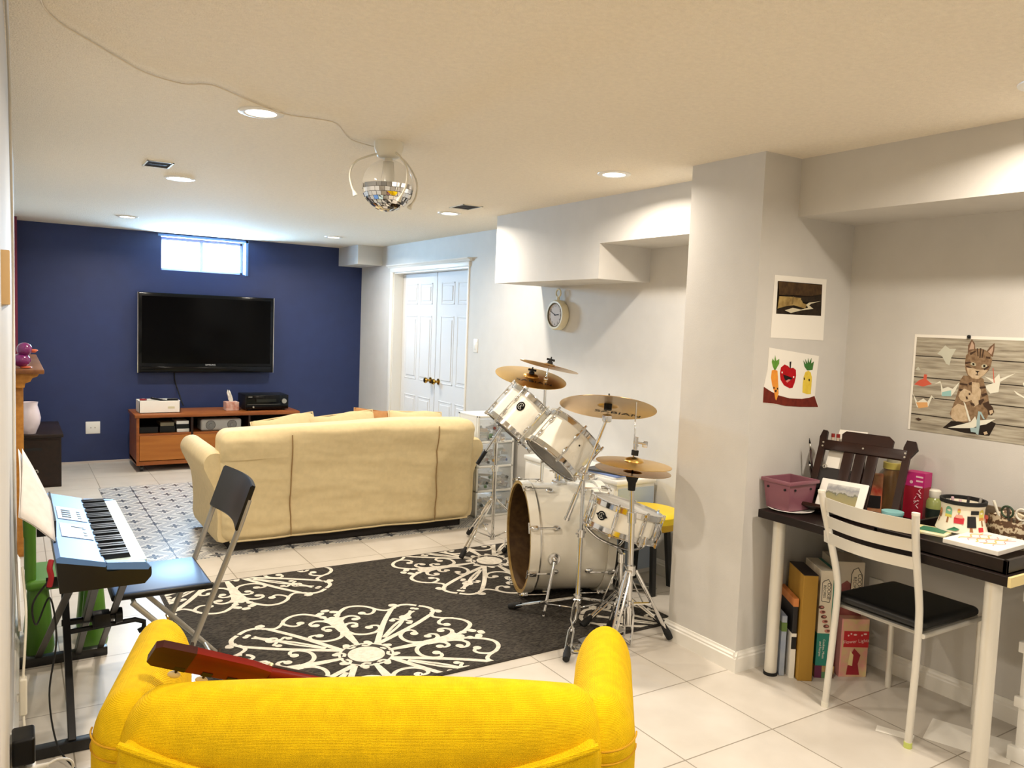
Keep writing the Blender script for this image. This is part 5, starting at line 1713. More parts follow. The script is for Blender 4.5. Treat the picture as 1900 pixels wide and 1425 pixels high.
for k in range(48):
    a = 2 * PI * k / 48
    r = 0.115 * (1 + 0.16 * math.cos(a) * 0 - 0.22 * (math.cos(2 * a) < -0.2) * abs(math.cos(2 * a) + 0.2))
    out.append((-0.40 + 0.150 * math.cos(a), (0.084 + 0.012 * -math.cos(a)) * math.sin(a) * (1 - 0.16 * math.exp(-((math.cos(a) - 0.15) / 0.25) ** 2))))
bd = MB().prism(out, -0.06, -0.004)
GB = Matrix.Rotation(0.14, 4, 'Z')
bd.build('body', mat('amber_guitar_top', (150, 74, 26), 0.2), t)
MB().disc(0.036, -0.0035, 28, M=Matrix.Translation((-0.36, 0, 0))).build('sound_hole', BLACKM, t)

# ---------------------------------------------------------------- desk corner
DT = 0.735
t = thing('desk', 'dark brown desk top on silver tube legs in the alcove', 'desk', at(3.04, 1.78, 0))
top = MB().box((2.76, 1.272, 0.70), (3.335, 2.305, DT), bev=0.002, seg=1).build('desk_top', ESPRESSO, t, True)
tag(MB().box((2.759, 1.262, 0.7005), (3.335, 1.272, 0.7345)).build('end_edge', PALEEDGE, t, True), 'pale raw end edge')
for x, y in ((2.832, 2.243), (2.805, 1.335), (3.30, 2.275), (3.295, 1.392)):
    l = MB().cyl((x, y, 0.012), (x, y, 0.70), 0.027, n=24).build('leg', SILVER, t, True)
    MB().cyl((x, y, 0.0), (x, y, 0.014), 0.030, n=24).build('foot_ring', RUBBER, l, True)

t = thing('desk_chair', 'silver metal chair with three slats and black padded seat at desk', 'chair', at(2.98, 1.75, 0))
for pts in ([(2.700, 1.950, 0.890), (2.712, 1.935, 0.80), (2.735, 1.915, 0.683), (2.768, 1.905, 0.56), (2.782, 1.905, 0.48), (2.787, 1.915, 0.30), (2.785, 1.929, 0.0)],
            [(2.700, 1.563, 0.886), (2.712, 1.564, 0.80), (2.735, 1.566, 0.70), (2.768, 1.567, 0.57), (2.782, 1.568, 0.48), (2.787, 1.570, 0.30), (2.785, 1.575, 0.0)]):
    l = MB().tube(smooth_path(pts, 5), 0.0135, 14).build('back_leg', SILVER, t, True)
    p = V(pts[0])
    MB().cyl(p - V(0, 0, 0.006), p + V(0, 0, 0.004), 0.0140, n=16).build('end_cap', OFFW, l, True)
    p = V(pts[-1])
    MB().cyl(p, p + V(0, 0, 0.022), 0.0148, n=16).build('foot_cap', mat('pale_green_foot_cap', (196, 206, 110), 0.5) if p.y < 1.7 else OFFW, l, True)
for y in (1.915, 1.552):
    MB().cyl((3.195, y, 0.0), (3.185, y, 0.43), 0.0125, n=14).build('front_leg', SILVER, t, True)
    MB().cyl((2.785, y - 0.0, 0.428), (3.19, y, 0.428), 0.009, n=12).build('seat_rail', SILVER, t, True)
for z0, z1 in ((0.812, 0.865), (0.748, 0.793), (0.682, 0.727)):
    rings = []
    for k in range(17):
        u = k / 16
        y = 1.945 + (1.565 - 1.945) * u
        bow = 0.040 * math.sin(PI * u)
        xb = 2.712 + (0.85 - (z0 + z1) / 2) * 0.14 - bow
        dz = 0.004 * (1 - 2 * u)
        rings.append([V(xb - 0.003, y, z0 + dz), V(xb + 0.003, y, z0 + dz), V(xb - 0.004, y, z1 + dz), V(xb - 0.010, y, z1 + dz)])
    MB().loft(rings).build('back_slat', SILVER, t, True)


def seatf(q):
    return V(q.x, q.y, q.z + 0.006 * math.sin(q.x * 5))


MB().soft((2.798, 1.562, 0.432), (3.205, 1.935, 0.470), (0.03, 0.03, 0.016), 8, fn=seatf).build('seat', mat('black_vinyl_seat', (10, 10, 11), 0.5), t, True)
MB().box((2.80, 1.57, 0.420), (3.20, 1.925, 0.434), bev=0.004).build('seat_board', SATIN, t, True)

# plum planter box on its saucer
t = thing('planter_box', 'plum plastic planter box at the left end of the desk', 'planter', place(2.885, 2.245, DT, -0.02))
PLUM = mat('plum_plastic', (134, 84, 96), 0.4)
pl = MB()
bo, to, h = (0.072, 0.060), (0.088, 0.072), 0.135
ro = [[V(sx * a, sy * b, z) for sx, sy in ((-1, -1), (1, -1), (1, 1), (-1, 1))] for (a, b, z) in ((bo[0], bo[1], 0.008), (to[0], to[1], h), (to[0] - 0.004, to[1] - 0.004, h), (bo[0] - 0.004, bo[1] - 0.004, 0.014))]
pl.loft(ro, smooth=False)
pl.build('body', PLUM, t)
rm = MB()
for a0, a1 in (((-to[0] - 0.008, -to[1] - 0.008), (to[0] + 0.008, -to[1] + 0.002)), ((-to[0] - 0.008, to[1] - 0.002), (to[0] + 0.008, to[1] + 0.008)), ((-to[0] - 0.008, -to[1]), (-to[0] + 0.002, to[1])), ((to[0] - 0.002, -to[1]), (to[0] + 0.008, to[1]))):
    rm.box((a0[0], a0[1], h - 0.012), (a1[0], a1[1], h + 0.004), bev=0.003)
rm.build('rim', PLUM, t)
dt = MB()
for x in (-0.05, 0.05):
    dt.cyl((x, -to[1] - 0.001, h - 0.034), (x, -to[1] + 0.008, h - 0.034), 0.005, n=10)
for y in (-0.045, 0.045):
    dt.cyl((-to[0] - 0.001, y, h - 0.034), (-to[0] + 0.008, y, h - 0.034), 0.005, n=10)
dt.build('hole', BLACKM, t)
t = thing('saucer', 'white saucer under the plum planter box', 'saucer', at(2.888, 2.235, DT))
MB().lathe([(0.0, 0.0), (0.075, 0.0), (0.096, 0.007), (0.098, 0.008), (0.094, 0.0095), (0.075, 0.004), (0.0, 0.004)], 44).build('dish', WHITE, t)
t = thing('brush_cup', 'dark cup holding paint brushes behind the plum box', 'cup', at(3.075, 2.245, DT))
MB().lathe([(0.0, 0.0), (0.035, 0.0), (0.040, 0.10), (0.037, 0.10), (0.033, 0.006), (0.0, 0.006)], 26).build('cup', mat('dark_glazed_cup', (36, 28, 26), 0.3), t)
for k, (dx, dy, l) in enumerate(((-0.016, 0.016, 0.30), (-0.024, 0.02, 0.20), (-0.012, 0.024, 0.185), (0.012, 0.006, 0.18), (0.022, -0.014, 0.17))):
    b = thing('paint_brush', ('longest paint brush sticking up from the cup behind the plum box' if k == 0 else 'short dark paint brush in the cup behind the plum planter box'), 'paint brush', at(3.075, 2.245, DT + 0.008), 'paint brushes in the cup')
    d = V(dx, dy, 0.14).normalized()
    MB().cyl(d * 0.0, d * l * 0.82, 0.003, 0.0045, 8).build('handle', mat('dark_red_handle', (50, 22, 20), 0.4), b)
    MB().cyl(d * l * 0.82, d * l * 0.92, 0.0045, n=8).build('ferrule', STEEL, b)
    MB().cyl(d * l * 0.92, d * l, 0.0048, 0.001, 8).build('bristles', BLACKM, b)

# dark wooden easel
BL, BR_, TL, TR = V(2.95, 2.20, DT + 0.004), V(3.06, 1.865, DT + 0.004), V(3.11, 2.235, 1.078), V(3.22, 1.90, 1.076)
ex = ((BR_ - BL) + (TR - TL)).normalized()
eu = ((TL - BL) + (TR - BR_)).normalized()
en = ex.cross(eu).normalized()
EW, EH = 0.35, 0.355
mid = (BL + BR_) / 2
EM = Matrix(((ex.x, eu.x, en.x, mid.x), (ex.y, eu.y, en.y, mid.y), (ex.z, eu.z, en.z, mid.z), (0, 0, 0, 1)))
t = thing('table_easel', 'dark wooden folding easel standing on the desk corner', 'easel', EM)
for sx in (-1, 1):
    x = sx * EW / 2
    ra = MB().prism([(x - 0.014, 0.0), (x + 0.014, 0.0), (x + 0.014, EH - 0.06), (x + 0.026 * max(0, sx) + 0.012, EH - 0.02), (x + 0.018 + 0.008 * sx, EH + 0.012), (x - 0.010, EH + 0.014), (x - 0.018, EH - 0.02), (x - 0.014, EH - 0.06)], -0.010, 0.010)
    ra.build('side_rail', WALNUT, t)
MB().box((-EW / 2, EH - 0.075, -0.008), (EW / 2, EH - 0.030, 0.012), bev=0.003).build('top_rail', WALNUT, t)
MB().prism([(-0.095, EH - 0.030), (0.115, EH - 0.030), (0.115, EH + 0.004), (0.095, EH + 0.020), (-0.085, EH + 0.020), (-0.100, EH + 0.004)], -0.006, 0.010).build('crest', WALNUT, t)
MB().box((-EW / 2, 0.0, -0.008), (EW / 2, 0.04, 0.012), bev=0.003).build('bottom_rail', WALNUT, t)
MB().box((-EW / 2, 0.10, -0.010), (-0.03, EH - 0.155, 0.002)).build('lower_panel', mat('black_brown_panel', (20, 14, 12), 0.5), t)
for k in range(3):
    x = -0.078 + 0.050 * k
    MB().box((x, 0.02, -0.004), (x + 0.044, EH - 0.05, 0.006), bev=0.002).build('centre_slat', WALNUT, t)
sc = MB()
for x, y in ((-EW / 2 + 0.004, EH - 0.045), (-EW / 2 + 0.004, EH - 0.062), (0.0, EH - 0.05), (EW / 2 - 0.006, EH - 0.045), (EW / 2 - 0.006, EH - 0.062), (-EW / 2 + 0.002, 0.03), (-EW / 2 + 0.002, 0.015), (EW / 2 - 0.004, 0.02)):
    MB().cyl((x, y, 0.011), (x, y, 0.0135), 0.0042, n=10).build('screw', STEEL, t)
sc.tube(arc((-EW / 2 + 0.035, EH - 0.155, 0.012), 0.008, 0, 2 * PI, 14, (1, 0, 0), (0, 1, 0)), 0.002, 6)
sc.build('ring_bolt', STEEL, t)
MB().box((-EW / 2 - 0.01, -0.004, 0.01), (EW / 2 + 0.01, 0.012, 0.075), bev=0.003).build('ledge', WALNUT, t)
MB().box((-0.02, 0.10, -0.03), (0.02, 0.12, -0.012)).tube([(-0.0, EH - 0.06, -0.012), (0.0, 0.10, -0.09), (0.0, 0.08, -0.10)], 0.009, 8).build('prop', WALNUT, t)

# white tablet-like framed picture on the ledge
FM = EM @ Matrix.Translation((-0.035, 0.012, 0.042)) @ Matrix.Rotation(-0.16, 4, 'X')
t = thing('framed_picture', 'white framed landscape picture leaning on the dark easel', 'picture frame', FM)
MB().box((-0.098, 0.0, 0.0), (0.098, 0.132, 0.009), bev=0.008, seg=3).build('frame', WHITE, t)
sc = MB().box((-0.066, 0.022, 0.0085), (0.066, 0.110, 0.0095))
q = sc.build('picture', NT('cloudy_field_picture').m, t)
k = NT('cloudy_field')
vv = k.co((1, 1, 1))
sp = k.n('ShaderNodeSeparateXYZ')
k.l(vv, sp.inputs[0])
h = k.math('ADD', k.math('MULTIPLY', k.math('SUBTRACT', sp.outputs[1], 0.03), 12.0), k.math('MULTIPLY', k.math('SUBTRACT', k.noise(vv, 45), 0.5), 0.5))
k.l(k.ramp(h, [(0.0, (150, 140, 96)), (0.42, (136, 132, 96)), (0.48, (100, 100, 84)), (0.55, (170, 168, 162)), (0.72, (140, 142, 146)), (0.95, (196, 196, 192))]), k.b.inputs['Base Color'])
q.data.materials[0] = k.m
o = MB().box((0, 0, 0), (0.105, 0.15, 0.001), M=EM @ Matrix.Translation((-0.155, EH - 0.19, -0.022))).build('note_paper', PAPER)
tag(o, 'cream note paper behind the upper left of the dark easel', 'paper')
o = MB().box((0, 0, 0), (0.12, 0.07, 0.001), M=EM @ Matrix.Translation((-0.135, EH - 0.03, -0.026))).build('note_paper', PAPER)
tag(o, 'white paper sticking up behind the top of the dark easel', 'paper')
for k_, dx in enumerate((0, 0.022)):
    p = EM @ V(-0.150 + dx, EH - 0.03, -0.024)
    t = thing('marker', ('red capped marker standing at the top left of the easel, outer one', 'red capped marker standing at the top left of the easel, inner one')[k_], 'marker', at(*p), 'markers at the top of the easel')
    MB().cyl((0, 0, -0.09), (0, 0, 0.028), 0.0075).build('barrel', mat('pale_marker', (206, 190, 170), 0.4), t)
    MB().cyl((0, 0, 0.028), (0, 0, 0.044), 0.0078).build('cap', mat('red_marker_cap', (140, 30, 28), 0.4), t)

# jars, boxes and bottles behind
t = thing('glass_jar', 'glass jar of brushes with yellow lid behind the easel', 'jar', at(3.285, 2.02, DT))
MB().lathe([(0.0, 0.0), (0.042, 0.0), (0.045, 0.01), (0.045, 0.16), (0.037, 0.185), (0.037, 0.20)], 30).build('glass', clear('amber_jar_glass', (150, 110, 60), 0.55, 0.08), t)
MB().cyl((0, 0, 0.195), (0, 0, 0.222), 0.041, n=30).build('lid', mat('yellow_jar_lid', (196, 180, 90), 0.4), t)
MB().cyl((0, 0, 0.235), (0, 0, 0.262), 0.030, n=26).cyl((0, 0, 0.222), (0, 0, 0.236), 0.028, n=26).build('top_cap', clear('clear_cap', (210, 205, 180), 0.6, 0.1), t)
t = thing('paint_box', 'red and tan carton standing behind the right side of the easel', 'carton', place(3.20, 2.075, DT, 0.70))
MB().box((-0.015, -0.055, 0), (0.02, 0.055, 0.17), bev=0.001, seg=1).build('carton', mat('red_tan_print', (168, 44, 26), 0.5, col2=(206, 170, 120), vscale=14), t)
MB().box((-0.0165, -0.05, 0.02), (-0.015, 0.05, 0.075)).build('dark_panel', mat('black_print', (24, 18, 18), 0.5), t)
t = thing('magenta_box', 'magenta and red carton standing right of the easel by the wall', 'carton', place(3.285, 1.905, DT, 0.10))
MB().box((-0.03, -0.042, 0), (0.035, 0.042, 0.200), bev=0.001, seg=1).build('carton', mat('red_print', (150, 16, 40), 0.45), t)
MB().box((-0.031, -0.0425, 0.14), (0.0355, 0.0425, 0.2005)).build('magenta_band', mat('magenta_print', (184, 28, 110), 0.45), t)
pr_ = MB()
for z, w_ in ((0.18, 0.03), (0.162, 0.028), (0.138, 0.034)):
    pr_.box((-0.0318, -0.036, z), (-0.0312, -0.036 + w_, z + 0.007))
for k_ in range(9):
    pr_.tube([V(-0.032, 0.006 - 0.042 * random.random(), 0.05 + 0.009 * k_), V(-0.032, -0.02 * random.random() - 0.008, 0.055 + 0.009 * k_ + 0.012 * random.random())], 0.0016, 5)
pr_.cyl((-0.032, 0.012, 0.158), (-0.0315, 0.012, 0.158), 0.007, n=14)
pr_.build('pale_print', mat('pale_pink_print', (230, 190, 196), 0.5), t)
t = thing('glue_bottle', 'green squeeze bottle with white cap right of the magenta carton', 'bottle', at(3.265, 1.815, DT))
MB().lathe([(0.0, 0.0), (0.029, 0.0), (0.031, 0.006), (0.031, 0.092), (0.022, 0.108), (0.018, 0.112)], 28).build('body', mat('green_liquid_bottle', (138, 146, 84), 0.25), t)
MB().lathe([(0.020, 0.108), (0.023, 0.112), (0.023, 0.138), (0.018, 0.143), (0.0, 0.143)], 26).build('cap', OFFW, t)
MB().lathe([(0.0316, 0.022), (0.0316, 0.064)], 28).build('dark_sticker', mat('dark_green_sticker', (22, 34, 26), 0.5), t)
t = thing('small_bottle', 'small pale bottle with white cap beside the popsicle bucket', 'bottle', at(3.285, 1.745, DT))
MB().lathe([(0.0, 0.0), (0.020, 0.0), (0.021, 0.06), (0.014, 0.075), (0.012, 0.08)], 24).build('body', mat('pale_bottle', (206, 210, 190), 0.3), t)
MB().cyl((0, 0, 0.078), (0, 0, 0.108), 0.014, n=22).build('cap', OFFW, t)
t = thing('teal_cup', 'small teal round tub behind the chair back on the desk', 'tub', at(3.02, 1.845, DT))
MB().lathe([(0.0, 0.0), (0.036, 0.0), (0.040, 0.062), (0.0, 0.066)], 28).build('body', mat('teal_tub', (110, 176, 182), 0.4), t)
MB().lathe([(0.0, 0.069), (0.042, 0.068), (0.042, 0.058)], 28).build('lid', mat('pale_teal_lid', (140, 196, 198), 0.4), t)

# black tray with drawing things
t = thing('desk_tray', 'low black wooden tray along the front right of desk', 'tray', at(2.99, 1.53, DT))
TX0, TX1, TY0, TY1 = -0.215, 0.30, -0.245, 0.235
TRAYM = wood('black_brown_tray', (30, 20, 17), (20, 13, 11), stretch=(3, 3, 3), rough=0.35)
MB().box((TX0, TY0, 0.0), (TX1, TY1, 0.006)).build('bottom', TRAYM, t)
for a, b in (((TX0, TY0), (TX0 + 0.014, TY1)), ((TX1 - 0.014, TY0), (TX1, TY1)), ((TX0, TY0), (TX1, TY0 + 0.014)), ((TX0, TY1 - 0.014), (TX1, TY1))):
    MB().box((a[0], a[1], 0.0), (b[0], b[1], 0.048), bev=0.0015, seg=1).build('side', TRAYM, t)
t = thing('sketch_pad', 'white drawing pad with pink sketch on the black tray', 'drawing pad', place(2.925, 1.435, DT + 0.0482, 0.04))
MB().box((-0.125, -0.10, 0.0), (0.125, 0.085, 0.018), bev=0.002, seg=1).build('paper_block', PAPER, t)
sk = MB()
for k_ in range(6):
    y = -0.06 + 0.022 * k_
    sk.tube([V(-0.07 + 0.012 * j, y + 0.010 * math.sin(j * 0.9 + k_ * 1.4), 0.0182) for j in range(13)], 0.0016 + 0.0010 * (k_ % 2), 5, k_ % 2)
for k_ in range(5):
    c = V(-0.03 + 0.025 * k_, 0.03 - 0.018 * k_, 0.0183)
    sk.poly([c + V(0.022 * math.cos(a), 0.014 * math.sin(a), 0.00002 * k_) for a in [2 * PI * j / 12 for j in range(12)]], 2)
sk.build('pink_drawing', [mat('pink_crayon', (222, 150, 150), 0.8), mat('orange_crayon', (228, 184, 120), 0.8), mat('rose_wash', (232, 202, 200), 0.8)], t)
t = thing('picture_booklet', 'yellow and green picture booklet under the popsicle bucket on the tray', 'booklet', place(2.90, 1.63, DT + 0.0482, 0.25))
MB().box((-0.05, -0.075, 0.0), (0.075, 0.095, 0.008), bev=0.001, seg=1).build('cover', mat('booklet_cover', (224, 222, 206), 0.5, col2=(216, 196, 104), vscale=18), t)
MB().box((-0.02, -0.06, 0.0082), (0.06, 0.03, 0.009)).build('green_motif', mat('green_motif', (40, 110, 78), 0.5), t)
t = thing('card', 'pink and white card lying in the near end of black tray', 'card', place(2.84, 1.325, DT + 0.008, 0.5))
MB().box((-0.03, -0.022, 0), (0.03, 0.022, 0.0015)).build('card_face', mat('pink_card', (222, 120, 140), 0.5, col2=(236, 226, 220), vscale=25), t)

# popsicle-print bucket
t = thing('fabric_bucket', 'white fabric bucket with ice pop print and black rim on desk', 'fabric bucket', at(3.03, 1.575, DT + 0.058))
BW = mat('white_canvas', (236, 228, 206), 0.75)
RBK, HBK = 0.079, 0.112


def rad(z):
    u = z / HBK
    return 0.082 + 0.006 * math.cos(u * 2.6) - 0.010 * math.sin(u * PI)


MB().lathe([(0.0, 0.0), (0.082, 0.0)] + [(rad(HBK * k / 8), HBK * k / 8) for k in range(9)] + [(rad(HBK * k / 8) - 0.004, HBK * k / 8) for k in range(8, -1, -1)] + [(0.0, 0.004)], 48).build('canvas', BW, t)
MB().lathe([(rad(HBK) - 0.006, HBK - 0.010), (rad(HBK) + 0.002, HBK - 0.010), (rad(HBK) + 0.003, HBK + 0.004), (rad(HBK) - 0.006, HBK + 0.004), (rad(HBK) - 0.006, HBK - 0.010)], 48).build('black_binding', BLACKM, t)
DP = mat('dark_stick', (150, 100, 60), 0.6)
mo = MB()
mats_ = [mat('mint_print', (120, 180, 150), 0.7), mat('lemon_print', (214, 200, 90), 0.7), mat('red_print_motif', (196, 44, 54), 0.7), mat('pink_print_motif', (226, 160, 140), 0.7), DP, mat('leaf_print', (60, 130, 96), 0.7), mat('orange_print', (206, 140, 76), 0.7)]
toc = math.atan2(-1.575, -3.03)


def curved(poly, a0, z0, m_, lift=0.0008):
    mo.poly([V((rad(z0 + y) + lift) * math.cos(a0 + x / 0.08), (rad(z0 + y) + lift) * math.sin(a0 + x / 0.08), z0 + y) for x, y in poly], m_)


def pop(a0, z0, c0, c1, s=1.0, l=0.0008):
    n_ = 8
    w_ = 0.011 * s
    tops = [(w_ * math.cos(PI * k / n_), 0.020 * s + w_ * math.sin(PI * k / n_)) for k in range(n_ + 1)]
    curved([(-w_, 0.0), (w_, 0.0)] + tops[0:1] + tops[1:], a0, z0, c0, l)
    curved([(-w_, 0.0), (w_, 0.0), (w_, 0.012 * s), (-w_, 0.012 * s)], a0, z0, c1, l + 0.0004)
    curved([(-0.003 * s, -0.016 * s), (0.003 * s, -0.016 * s), (0.003 * s, 0.0), (-0.003 * s, 0.0)], a0, z0, 4, l)


pop(toc - 0.65, 0.052, 0, 1, 1.3)
pop(toc - 1.25, 0.045, 6, 4, 1.1)
pop(toc + 1.0, 0.050, 1, 6, 1.3)
pop(toc + 1.45, 0.040, 2, 3, 1.0)
pop(toc - 0.15, 0.075, 6, 1, 0.5)
curved([(-0.016, -0.010), (0.016, -0.010), (0.018, 0.010), (0.010, 0.018), (-0.012, 0.018), (-0.018, 0.008)], toc - 0.12, 0.045, 2, 0.0032)
curved([(-0.014, 0.010), (0.014, 0.010), (0.010, 0.022), (-0.010, 0.022)], toc - 0.12, 0.045, 3, 0.0038)
curved([(-0.03, 0.0), (0.0, 0.002), (0.012, 0.010), (-0.006, 0.016)], toc - 0.2, 0.006, 5, 0.003)
curved([(-0.010, -0.008), (0.010, -0.008), (0.012, 0.008), (-0.010, 0.008)], toc + 0.85, 0.018, 2, 0.002)
curved([(-0.006, -0.010), (0.006, -0.010), (0.004, 0.010), (-0.004, 0.010)], toc + 0.4, 0.018, 4)
for q_ in range(7):
    pop(toc + 2.0 + q_ * 0.36, 0.05, q_ % 4, (q_ + 1) % 4, 1.1)
mo.build('print', mats_, t)
ta = MB()
for x, y, w_, h in ((0.0, 0.0, 0.030, 0.040), (0.012, 0.034, 0.030, 0.014)):
    a0 = toc + 0.42 + x / 0.08
    ta.add([V((rad(0.045 + yy) + 0.003 + e) * math.cos(a0 + xx / 0.08), (rad(0.045 + yy) + 0.003 + e) * math.sin(a0 + xx / 0.08), 0.045 + yy) for e in (-0.003, 0.001) for xx, yy in ((-w_ / 2, y - h * 0.5), (w_ / 2, y - h * 0.5), (w_ / 2, y + h * 0.5), (-w_ / 2, y + h * 0.5))], [(0, 1, 2, 3), (4, 5, 6, 7), (0, 1, 5, 4), (1, 2, 6, 5), (2, 3, 7, 6), (3, 0, 4, 7)])
ta.build('black_tab', BLACKM, t)
for k_ in range(9):
    a0, r_ = k_ * 0.7, 0.045 + 0.018 * (k_ % 3 - 1)
    b = V(3.03 + r_ * math.cos(a0) * 0.7, 1.575 + r_ * math.sin(a0) * 0.7, DT + 0.058 + 0.006)
    e = b + V(0.018 * math.cos(a0), 0.018 * math.sin(a0), 0.098 + 0.02 * (k_ % 4 == 0))
    nm, lab, cc = (('crayon', 'dark crayon standing inside the popsicle bucket', (40, 34, 34)), ('crayon', 'pale pink crayon standing inside the popsicle bucket', (214, 180, 190)), ('crayon', 'grey crayon standing inside the popsicle bucket', (150, 146, 140)))[k_ % 3]
    o = MB().cyl(b, e, 0.0055, 0.005, 10).build(nm, mat('crayon_colour', cc, 0.5))
    tag(o, lab, 'crayon', ('dark crayons in the bucket', 'pink crayons in the bucket', 'grey crayons in the bucket')[k_ % 3])

# striped basket with scissors, wooden board and red pot at the right
t = thing('striped_basket', 'brown and beige swirl striped soft basket at the right on desk', 'basket', at(3.175, 1.46, DT + 0.0065))
BK = NT('swirl_striped_cloth')
vv = BK.co((1, 1, 1))
wv = BK.n('ShaderNodeTexWave', wave_type='BANDS', bands_direction='Z')
wv.inputs['Scale'].default_value = 9
wv.inputs['Distortion'].default_value = 6
wv.inputs['Detail Scale'].default_value = 6
BK.l(vv, wv.inputs['Vector'])
BK.l(BK.ramp(wv.outputs['Fac'], [(0.25, (210, 196, 168)), (0.5, (150, 124, 92)), (0.75, (92, 66, 46))]), BK.b.inputs['Base Color'])
BK.b.inputs['Roughness'].default_value = 0.6
rings = []
for z, r_ in ((0.0, 0.062), (0.02, 0.075), (0.06, 0.082), (0.095, 0.078), (0.110, 0.080), (0.105, 0.074), (0.06, 0.076), (0.008, 0.06)):
    rings.append([V(r_ * 0.9 * math.cos(a), r_ * 1.1 * math.sin(a), z + 0.010 * math.sin(3 * a) * (z > 0.08)) for a in [2 * PI * k / 40 for k in range(40)]])
MB().loft(rings).build('cloth_body', BK.m, t)
t = thing('scissors', 'scissors with white and green handles in the striped basket', 'scissors', at(3.175, 1.46, DT + 0.02))
for sg, mt in ((1, mat('dark_green_handle', (44, 66, 44), 0.4)), (-1, OFFW)):
    b = MB().box((-0.004, -0.0015, 0), (0.008, 0.0015, 0.09), M=Matrix.Translation((0, sg * 0.012, 0)) @ Matrix.Rotation(sg * 0.16, 4, 'X')).build('blade', STEEL, t)
    MB().tube(arc((0, sg * 0.026, 0.110), 0.021, 0, 2 * PI, 20, (0, 1, 0), (0, 0, 1)), 0.004, 8).build('handle', mt, t)
for k_, (dx, dy, l, c, lab) in enumerate(((-0.03, 0.045, 0.15, (226, 222, 206), 'white long pen leaning left in the striped basket'), (0.02, -0.03, 0.135, (226, 222, 206), 'white short pen leaning right in the striped basket'), (0.0, 0.02, 0.13, (60, 56, 50), 'dark pen in the middle of the striped basket'))):
    b = V(3.175 + dx * 0.3, 1.46 + dy * 0.3, DT + 0.02)
    e = b + V(dx, dy, l)
    tag(MB().cyl(b, e, 0.005, n=10).build('pen', mat('pen_colour', c, 0.4)), lab, 'pen', 'pens in the striped basket')
tag(MB().box((3.305, 1.475, DT), (3.318, 1.645, DT + 0.115), bev=0.002, seg=1, M=None).build('wood_board', wood('grey_brown_board', (112, 98, 78), (90, 78, 60))), 'grey brown wooden board leaning at the wall behind the basket', 'board')
t = thing('round_tin', 'white round tin with red lid between bucket and basket', 'tin', at(3.21, 1.60, DT + 0.0065))
MB().cyl((0, 0, 0), (0, 0, 0.065), 0.038, n=28).build('body', OFFW, t)
MB().lathe([(0.040, 0.060), (0.041, 0.076), (0.036, 0.080), (0.0, 0.082)], 28).build('lid', mat('red_lid', (176, 66, 40), 0.4), t)

# ---------------------------------------------------------------- game boxes and books under the desk
def gbox(name, lab, x, y, rz, w_, d, h, mt, cat='game box'):
    """w_: thickness along the box normal, d: depth; front narrow side faces -y of the box"""
    t = thing(name, lab, cat, place(x, y, 0, rz), 'boxes under the desk')
    o = MB().box((-w_ / 2, -d / 2, 0), (w_ / 2, d / 2, h), bev=0.0015, seg=1).build('carton', mt, t)
    return t


RZ = math.radians(-34)
KRAFT = mat('mustard_kraft_card', (168, 128, 44), 0.7)
t = gbox('book', 'blue picture book standing leftmost under the desk', 2.918, 2.29, RZ, 0.022, 0.20, 0.27, mat('blue_book_cover', (136, 150, 176), 0.5, col2=(176, 182, 190), vscale=9), 'book')
MB().box((-0.0115, -0.1005, 0.20), (0.0115, 0.10, 0.24)).build('green_band', mat('green_band', (96, 124, 60), 0.5), t)
t = gbox('game_box', 'thin black and white box left of the kraft box under desk', 2.945, 2.262, RZ, 0.020, 0.22, 0.355, mat('black_box_print', (24, 22, 26), 0.5))
MB().box((-0.0105, -0.1105, 0.0), (0.0105, 0.1105, 0.20)).build('white_lower_half', PAPER, t)
MB().box((-0.0108, -0.111, 0.13), (0.0108, -0.1105, 0.185)).build('black_print', BLACKM, t)
MB().box((-0.011, -0.111, 0.32), (0.011, 0.111, 0.3555)).build('orange_top', mat('orange_print_top', (206, 130, 70), 0.5), t)
t = gbox('kraft_box', 'tall mustard kraft box standing under the desk', 2.965, 2.205, RZ, 0.062, 0.20, 0.47, KRAFT, 'box')
MB().box((-0.0312, -0.1005, 0.468), (0.0312, 0.1005, 0.4712)).build('dark_top', mat('dark_box_top', (40, 28, 24), 0.6), t)
t = gbox('game_box', 'purple and patterned low box under the white and teal cookie box', 3.070, 2.185, RZ, 0.085, 0.20, 0.055, mat('patchwork_print', (214, 178, 110), 0.5, col2=(90, 70, 60), vscale=26))
MB().box((-0.0432, -0.1008, 0.0), (-0.012, -0.10, 0.0551)).build('purple_patch', mat('purple_patch', (96, 30, 66), 0.5), t)
MB().box((-0.0116, -0.1008, 0.0), (0.016, -0.10, 0.028)).build('green_patch', mat('green_patch', (90, 130, 90), 0.5), t)
t = thing('game_box', 'white and teal cookie game box standing upright under the desk', 'game box', place(3.065, 2.188, 0.056, RZ), 'boxes under the desk')
TEAL = mat('teal_print', (36, 128, 112), 0.45)
CB = mat('cream_print', (232, 220, 196), 0.5)
MB().box((-0.036, -0.10, 0), (0.034, 0.10, 0.425), bev=0.0015, seg=1).build('carton', CB, t)
MB().box((-0.0365, -0.1006, 0.0), (0.0345, 0.1005, 0.145)).build('teal_base', TEAL, t)
MB().box((0.019, -0.1008, 0.0), (0.0345, 0.1008, 0.4252)).build('teal_spine', TEAL, t)
PF = frame((-0.009, -0.1010, 0.335), (0, -1, 0), (1, 0, 0))
em = MB()
ol = [(-0.018, -0.045), (0.016, -0.050), (0.020, -0.02), (0.020, 0.030), (0.006, 0.052), (-0.010, 0.046), (-0.019, 0.036)]
em.tube([V(a, b, 0.0) for a, b in ol + ol[:1]], 0.0011, 5, 0, PF)
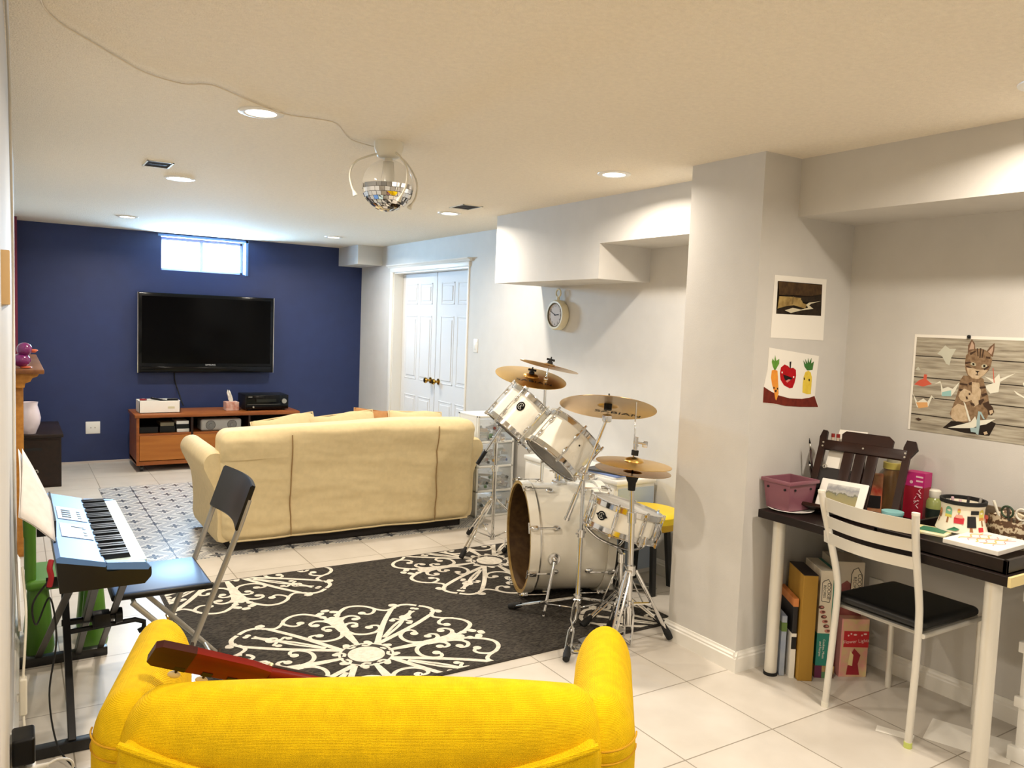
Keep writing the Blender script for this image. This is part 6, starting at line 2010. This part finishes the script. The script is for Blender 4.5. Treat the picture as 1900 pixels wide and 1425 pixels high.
em.text('COOKIE', 0.020, PF @ Matrix.Translation((0.0095, 0, 0.0003)) @ Matrix.Rotation(-PI / 2, 4, 'Z'))
em.text('RECIPES', 0.016, PF @ Matrix.Translation((-0.008, -0.002, 0.0003)) @ Matrix.Rotation(-PI / 2, 4, 'Z'))
em.build('emblem', BLACKM, t)
ck = MB()
for k_ in range(6):
    M = frame((-0.026 + 0.0065 * k_, -0.1012 - 0.0002 * k_, 0.262 - 0.021 * k_), (0, -1, 0), (1, 0, 0))
    ck.poly([V(0.013 * math.cos(a), 0.008 * math.sin(a), 0) for a in [2 * PI * j / 16 for j in range(16)]], k_ % 2, M)
    ck.poly([V(0.007 * math.cos(a) + 0.003, 0.004 * math.sin(a) + 0.001, 0.0003) for a in [2 * PI * j / 12 for j in range(12)]], 1 - k_ % 2, M)
ck.build('cookie_picture', [mat('cookie_brown', (96, 52, 40), 0.6), mat('cookie_pink', (196, 130, 116), 0.6)], t)
tx = MB()
PF2 = frame((-0.009, -0.1010, 0.075), (0, -1, 0), (1, 0, 0))
tx.text('Cookies, Mixes', 0.014, PF2 @ Matrix.Translation((0.004, 0, 0)) @ Matrix.Rotation(-PI / 2, 4, 'Z'))
tx.text('and Recipes', 0.014, PF2 @ Matrix.Translation((-0.011, 0, 0)) @ Matrix.Rotation(-PI / 2, 4, 'Z'))
tx.build('white_lettering', PAPER, t)
t = thing('game_box', 'large picture game box with emblem leaning behind the chair seat', 'game box', place(3.155, 2.185, 0.0, RZ), 'boxes under the desk')
MB().box((-0.028, -0.075, 0), (0.105, 0.085, 0.505), bev=0.0015, seg=1).build('carton', mat('cream_print_large', (226, 214, 194), 0.5, var=0.05), t)
PF = frame((0.040, -0.0758, 0.34), (0, -1, 0), (1, 0, 0))
pp = MB()
pp.poly([V(-0.066, -0.33, 0), V(0.062, -0.33, 0), V(0.062, 0.0, 0), V(0.03, 0.05, 0), V(-0.01, 0.08, 0), V(-0.066, 0.04, 0)], 0, PF)
pp.poly([V(0.03 * math.cos(a) - 0.03, 0.02 * math.sin(a) - 0.02, 0.0004) for a in [2 * PI * j / 16 for j in range(16)]], 1, PF)
pp.build('photo_print', [mat('dark_red_print', (104, 34, 40), 0.5, col2=(166, 90, 80), vscale=16), mat('pink_icing', (196, 120, 120), 0.6)], t)
em = MB()
ol = [(0.014, 0.01), (0.050, 0.005), (0.056, 0.05), (0.056, 0.105), (0.035, 0.140), (0.016, 0.130), (0.008, 0.110), (0.008, 0.04)]
em.poly([V(a, b, 0.0006) for a, b in ol], 1, PF)
em.tube([V(a, b, 0.0009) for a, b in ol + ol[:1]], 0.0014, 5, 0, PF)
em.text('COOKIE', 0.024, PF @ Matrix.Translation((0.0435, 0.068, 0.0012)) @ Matrix.Rotation(-PI / 2, 4, 'Z'))
em.text('RECIPES', 0.020, PF @ Matrix.Translation((0.0235, 0.064, 0.0012)) @ Matrix.Rotation(-PI / 2, 4, 'Z'))
em.build('emblem', [BLACKM, CB], t)
t = thing('game_box', 'pink Flower Lights craft box standing in front under the desk', 'game box', place(3.155, 2.075, 0.0, math.radians(-30)), 'boxes under the desk')
MB().box((-0.062, -0.030, 0), (0.062, 0.030, 0.262), bev=0.0015, seg=1).build('carton', mat('pink_blossom_print', (222, 150, 146), 0.5, col2=(206, 186, 130), vscale=26), t)
MB().box((-0.0626, -0.0306, 0.0), (-0.056, 0.0306, 0.2625)).build('pink_side', mat('pink_side_print', (226, 156, 150), 0.5), t)
MB().box((-0.050, -0.0308, 0.135), (0.0625, -0.0302, 0.208)).build('red_banner', mat('red_banner', (190, 20, 30), 0.45), t)
tx = MB()
tx.text('Flower Lights', 0.0215, frame((0.007, -0.0312, 0.162), (0, -1, 0), (1, 0, 0.10)))
for k_, (x, z) in enumerate(((-0.03, 0.188), (0.0, 0.192), (0.03, 0.190), (0.045, 0.196), (-0.018, 0.196))):
    tx.poly([V(x + 0.004 * (1 + k_ % 2) * math.cos(a), -0.0312, z + 0.004 * math.sin(a)) for a in [2 * PI * j / 10 for j in range(10)]])
tx.build('banner_lettering', mat('pale_pink_lettering', (236, 200, 196), 0.5), t)
pp = MB()
pp.poly([V(-0.03, -0.0309, 0.01), V(0.03, -0.0309, 0.01), V(0.02, -0.0309, 0.06), V(0.03, -0.0309, 0.10), V(0.0, -0.0309, 0.13), V(-0.02, -0.0309, 0.09)], 0)
pp.poly([V(-0.025, -0.0312, 0.055), V(-0.005, -0.0312, 0.050), V(-0.002, -0.0312, 0.10), V(-0.018, -0.0312, 0.12)], 1)
pp.build('lamp_picture', [mat('deep_red_print', (150, 20, 36), 0.5), mat('pale_glow_print', (226, 206, 150), 0.5)], t)

# papers on the floor and the white cabinet at the right edge
for k_, (p, rz, w_, d, lab) in enumerate((((3.045, 1.49, 0.0008), 0.35, 0.20, 0.28, 'white paper sheet on the floor behind the front desk leg'), ((2.84, 1.66, 0.0008), 0.45, 0.05, 0.13, 'small white paper strip on the floor beside the chair foot'))):
    o = MB().box((-w_ / 2, -d / 2, 0), (w_ / 2, d / 2, 0.0008), M=place(p[0], p[1], p[2], rz)).build('paper_sheet', PAPER)
    tag(o, lab, 'paper', 'papers on the floor')
t = thing('white_cabinet', 'white panelled cabinet cut off by the right picture edge', 'cabinet', at(3.18, 1.165, 0))
MB().box((-0.13, -0.20, 0.05), (0.14, 0.17, 0.60), bev=0.003).build('carcass', WHITE, t)
MB().box((-0.145, -0.22, 0.0), (0.14, 0.19, 0.055), bev=0.005).build('plinth', WHITE, t)
for z in (0.20, 0.40, 0.585):
    MB().box((-0.142, -0.21, z), (0.14, 0.182, z + 0.04), bev=0.004).build('moulding', WHITE, t)

# ---------------------------------------------------------------- pictures on the alcove walls
def picmat(name, c, c2=None, sc=40):
    return mat(name, c, 0.75, col2=c2, vscale=sc, spec=0.2)


def wall_prism(poly, d, mt, name, parent, n):
    n = V(n)
    m = MB()
    a, b = [V(p) for p in poly], [V(p) + n * d for p in poly]
    k = len(poly)
    m.add(a + b, [list(range(k)), list(range(k, 2 * k))] + [(i, (i + 1) % k, k + (i + 1) % k, k + i) for i in range(k)])
    return m.build(name, mt, parent, True)


NY = V(0, -1, 0)
LAY = [0]


def layer(m, pts, mi, n, base=0.0012):
    LAY[0] += 1
    m.poly([V(p) + V(n) * (base + 0.00004 * LAY[0]) for p in pts], mi)


Y0 = 2.3355
t = thing('photo_print', 'white card with a dark landscape photo pinned on the column wall', 'photo', at(2.985, Y0, 1.62))
wall_prism([(2.809, Y0, 1.757), (3.163, Y0, 1.759), (3.168, Y0, 1.479), (2.806, Y0, 1.484)], 0.001, PAPER, 'card', t, NY)
m = MB()
LAY[0] = 0
layer(m, [(2.831, Y0, 1.732), (3.134, Y0, 1.734), (3.140, Y0, 1.591), (2.832, Y0, 1.589)], 0, NY)
pd = [[(150,420),(600,452),(607,155),(178,115)]]
layer(m, [(2.838, 2.329, 1.666), (2.914, 2.329, 1.667), (2.983, 2.329, 1.665), (2.999, 2.329, 1.643), (3.028, 2.329, 1.637), (3.016, 2.329, 1.619), (2.938, 2.329, 1.631), (2.884, 2.329, 1.624), (2.831, 2.329, 1.611)], 1, NY)
layer(m, [(2.827, 2.329, 1.729), (3.123, 2.329, 1.730), (3.126, 2.329, 1.690), (3.053, 2.329, 1.677), (2.913, 2.329, 1.675), (2.836, 2.329, 1.671)], 2, NY)
layer(m, [(2.879, 2.329, 1.606), (2.932, 2.329, 1.619), (2.988, 2.329, 1.614), (3.037, 2.329, 1.624), (3.021, 2.329, 1.637), (3.041, 2.329, 1.647), (3.123, 2.329, 1.658), (3.056, 2.329, 1.643), (3.043, 2.329, 1.635), (3.073, 2.329, 1.621), (2.989, 2.329, 1.610), (2.921, 2.329, 1.596)], 3, NY)
layer(m, [(2.983, 2.329, 1.667), (3.083, 2.329, 1.665), (3.098, 2.329, 1.657), (3.013, 2.329, 1.646), (2.984, 2.329, 1.656)], 0, NY)
layer(m, [(2.927, 2.329, 1.669), (2.934, 2.329, 1.669), (2.931, 2.329, 1.635), (2.922, 2.329, 1.635)], 4, NY)
m.build('photo', [picmat('photo_black', (30, 24, 18), (52, 40, 26), 50), picmat('photo_glow', (176, 150, 92), (120, 96, 54), 30), picmat('photo_sky', (84, 62, 34), (54, 38, 24), 40), picmat('photo_foam', (206, 196, 168)), picmat('photo_mid', (120, 100, 62))], t, True)

t = thing('child_drawing', 'painted drawing of a carrot, apple and pineapple pinned under the photo', 'drawing', at(2.985, Y0, 1.31))
sheet = [(2.801, 2.329, 1.441), (3.146, 2.329, 1.407), (3.139, 2.329, 1.336), (3.135, 2.329, 1.223), (3.167, 2.329, 1.170), (2.962, 2.329, 1.179), (2.783, 2.329, 1.198), (2.782, 2.329, 1.269), (2.800, 2.329, 1.345)]
wall_prism([(p[0], Y0, p[2]) for p in sheet], 0.001, PAPER, 'sheet', t, NY)
m = MB()
LAY[0] = 0
OUTL = 9


def blob(pts, mi, mm, n):
    layer(mm, pts, mi, n)


def flat(L):
    return [(p[0], Y0, p[2]) for p in L]


blob(flat([(2.782, 2.329, 1.269), (2.825, 2.329, 1.250), (2.881, 2.329, 1.230), (2.958, 2.329, 1.215), (3.043, 2.329, 1.211), (3.093, 2.329, 1.215), (3.132, 2.329, 1.223), (3.164, 2.329, 1.171), (3.032, 2.329, 1.175), (2.934, 2.329, 1.181), (2.857, 2.329, 1.193), (2.783, 2.329, 1.199)]), 0, m, NY)
blob(flat([(2.827, 2.329, 1.340), (2.843, 2.329, 1.344), (2.865, 2.329, 1.339), (2.871, 2.329, 1.309), (2.877, 2.329, 1.272), (2.882, 2.329, 1.238), (2.870, 2.329, 1.207), (2.862, 2.329, 1.213), (2.852, 2.329, 1.245), (2.835, 2.329, 1.277), (2.825, 2.329, 1.309)]), 1, m, NY)
blob(flat([(2.843, 2.329, 1.343), (2.832, 2.329, 1.358), (2.823, 2.329, 1.378), (2.828, 2.329, 1.394), (2.840, 2.329, 1.381), (2.842, 2.329, 1.409), (2.853, 2.329, 1.383), (2.872, 2.329, 1.392), (2.873, 2.329, 1.370), (2.859, 2.329, 1.352), (2.853, 2.329, 1.343)]), 2, m, NY)
blob(flat([(2.933, 2.329, 1.361), (2.909, 2.329, 1.367), (2.886, 2.329, 1.354), (2.882, 2.329, 1.327), (2.889, 2.329, 1.299), (2.914, 2.329, 1.274), (2.954, 2.329, 1.260), (2.974, 2.329, 1.262), (2.986, 2.329, 1.285), (2.993, 2.329, 1.317), (2.989, 2.329, 1.343), (2.969, 2.329, 1.353), (2.948, 2.329, 1.350)]), 3, m, NY)
blob(flat([(2.942, 2.329, 1.379), (2.954, 2.329, 1.381), (2.953, 2.329, 1.350), (2.945, 2.329, 1.350)]), 4, m, NY)
blob(flat([(2.903, 2.329, 1.323), (2.970, 2.329, 1.307), (2.951, 2.329, 1.292), (2.934, 2.329, 1.286), (2.915, 2.329, 1.302)]), 4, m, NY)
blob(flat([(2.934, 2.329, 1.286), (2.950, 2.329, 1.294), (2.958, 2.329, 1.299), (2.943, 2.329, 1.301), (2.924, 2.329, 1.294)]), 7, m, NY)
blob(flat([(2.893, 2.329, 1.336), (2.901, 2.329, 1.334), (2.899, 2.329, 1.327), (2.892, 2.329, 1.329)]), 6, m, NY)
blob(flat([(2.972, 2.329, 1.315), (2.981, 2.329, 1.313), (2.978, 2.329, 1.306), (2.971, 2.329, 1.308)]), 6, m, NY)
blob(flat([(3.056, 2.329, 1.334), (3.077, 2.329, 1.340), (3.094, 2.329, 1.331), (3.104, 2.329, 1.308), (3.105, 2.329, 1.270), (3.104, 2.329, 1.232), (3.077, 2.329, 1.232), (3.044, 2.329, 1.240), (3.042, 2.329, 1.280), (3.046, 2.329, 1.313)]), 5, m, NY)
blob(flat([(3.066, 2.329, 1.341), (3.046, 2.329, 1.359), (3.036, 2.329, 1.387), (3.056, 2.329, 1.368), (3.047, 2.329, 1.394), (3.066, 2.329, 1.373), (3.067, 2.329, 1.399), (3.078, 2.329, 1.376), (3.092, 2.329, 1.399), (3.093, 2.329, 1.373), (3.111, 2.329, 1.383), (3.105, 2.329, 1.343), (3.080, 2.329, 1.341)]), 8, m, NY)
for pts in ([(3.045, 2.329, 1.307), (3.052, 2.329, 1.309), (3.056, 2.329, 1.299), (3.049, 2.329, 1.296)], [(3.080, 2.329, 1.302), (3.090, 2.329, 1.303), (3.091, 2.329, 1.291), (3.082, 2.329, 1.292)], [(2.845, 2.329, 1.268), (2.853, 2.329, 1.266), (2.851, 2.329, 1.258), (2.844, 2.329, 1.261)], [(2.868, 2.329, 1.263), (2.876, 2.329, 1.264), (2.877, 2.329, 1.255), (2.869, 2.329, 1.256)], [(2.856, 2.329, 1.254), (2.868, 2.329, 1.254), (2.865, 2.329, 1.243), (2.858, 2.329, 1.245)]):
    blob(flat(pts), 4, m, NY)
m.build('painting', [picmat('brown_paint', (118, 44, 30), (96, 34, 24)), picmat('carrot_orange', (232, 160, 56), (226, 136, 60)), picmat('leaf_green', (110, 160, 60), (90, 140, 50)), picmat('apple_red', (186, 16, 26), (160, 10, 20)), picmat('ink_black', (30, 18, 16)), picmat('pineapple_yellow', (232, 206, 80), (220, 188, 64)), picmat('white_dot', (245, 240, 235)), picmat('tongue_pink', (210, 130, 120)), picmat('dark_leaf_green', (50, 130, 54), (70, 100, 50))], t, True)

XP = 3.3445
NX = V(-1, 0, 0)
t = thing('kitten_poster', 'poster of a tabby kitten with paper cranes on grey boards', 'poster', at(XP, 1.69, 1.31))
PY0, PY1, PZ0, PZ1 = 2.002, 1.375, 1.105, 1.523
wall_prism([(XP, PY0, PZ1), (XP, PY1, PZ1), (XP, PY1, PZ0), (XP, PY0, PZ0)], 0.0012, PAPER, 'sheet', t, NX)
m = MB()
LAY[0] = 0
BD = NT('weathered_board_print')
vv = BD.co((1, 2.2, 26))
BD.l(BD.ramp(BD.noise(vv, 3.2, 7), [(0.25, (112, 102, 86)), (0.5, (164, 156, 138)), (0.75, (196, 190, 172))]), BD.b.inputs['Base Color'])
BD.b.inputs['Roughness'].default_value = 0.7
layer(m, [(XP, PY0 - 0.010, PZ1 - 0.012), (XP, PY1, PZ1 - 0.012), (XP, PY1, PZ0), (XP, PY0 - 0.010, PZ0)], 0, NX, 0.0014)


def L_(pts, mi):
    layer(m, [(XP, p[1], p[2]) for p in pts], mi, NX, 0.0014)


def off(a, b):
    return V(a) + V(b)


# joints between the boards
for za in (1.432, 1.340, 1.255, 1.178):
    L_([(0, PY0 - 0.010, za), (0, PY1, za - 0.004), (0, PY1, za - 0.008), (0, PY0 - 0.010, za - 0.004)], 1)
# cranes behind
W, T_, O_, R_ = 4, 9, 10, 11
L_([(3.337, 1.896, 1.443), (3.337, 1.865, 1.480), (3.337, 1.846, 1.467), (3.337, 1.818, 1.468), (3.337, 1.835, 1.432), (3.337, 1.841, 1.397), (3.337, 1.855, 1.403), (3.337, 1.875, 1.434)], 13)
L_([(3.337, 1.988, 1.304), (3.337, 1.969, 1.323), (3.337, 1.949, 1.332), (3.337, 1.947, 1.352), (3.337, 1.934, 1.351), (3.337, 1.934, 1.330), (3.337, 1.909, 1.312), (3.337, 1.948, 1.298)], R_)
L_([(3.337, 1.988, 1.369), (3.337, 1.976, 1.383), (3.337, 1.963, 1.367), (3.337, 1.976, 1.366)], 13)
L_([(3.337, 1.993, 1.268), (3.337, 1.967, 1.229), (3.337, 1.942, 1.247), (3.337, 1.923, 1.234), (3.337, 1.907, 1.264), (3.337, 1.891, 1.248), (3.337, 1.904, 1.255), (3.337, 1.918, 1.214), (3.337, 1.967, 1.205)], W)
L_([(3.337, 1.973, 1.227), (3.337, 1.923, 1.232), (3.337, 1.919, 1.212), (3.337, 1.960, 1.202)], O_)
L_([(3.337, 1.898, 1.313), (3.337, 1.874, 1.329), (3.337, 1.861, 1.297), (3.337, 1.840, 1.306), (3.337, 1.819, 1.300), (3.337, 1.793, 1.331), (3.337, 1.808, 1.291), (3.337, 1.823, 1.268), (3.337, 1.864, 1.268), (3.337, 1.872, 1.321)], W)
L_([(3.337, 1.863, 1.282), (3.337, 1.825, 1.293), (3.337, 1.823, 1.268), (3.337, 1.863, 1.265)], T_)
L_([(3.337, 1.695, 1.362), (3.337, 1.659, 1.352), (3.337, 1.639, 1.377), (3.337, 1.634, 1.357), (3.337, 1.577, 1.384), (3.337, 1.633, 1.344), (3.337, 1.619, 1.328), (3.337, 1.633, 1.344), (3.337, 1.636, 1.303), (3.337, 1.667, 1.294), (3.337, 1.692, 1.322), (3.337, 1.658, 1.338)], W)
L_([(3.337, 1.666, 1.398), (3.337, 1.663, 1.398), (3.337, 1.654, 1.339), (3.337, 1.657, 1.338)], R_)
L_([(3.337, 1.580, 1.315), (3.337, 1.538, 1.293), (3.337, 1.537, 1.287), (3.337, 1.567, 1.300)], W)
L_([(3.337, 1.549, 1.347), (3.337, 1.538, 1.352), (3.337, 1.536, 1.332), (3.337, 1.544, 1.335)], W)
# shadow under the kitten in the print, body, haunch
L_([(3.337, 1.848, 1.131), (3.337, 1.815, 1.164), (3.337, 1.740, 1.173), (3.337, 1.662, 1.186), (3.337, 1.635, 1.176), (3.337, 1.657, 1.123), (3.337, 1.756, 1.122), (3.337, 1.833, 1.130)], 1)
L_([(3.337, 1.779, 1.359), (3.337, 1.791, 1.338), (3.337, 1.795, 1.303), (3.337, 1.802, 1.267), (3.337, 1.813, 1.227), (3.337, 1.823, 1.195), (3.337, 1.808, 1.168), (3.337, 1.760, 1.164), (3.337, 1.710, 1.177), (3.337, 1.675, 1.188), (3.337, 1.664, 1.216), (3.337, 1.667, 1.253), (3.337, 1.675, 1.286), (3.337, 1.689, 1.319), (3.337, 1.698, 1.352), (3.337, 1.725, 1.360)], 2)
L_([(3.337, 1.817, 1.216), (3.337, 1.793, 1.240), (3.337, 1.758, 1.233), (3.337, 1.746, 1.210), (3.337, 1.747, 1.172), (3.337, 1.794, 1.165), (3.337, 1.816, 1.178)], 3)
L_([(3.337, 1.743, 1.335), (3.337, 1.713, 1.334), (3.337, 1.703, 1.297), (3.337, 1.706, 1.249), (3.337, 1.725, 1.233), (3.337, 1.737, 1.260)], 3)
# head and ears
L_([(3.337, 1.769, 1.453), (3.337, 1.770, 1.484), (3.337, 1.757, 1.511), (3.337, 1.744, 1.494), (3.337, 1.739, 1.468), (3.337, 1.749, 1.454)], 5)
L_([(3.337, 1.765, 1.467), (3.337, 1.756, 1.503), (3.337, 1.745, 1.485), (3.337, 1.745, 1.470)], 6)
L_([(3.337, 1.697, 1.460), (3.337, 1.682, 1.484), (3.337, 1.666, 1.498), (3.337, 1.665, 1.472), (3.337, 1.669, 1.442), (3.337, 1.683, 1.448)], 5)
L_([(3.337, 1.689, 1.462), (3.337, 1.670, 1.488), (3.337, 1.670, 1.468), (3.337, 1.675, 1.451)], 6)
L_([(3.337, 1.775, 1.443), (3.337, 1.763, 1.457), (3.337, 1.737, 1.472), (3.337, 1.717, 1.474), (3.337, 1.697, 1.467), (3.337, 1.680, 1.451), (3.337, 1.670, 1.431), (3.337, 1.673, 1.404), (3.337, 1.682, 1.384), (3.337, 1.699, 1.365), (3.337, 1.717, 1.347), (3.337, 1.741, 1.349), (3.337, 1.762, 1.361), (3.337, 1.772, 1.381), (3.337, 1.777, 1.411)], 2)
L_([(3.337, 1.768, 1.391), (3.337, 1.744, 1.393), (3.337, 1.727, 1.387), (3.337, 1.698, 1.389), (3.337, 1.683, 1.387), (3.337, 1.699, 1.365), (3.337, 1.717, 1.349), (3.337, 1.741, 1.350), (3.337, 1.760, 1.364)], 3)
for pts in ([(3.337, 1.734, 1.474), (3.337, 1.729, 1.474), (3.337, 1.725, 1.442), (3.337, 1.729, 1.442)], [(3.337, 1.721, 1.475), (3.337, 1.716, 1.475), (3.337, 1.716, 1.436), (3.337, 1.721, 1.435)], [(3.337, 1.709, 1.471), (3.337, 1.704, 1.468), (3.337, 1.708, 1.436), (3.337, 1.713, 1.437)], [(3.337, 1.761, 1.454), (3.337, 1.737, 1.464), (3.337, 1.738, 1.458), (3.337, 1.757, 1.444)], [(3.337, 1.776, 1.415), (3.337, 1.753, 1.418), (3.337, 1.754, 1.412), (3.337, 1.775, 1.406)], [(3.337, 1.773, 1.401), (3.337, 1.755, 1.397), (3.337, 1.744, 1.393), (3.337, 1.757, 1.392), (3.337, 1.771, 1.396)], [(3.337, 1.695, 1.443), (3.337, 1.679, 1.441), (3.337, 1.677, 1.433), (3.337, 1.695, 1.435)], [(3.337, 1.701, 1.392), (3.337, 1.684, 1.404), (3.337, 1.678, 1.407), (3.337, 1.682, 1.397), (3.337, 1.697, 1.386)],
            [(3.337, 1.790, 1.327), (3.337, 1.759, 1.325), (3.337, 1.760, 1.318), (3.337, 1.791, 1.320)], [(3.337, 1.791, 1.303), (3.337, 1.760, 1.299), (3.337, 1.763, 1.292), (3.337, 1.793, 1.294)], [(3.337, 1.756, 1.330), (3.337, 1.743, 1.335), (3.337, 1.742, 1.324), (3.337, 1.752, 1.320)], [(3.337, 1.711, 1.317), (3.337, 1.686, 1.323), (3.337, 1.685, 1.315), (3.337, 1.708, 1.310)], [(3.337, 1.702, 1.287), (3.337, 1.683, 1.296), (3.337, 1.676, 1.290), (3.337, 1.695, 1.278)], [(3.337, 1.710, 1.262), (3.337, 1.691, 1.271), (3.337, 1.688, 1.265), (3.337, 1.702, 1.243), (3.337, 1.708, 1.249)], [(3.337, 1.693, 1.251), (3.337, 1.671, 1.263), (3.337, 1.667, 1.257), (3.337, 1.687, 1.241)], [(3.337, 1.743, 1.252), (3.337, 1.726, 1.247), (3.337, 1.722, 1.237), (3.337, 1.738, 1.239)]):
    L_(pts, 7)
# eyes, nose, mouth
for cx, cy in ((805, 425), (940, 445)):
    pass
L_([(3.337, 1.755, 1.408), (3.337, 1.746, 1.417), (3.337, 1.734, 1.412), (3.337, 1.732, 1.402), (3.337, 1.743, 1.401)], 8)
L_([(3.337, 1.747, 1.413), (3.337, 1.738, 1.412), (3.337, 1.737, 1.404), (3.337, 1.745, 1.403)], 1)
L_([(3.337, 1.710, 1.404), (3.337, 1.703, 1.411), (3.337, 1.689, 1.409), (3.337, 1.687, 1.402), (3.337, 1.700, 1.395), (3.337, 1.708, 1.397)], 8)
L_([(3.337, 1.703, 1.409), (3.337, 1.694, 1.408), (3.337, 1.694, 1.399), (3.337, 1.702, 1.398)], 1)
L_([(3.337, 1.733, 1.382), (3.337, 1.715, 1.382), (3.337, 1.723, 1.373)], 1)
L_([(3.337, 1.725, 1.374), (3.337, 1.722, 1.374), (3.337, 1.722, 1.366), (3.337, 1.712, 1.366), (3.337, 1.722, 1.364), (3.337, 1.733, 1.366), (3.337, 1.725, 1.367)], 1)
# paws
L_([(3.337, 1.787, 1.289), (3.337, 1.771, 1.305), (3.337, 1.746, 1.297), (3.337, 1.733, 1.281), (3.337, 1.737, 1.260), (3.337, 1.760, 1.250), (3.337, 1.781, 1.255), (3.337, 1.792, 1.271)], 3)
L_([(3.337, 1.763, 1.273), (3.337, 1.755, 1.273), (3.337, 1.752, 1.263), (3.337, 1.759, 1.261)], 7)
L_([(3.337, 1.751, 1.289), (3.337, 1.744, 1.288), (3.337, 1.745, 1.280), (3.337, 1.751, 1.281)], 7)
L_([(3.337, 1.687, 1.241), (3.337, 1.672, 1.258), (3.337, 1.653, 1.241), (3.337, 1.645, 1.222), (3.337, 1.654, 1.208), (3.337, 1.668, 1.209), (3.337, 1.672, 1.229)], 7)
L_([(3.337, 1.665, 1.225), (3.337, 1.652, 1.230), (3.337, 1.648, 1.218), (3.337, 1.660, 1.210)], 3)
# big crane in front
L_([(3.337, 1.825, 1.135), (3.337, 1.759, 1.160), (3.337, 1.733, 1.171), (3.337, 1.718, 1.196), (3.337, 1.710, 1.180), (3.337, 1.696, 1.182), (3.337, 1.637, 1.194), (3.337, 1.673, 1.168), (3.337, 1.702, 1.159), (3.337, 1.724, 1.146), (3.337, 1.778, 1.139)], W)
L_([(3.337, 1.770, 1.253), (3.337, 1.761, 1.243), (3.337, 1.733, 1.174), (3.337, 1.741, 1.171)], W)
L_([(3.337, 1.710, 1.180), (3.337, 1.707, 1.218), (3.337, 1.695, 1.216), (3.337, 1.678, 1.188), (3.337, 1.685, 1.187), (3.337, 1.699, 1.209), (3.337, 1.696, 1.162), (3.337, 1.699, 1.120), (3.337, 1.709, 1.125)], 12)
L_([(3.337, 1.734, 1.146), (3.337, 1.708, 1.150), (3.337, 1.706, 1.129), (3.337, 1.730, 1.130)], 12)
L_([(3.337, 1.692, 1.152), (3.337, 1.664, 1.152), (3.337, 1.660, 1.129), (3.337, 1.686, 1.125)], 1)
L_([(3.337, 1.680, 1.135), (3.337, 1.668, 1.141), (3.337, 1.662, 1.130), (3.337, 1.675, 1.125)], 3)
L_([(3.337, 1.971, 1.155), (3.337, 1.956, 1.161), (3.337, 1.941, 1.155), (3.337, 1.955, 1.148)], 7)
m.build('print', [BD.m, picmat('print_black', (40, 32, 26)), picmat('tabby_fur', (150, 124, 96), (112, 88, 64), 70), picmat('pale_fur', (206, 186, 156), (180, 156, 124), 70), picmat('crane_white', (226, 224, 208)), picmat('ear_brown', (112, 86, 66)), picmat('ear_inside', (186, 158, 136)), picmat('tabby_stripe', (70, 52, 40)), picmat('eye_grey', (190, 186, 160)), picmat('crane_teal', (150, 194, 190)), picmat('crane_orange', (220, 168, 110)), picmat('crane_coral', (206, 96, 74)), picmat('crane_blue_grey', (158, 182, 184)), picmat('faded_crane', (196, 196, 180))], t, True)
MB().cyl((XP, 1.768, 1.521), (XP - 0.010, 1.768, 1.521), 0.006, n=12).box((XP - 0.006, 1.762, 1.512), (XP - 0.001, 1.774, 1.524)).build('push_pin', BLACKM, t, True)
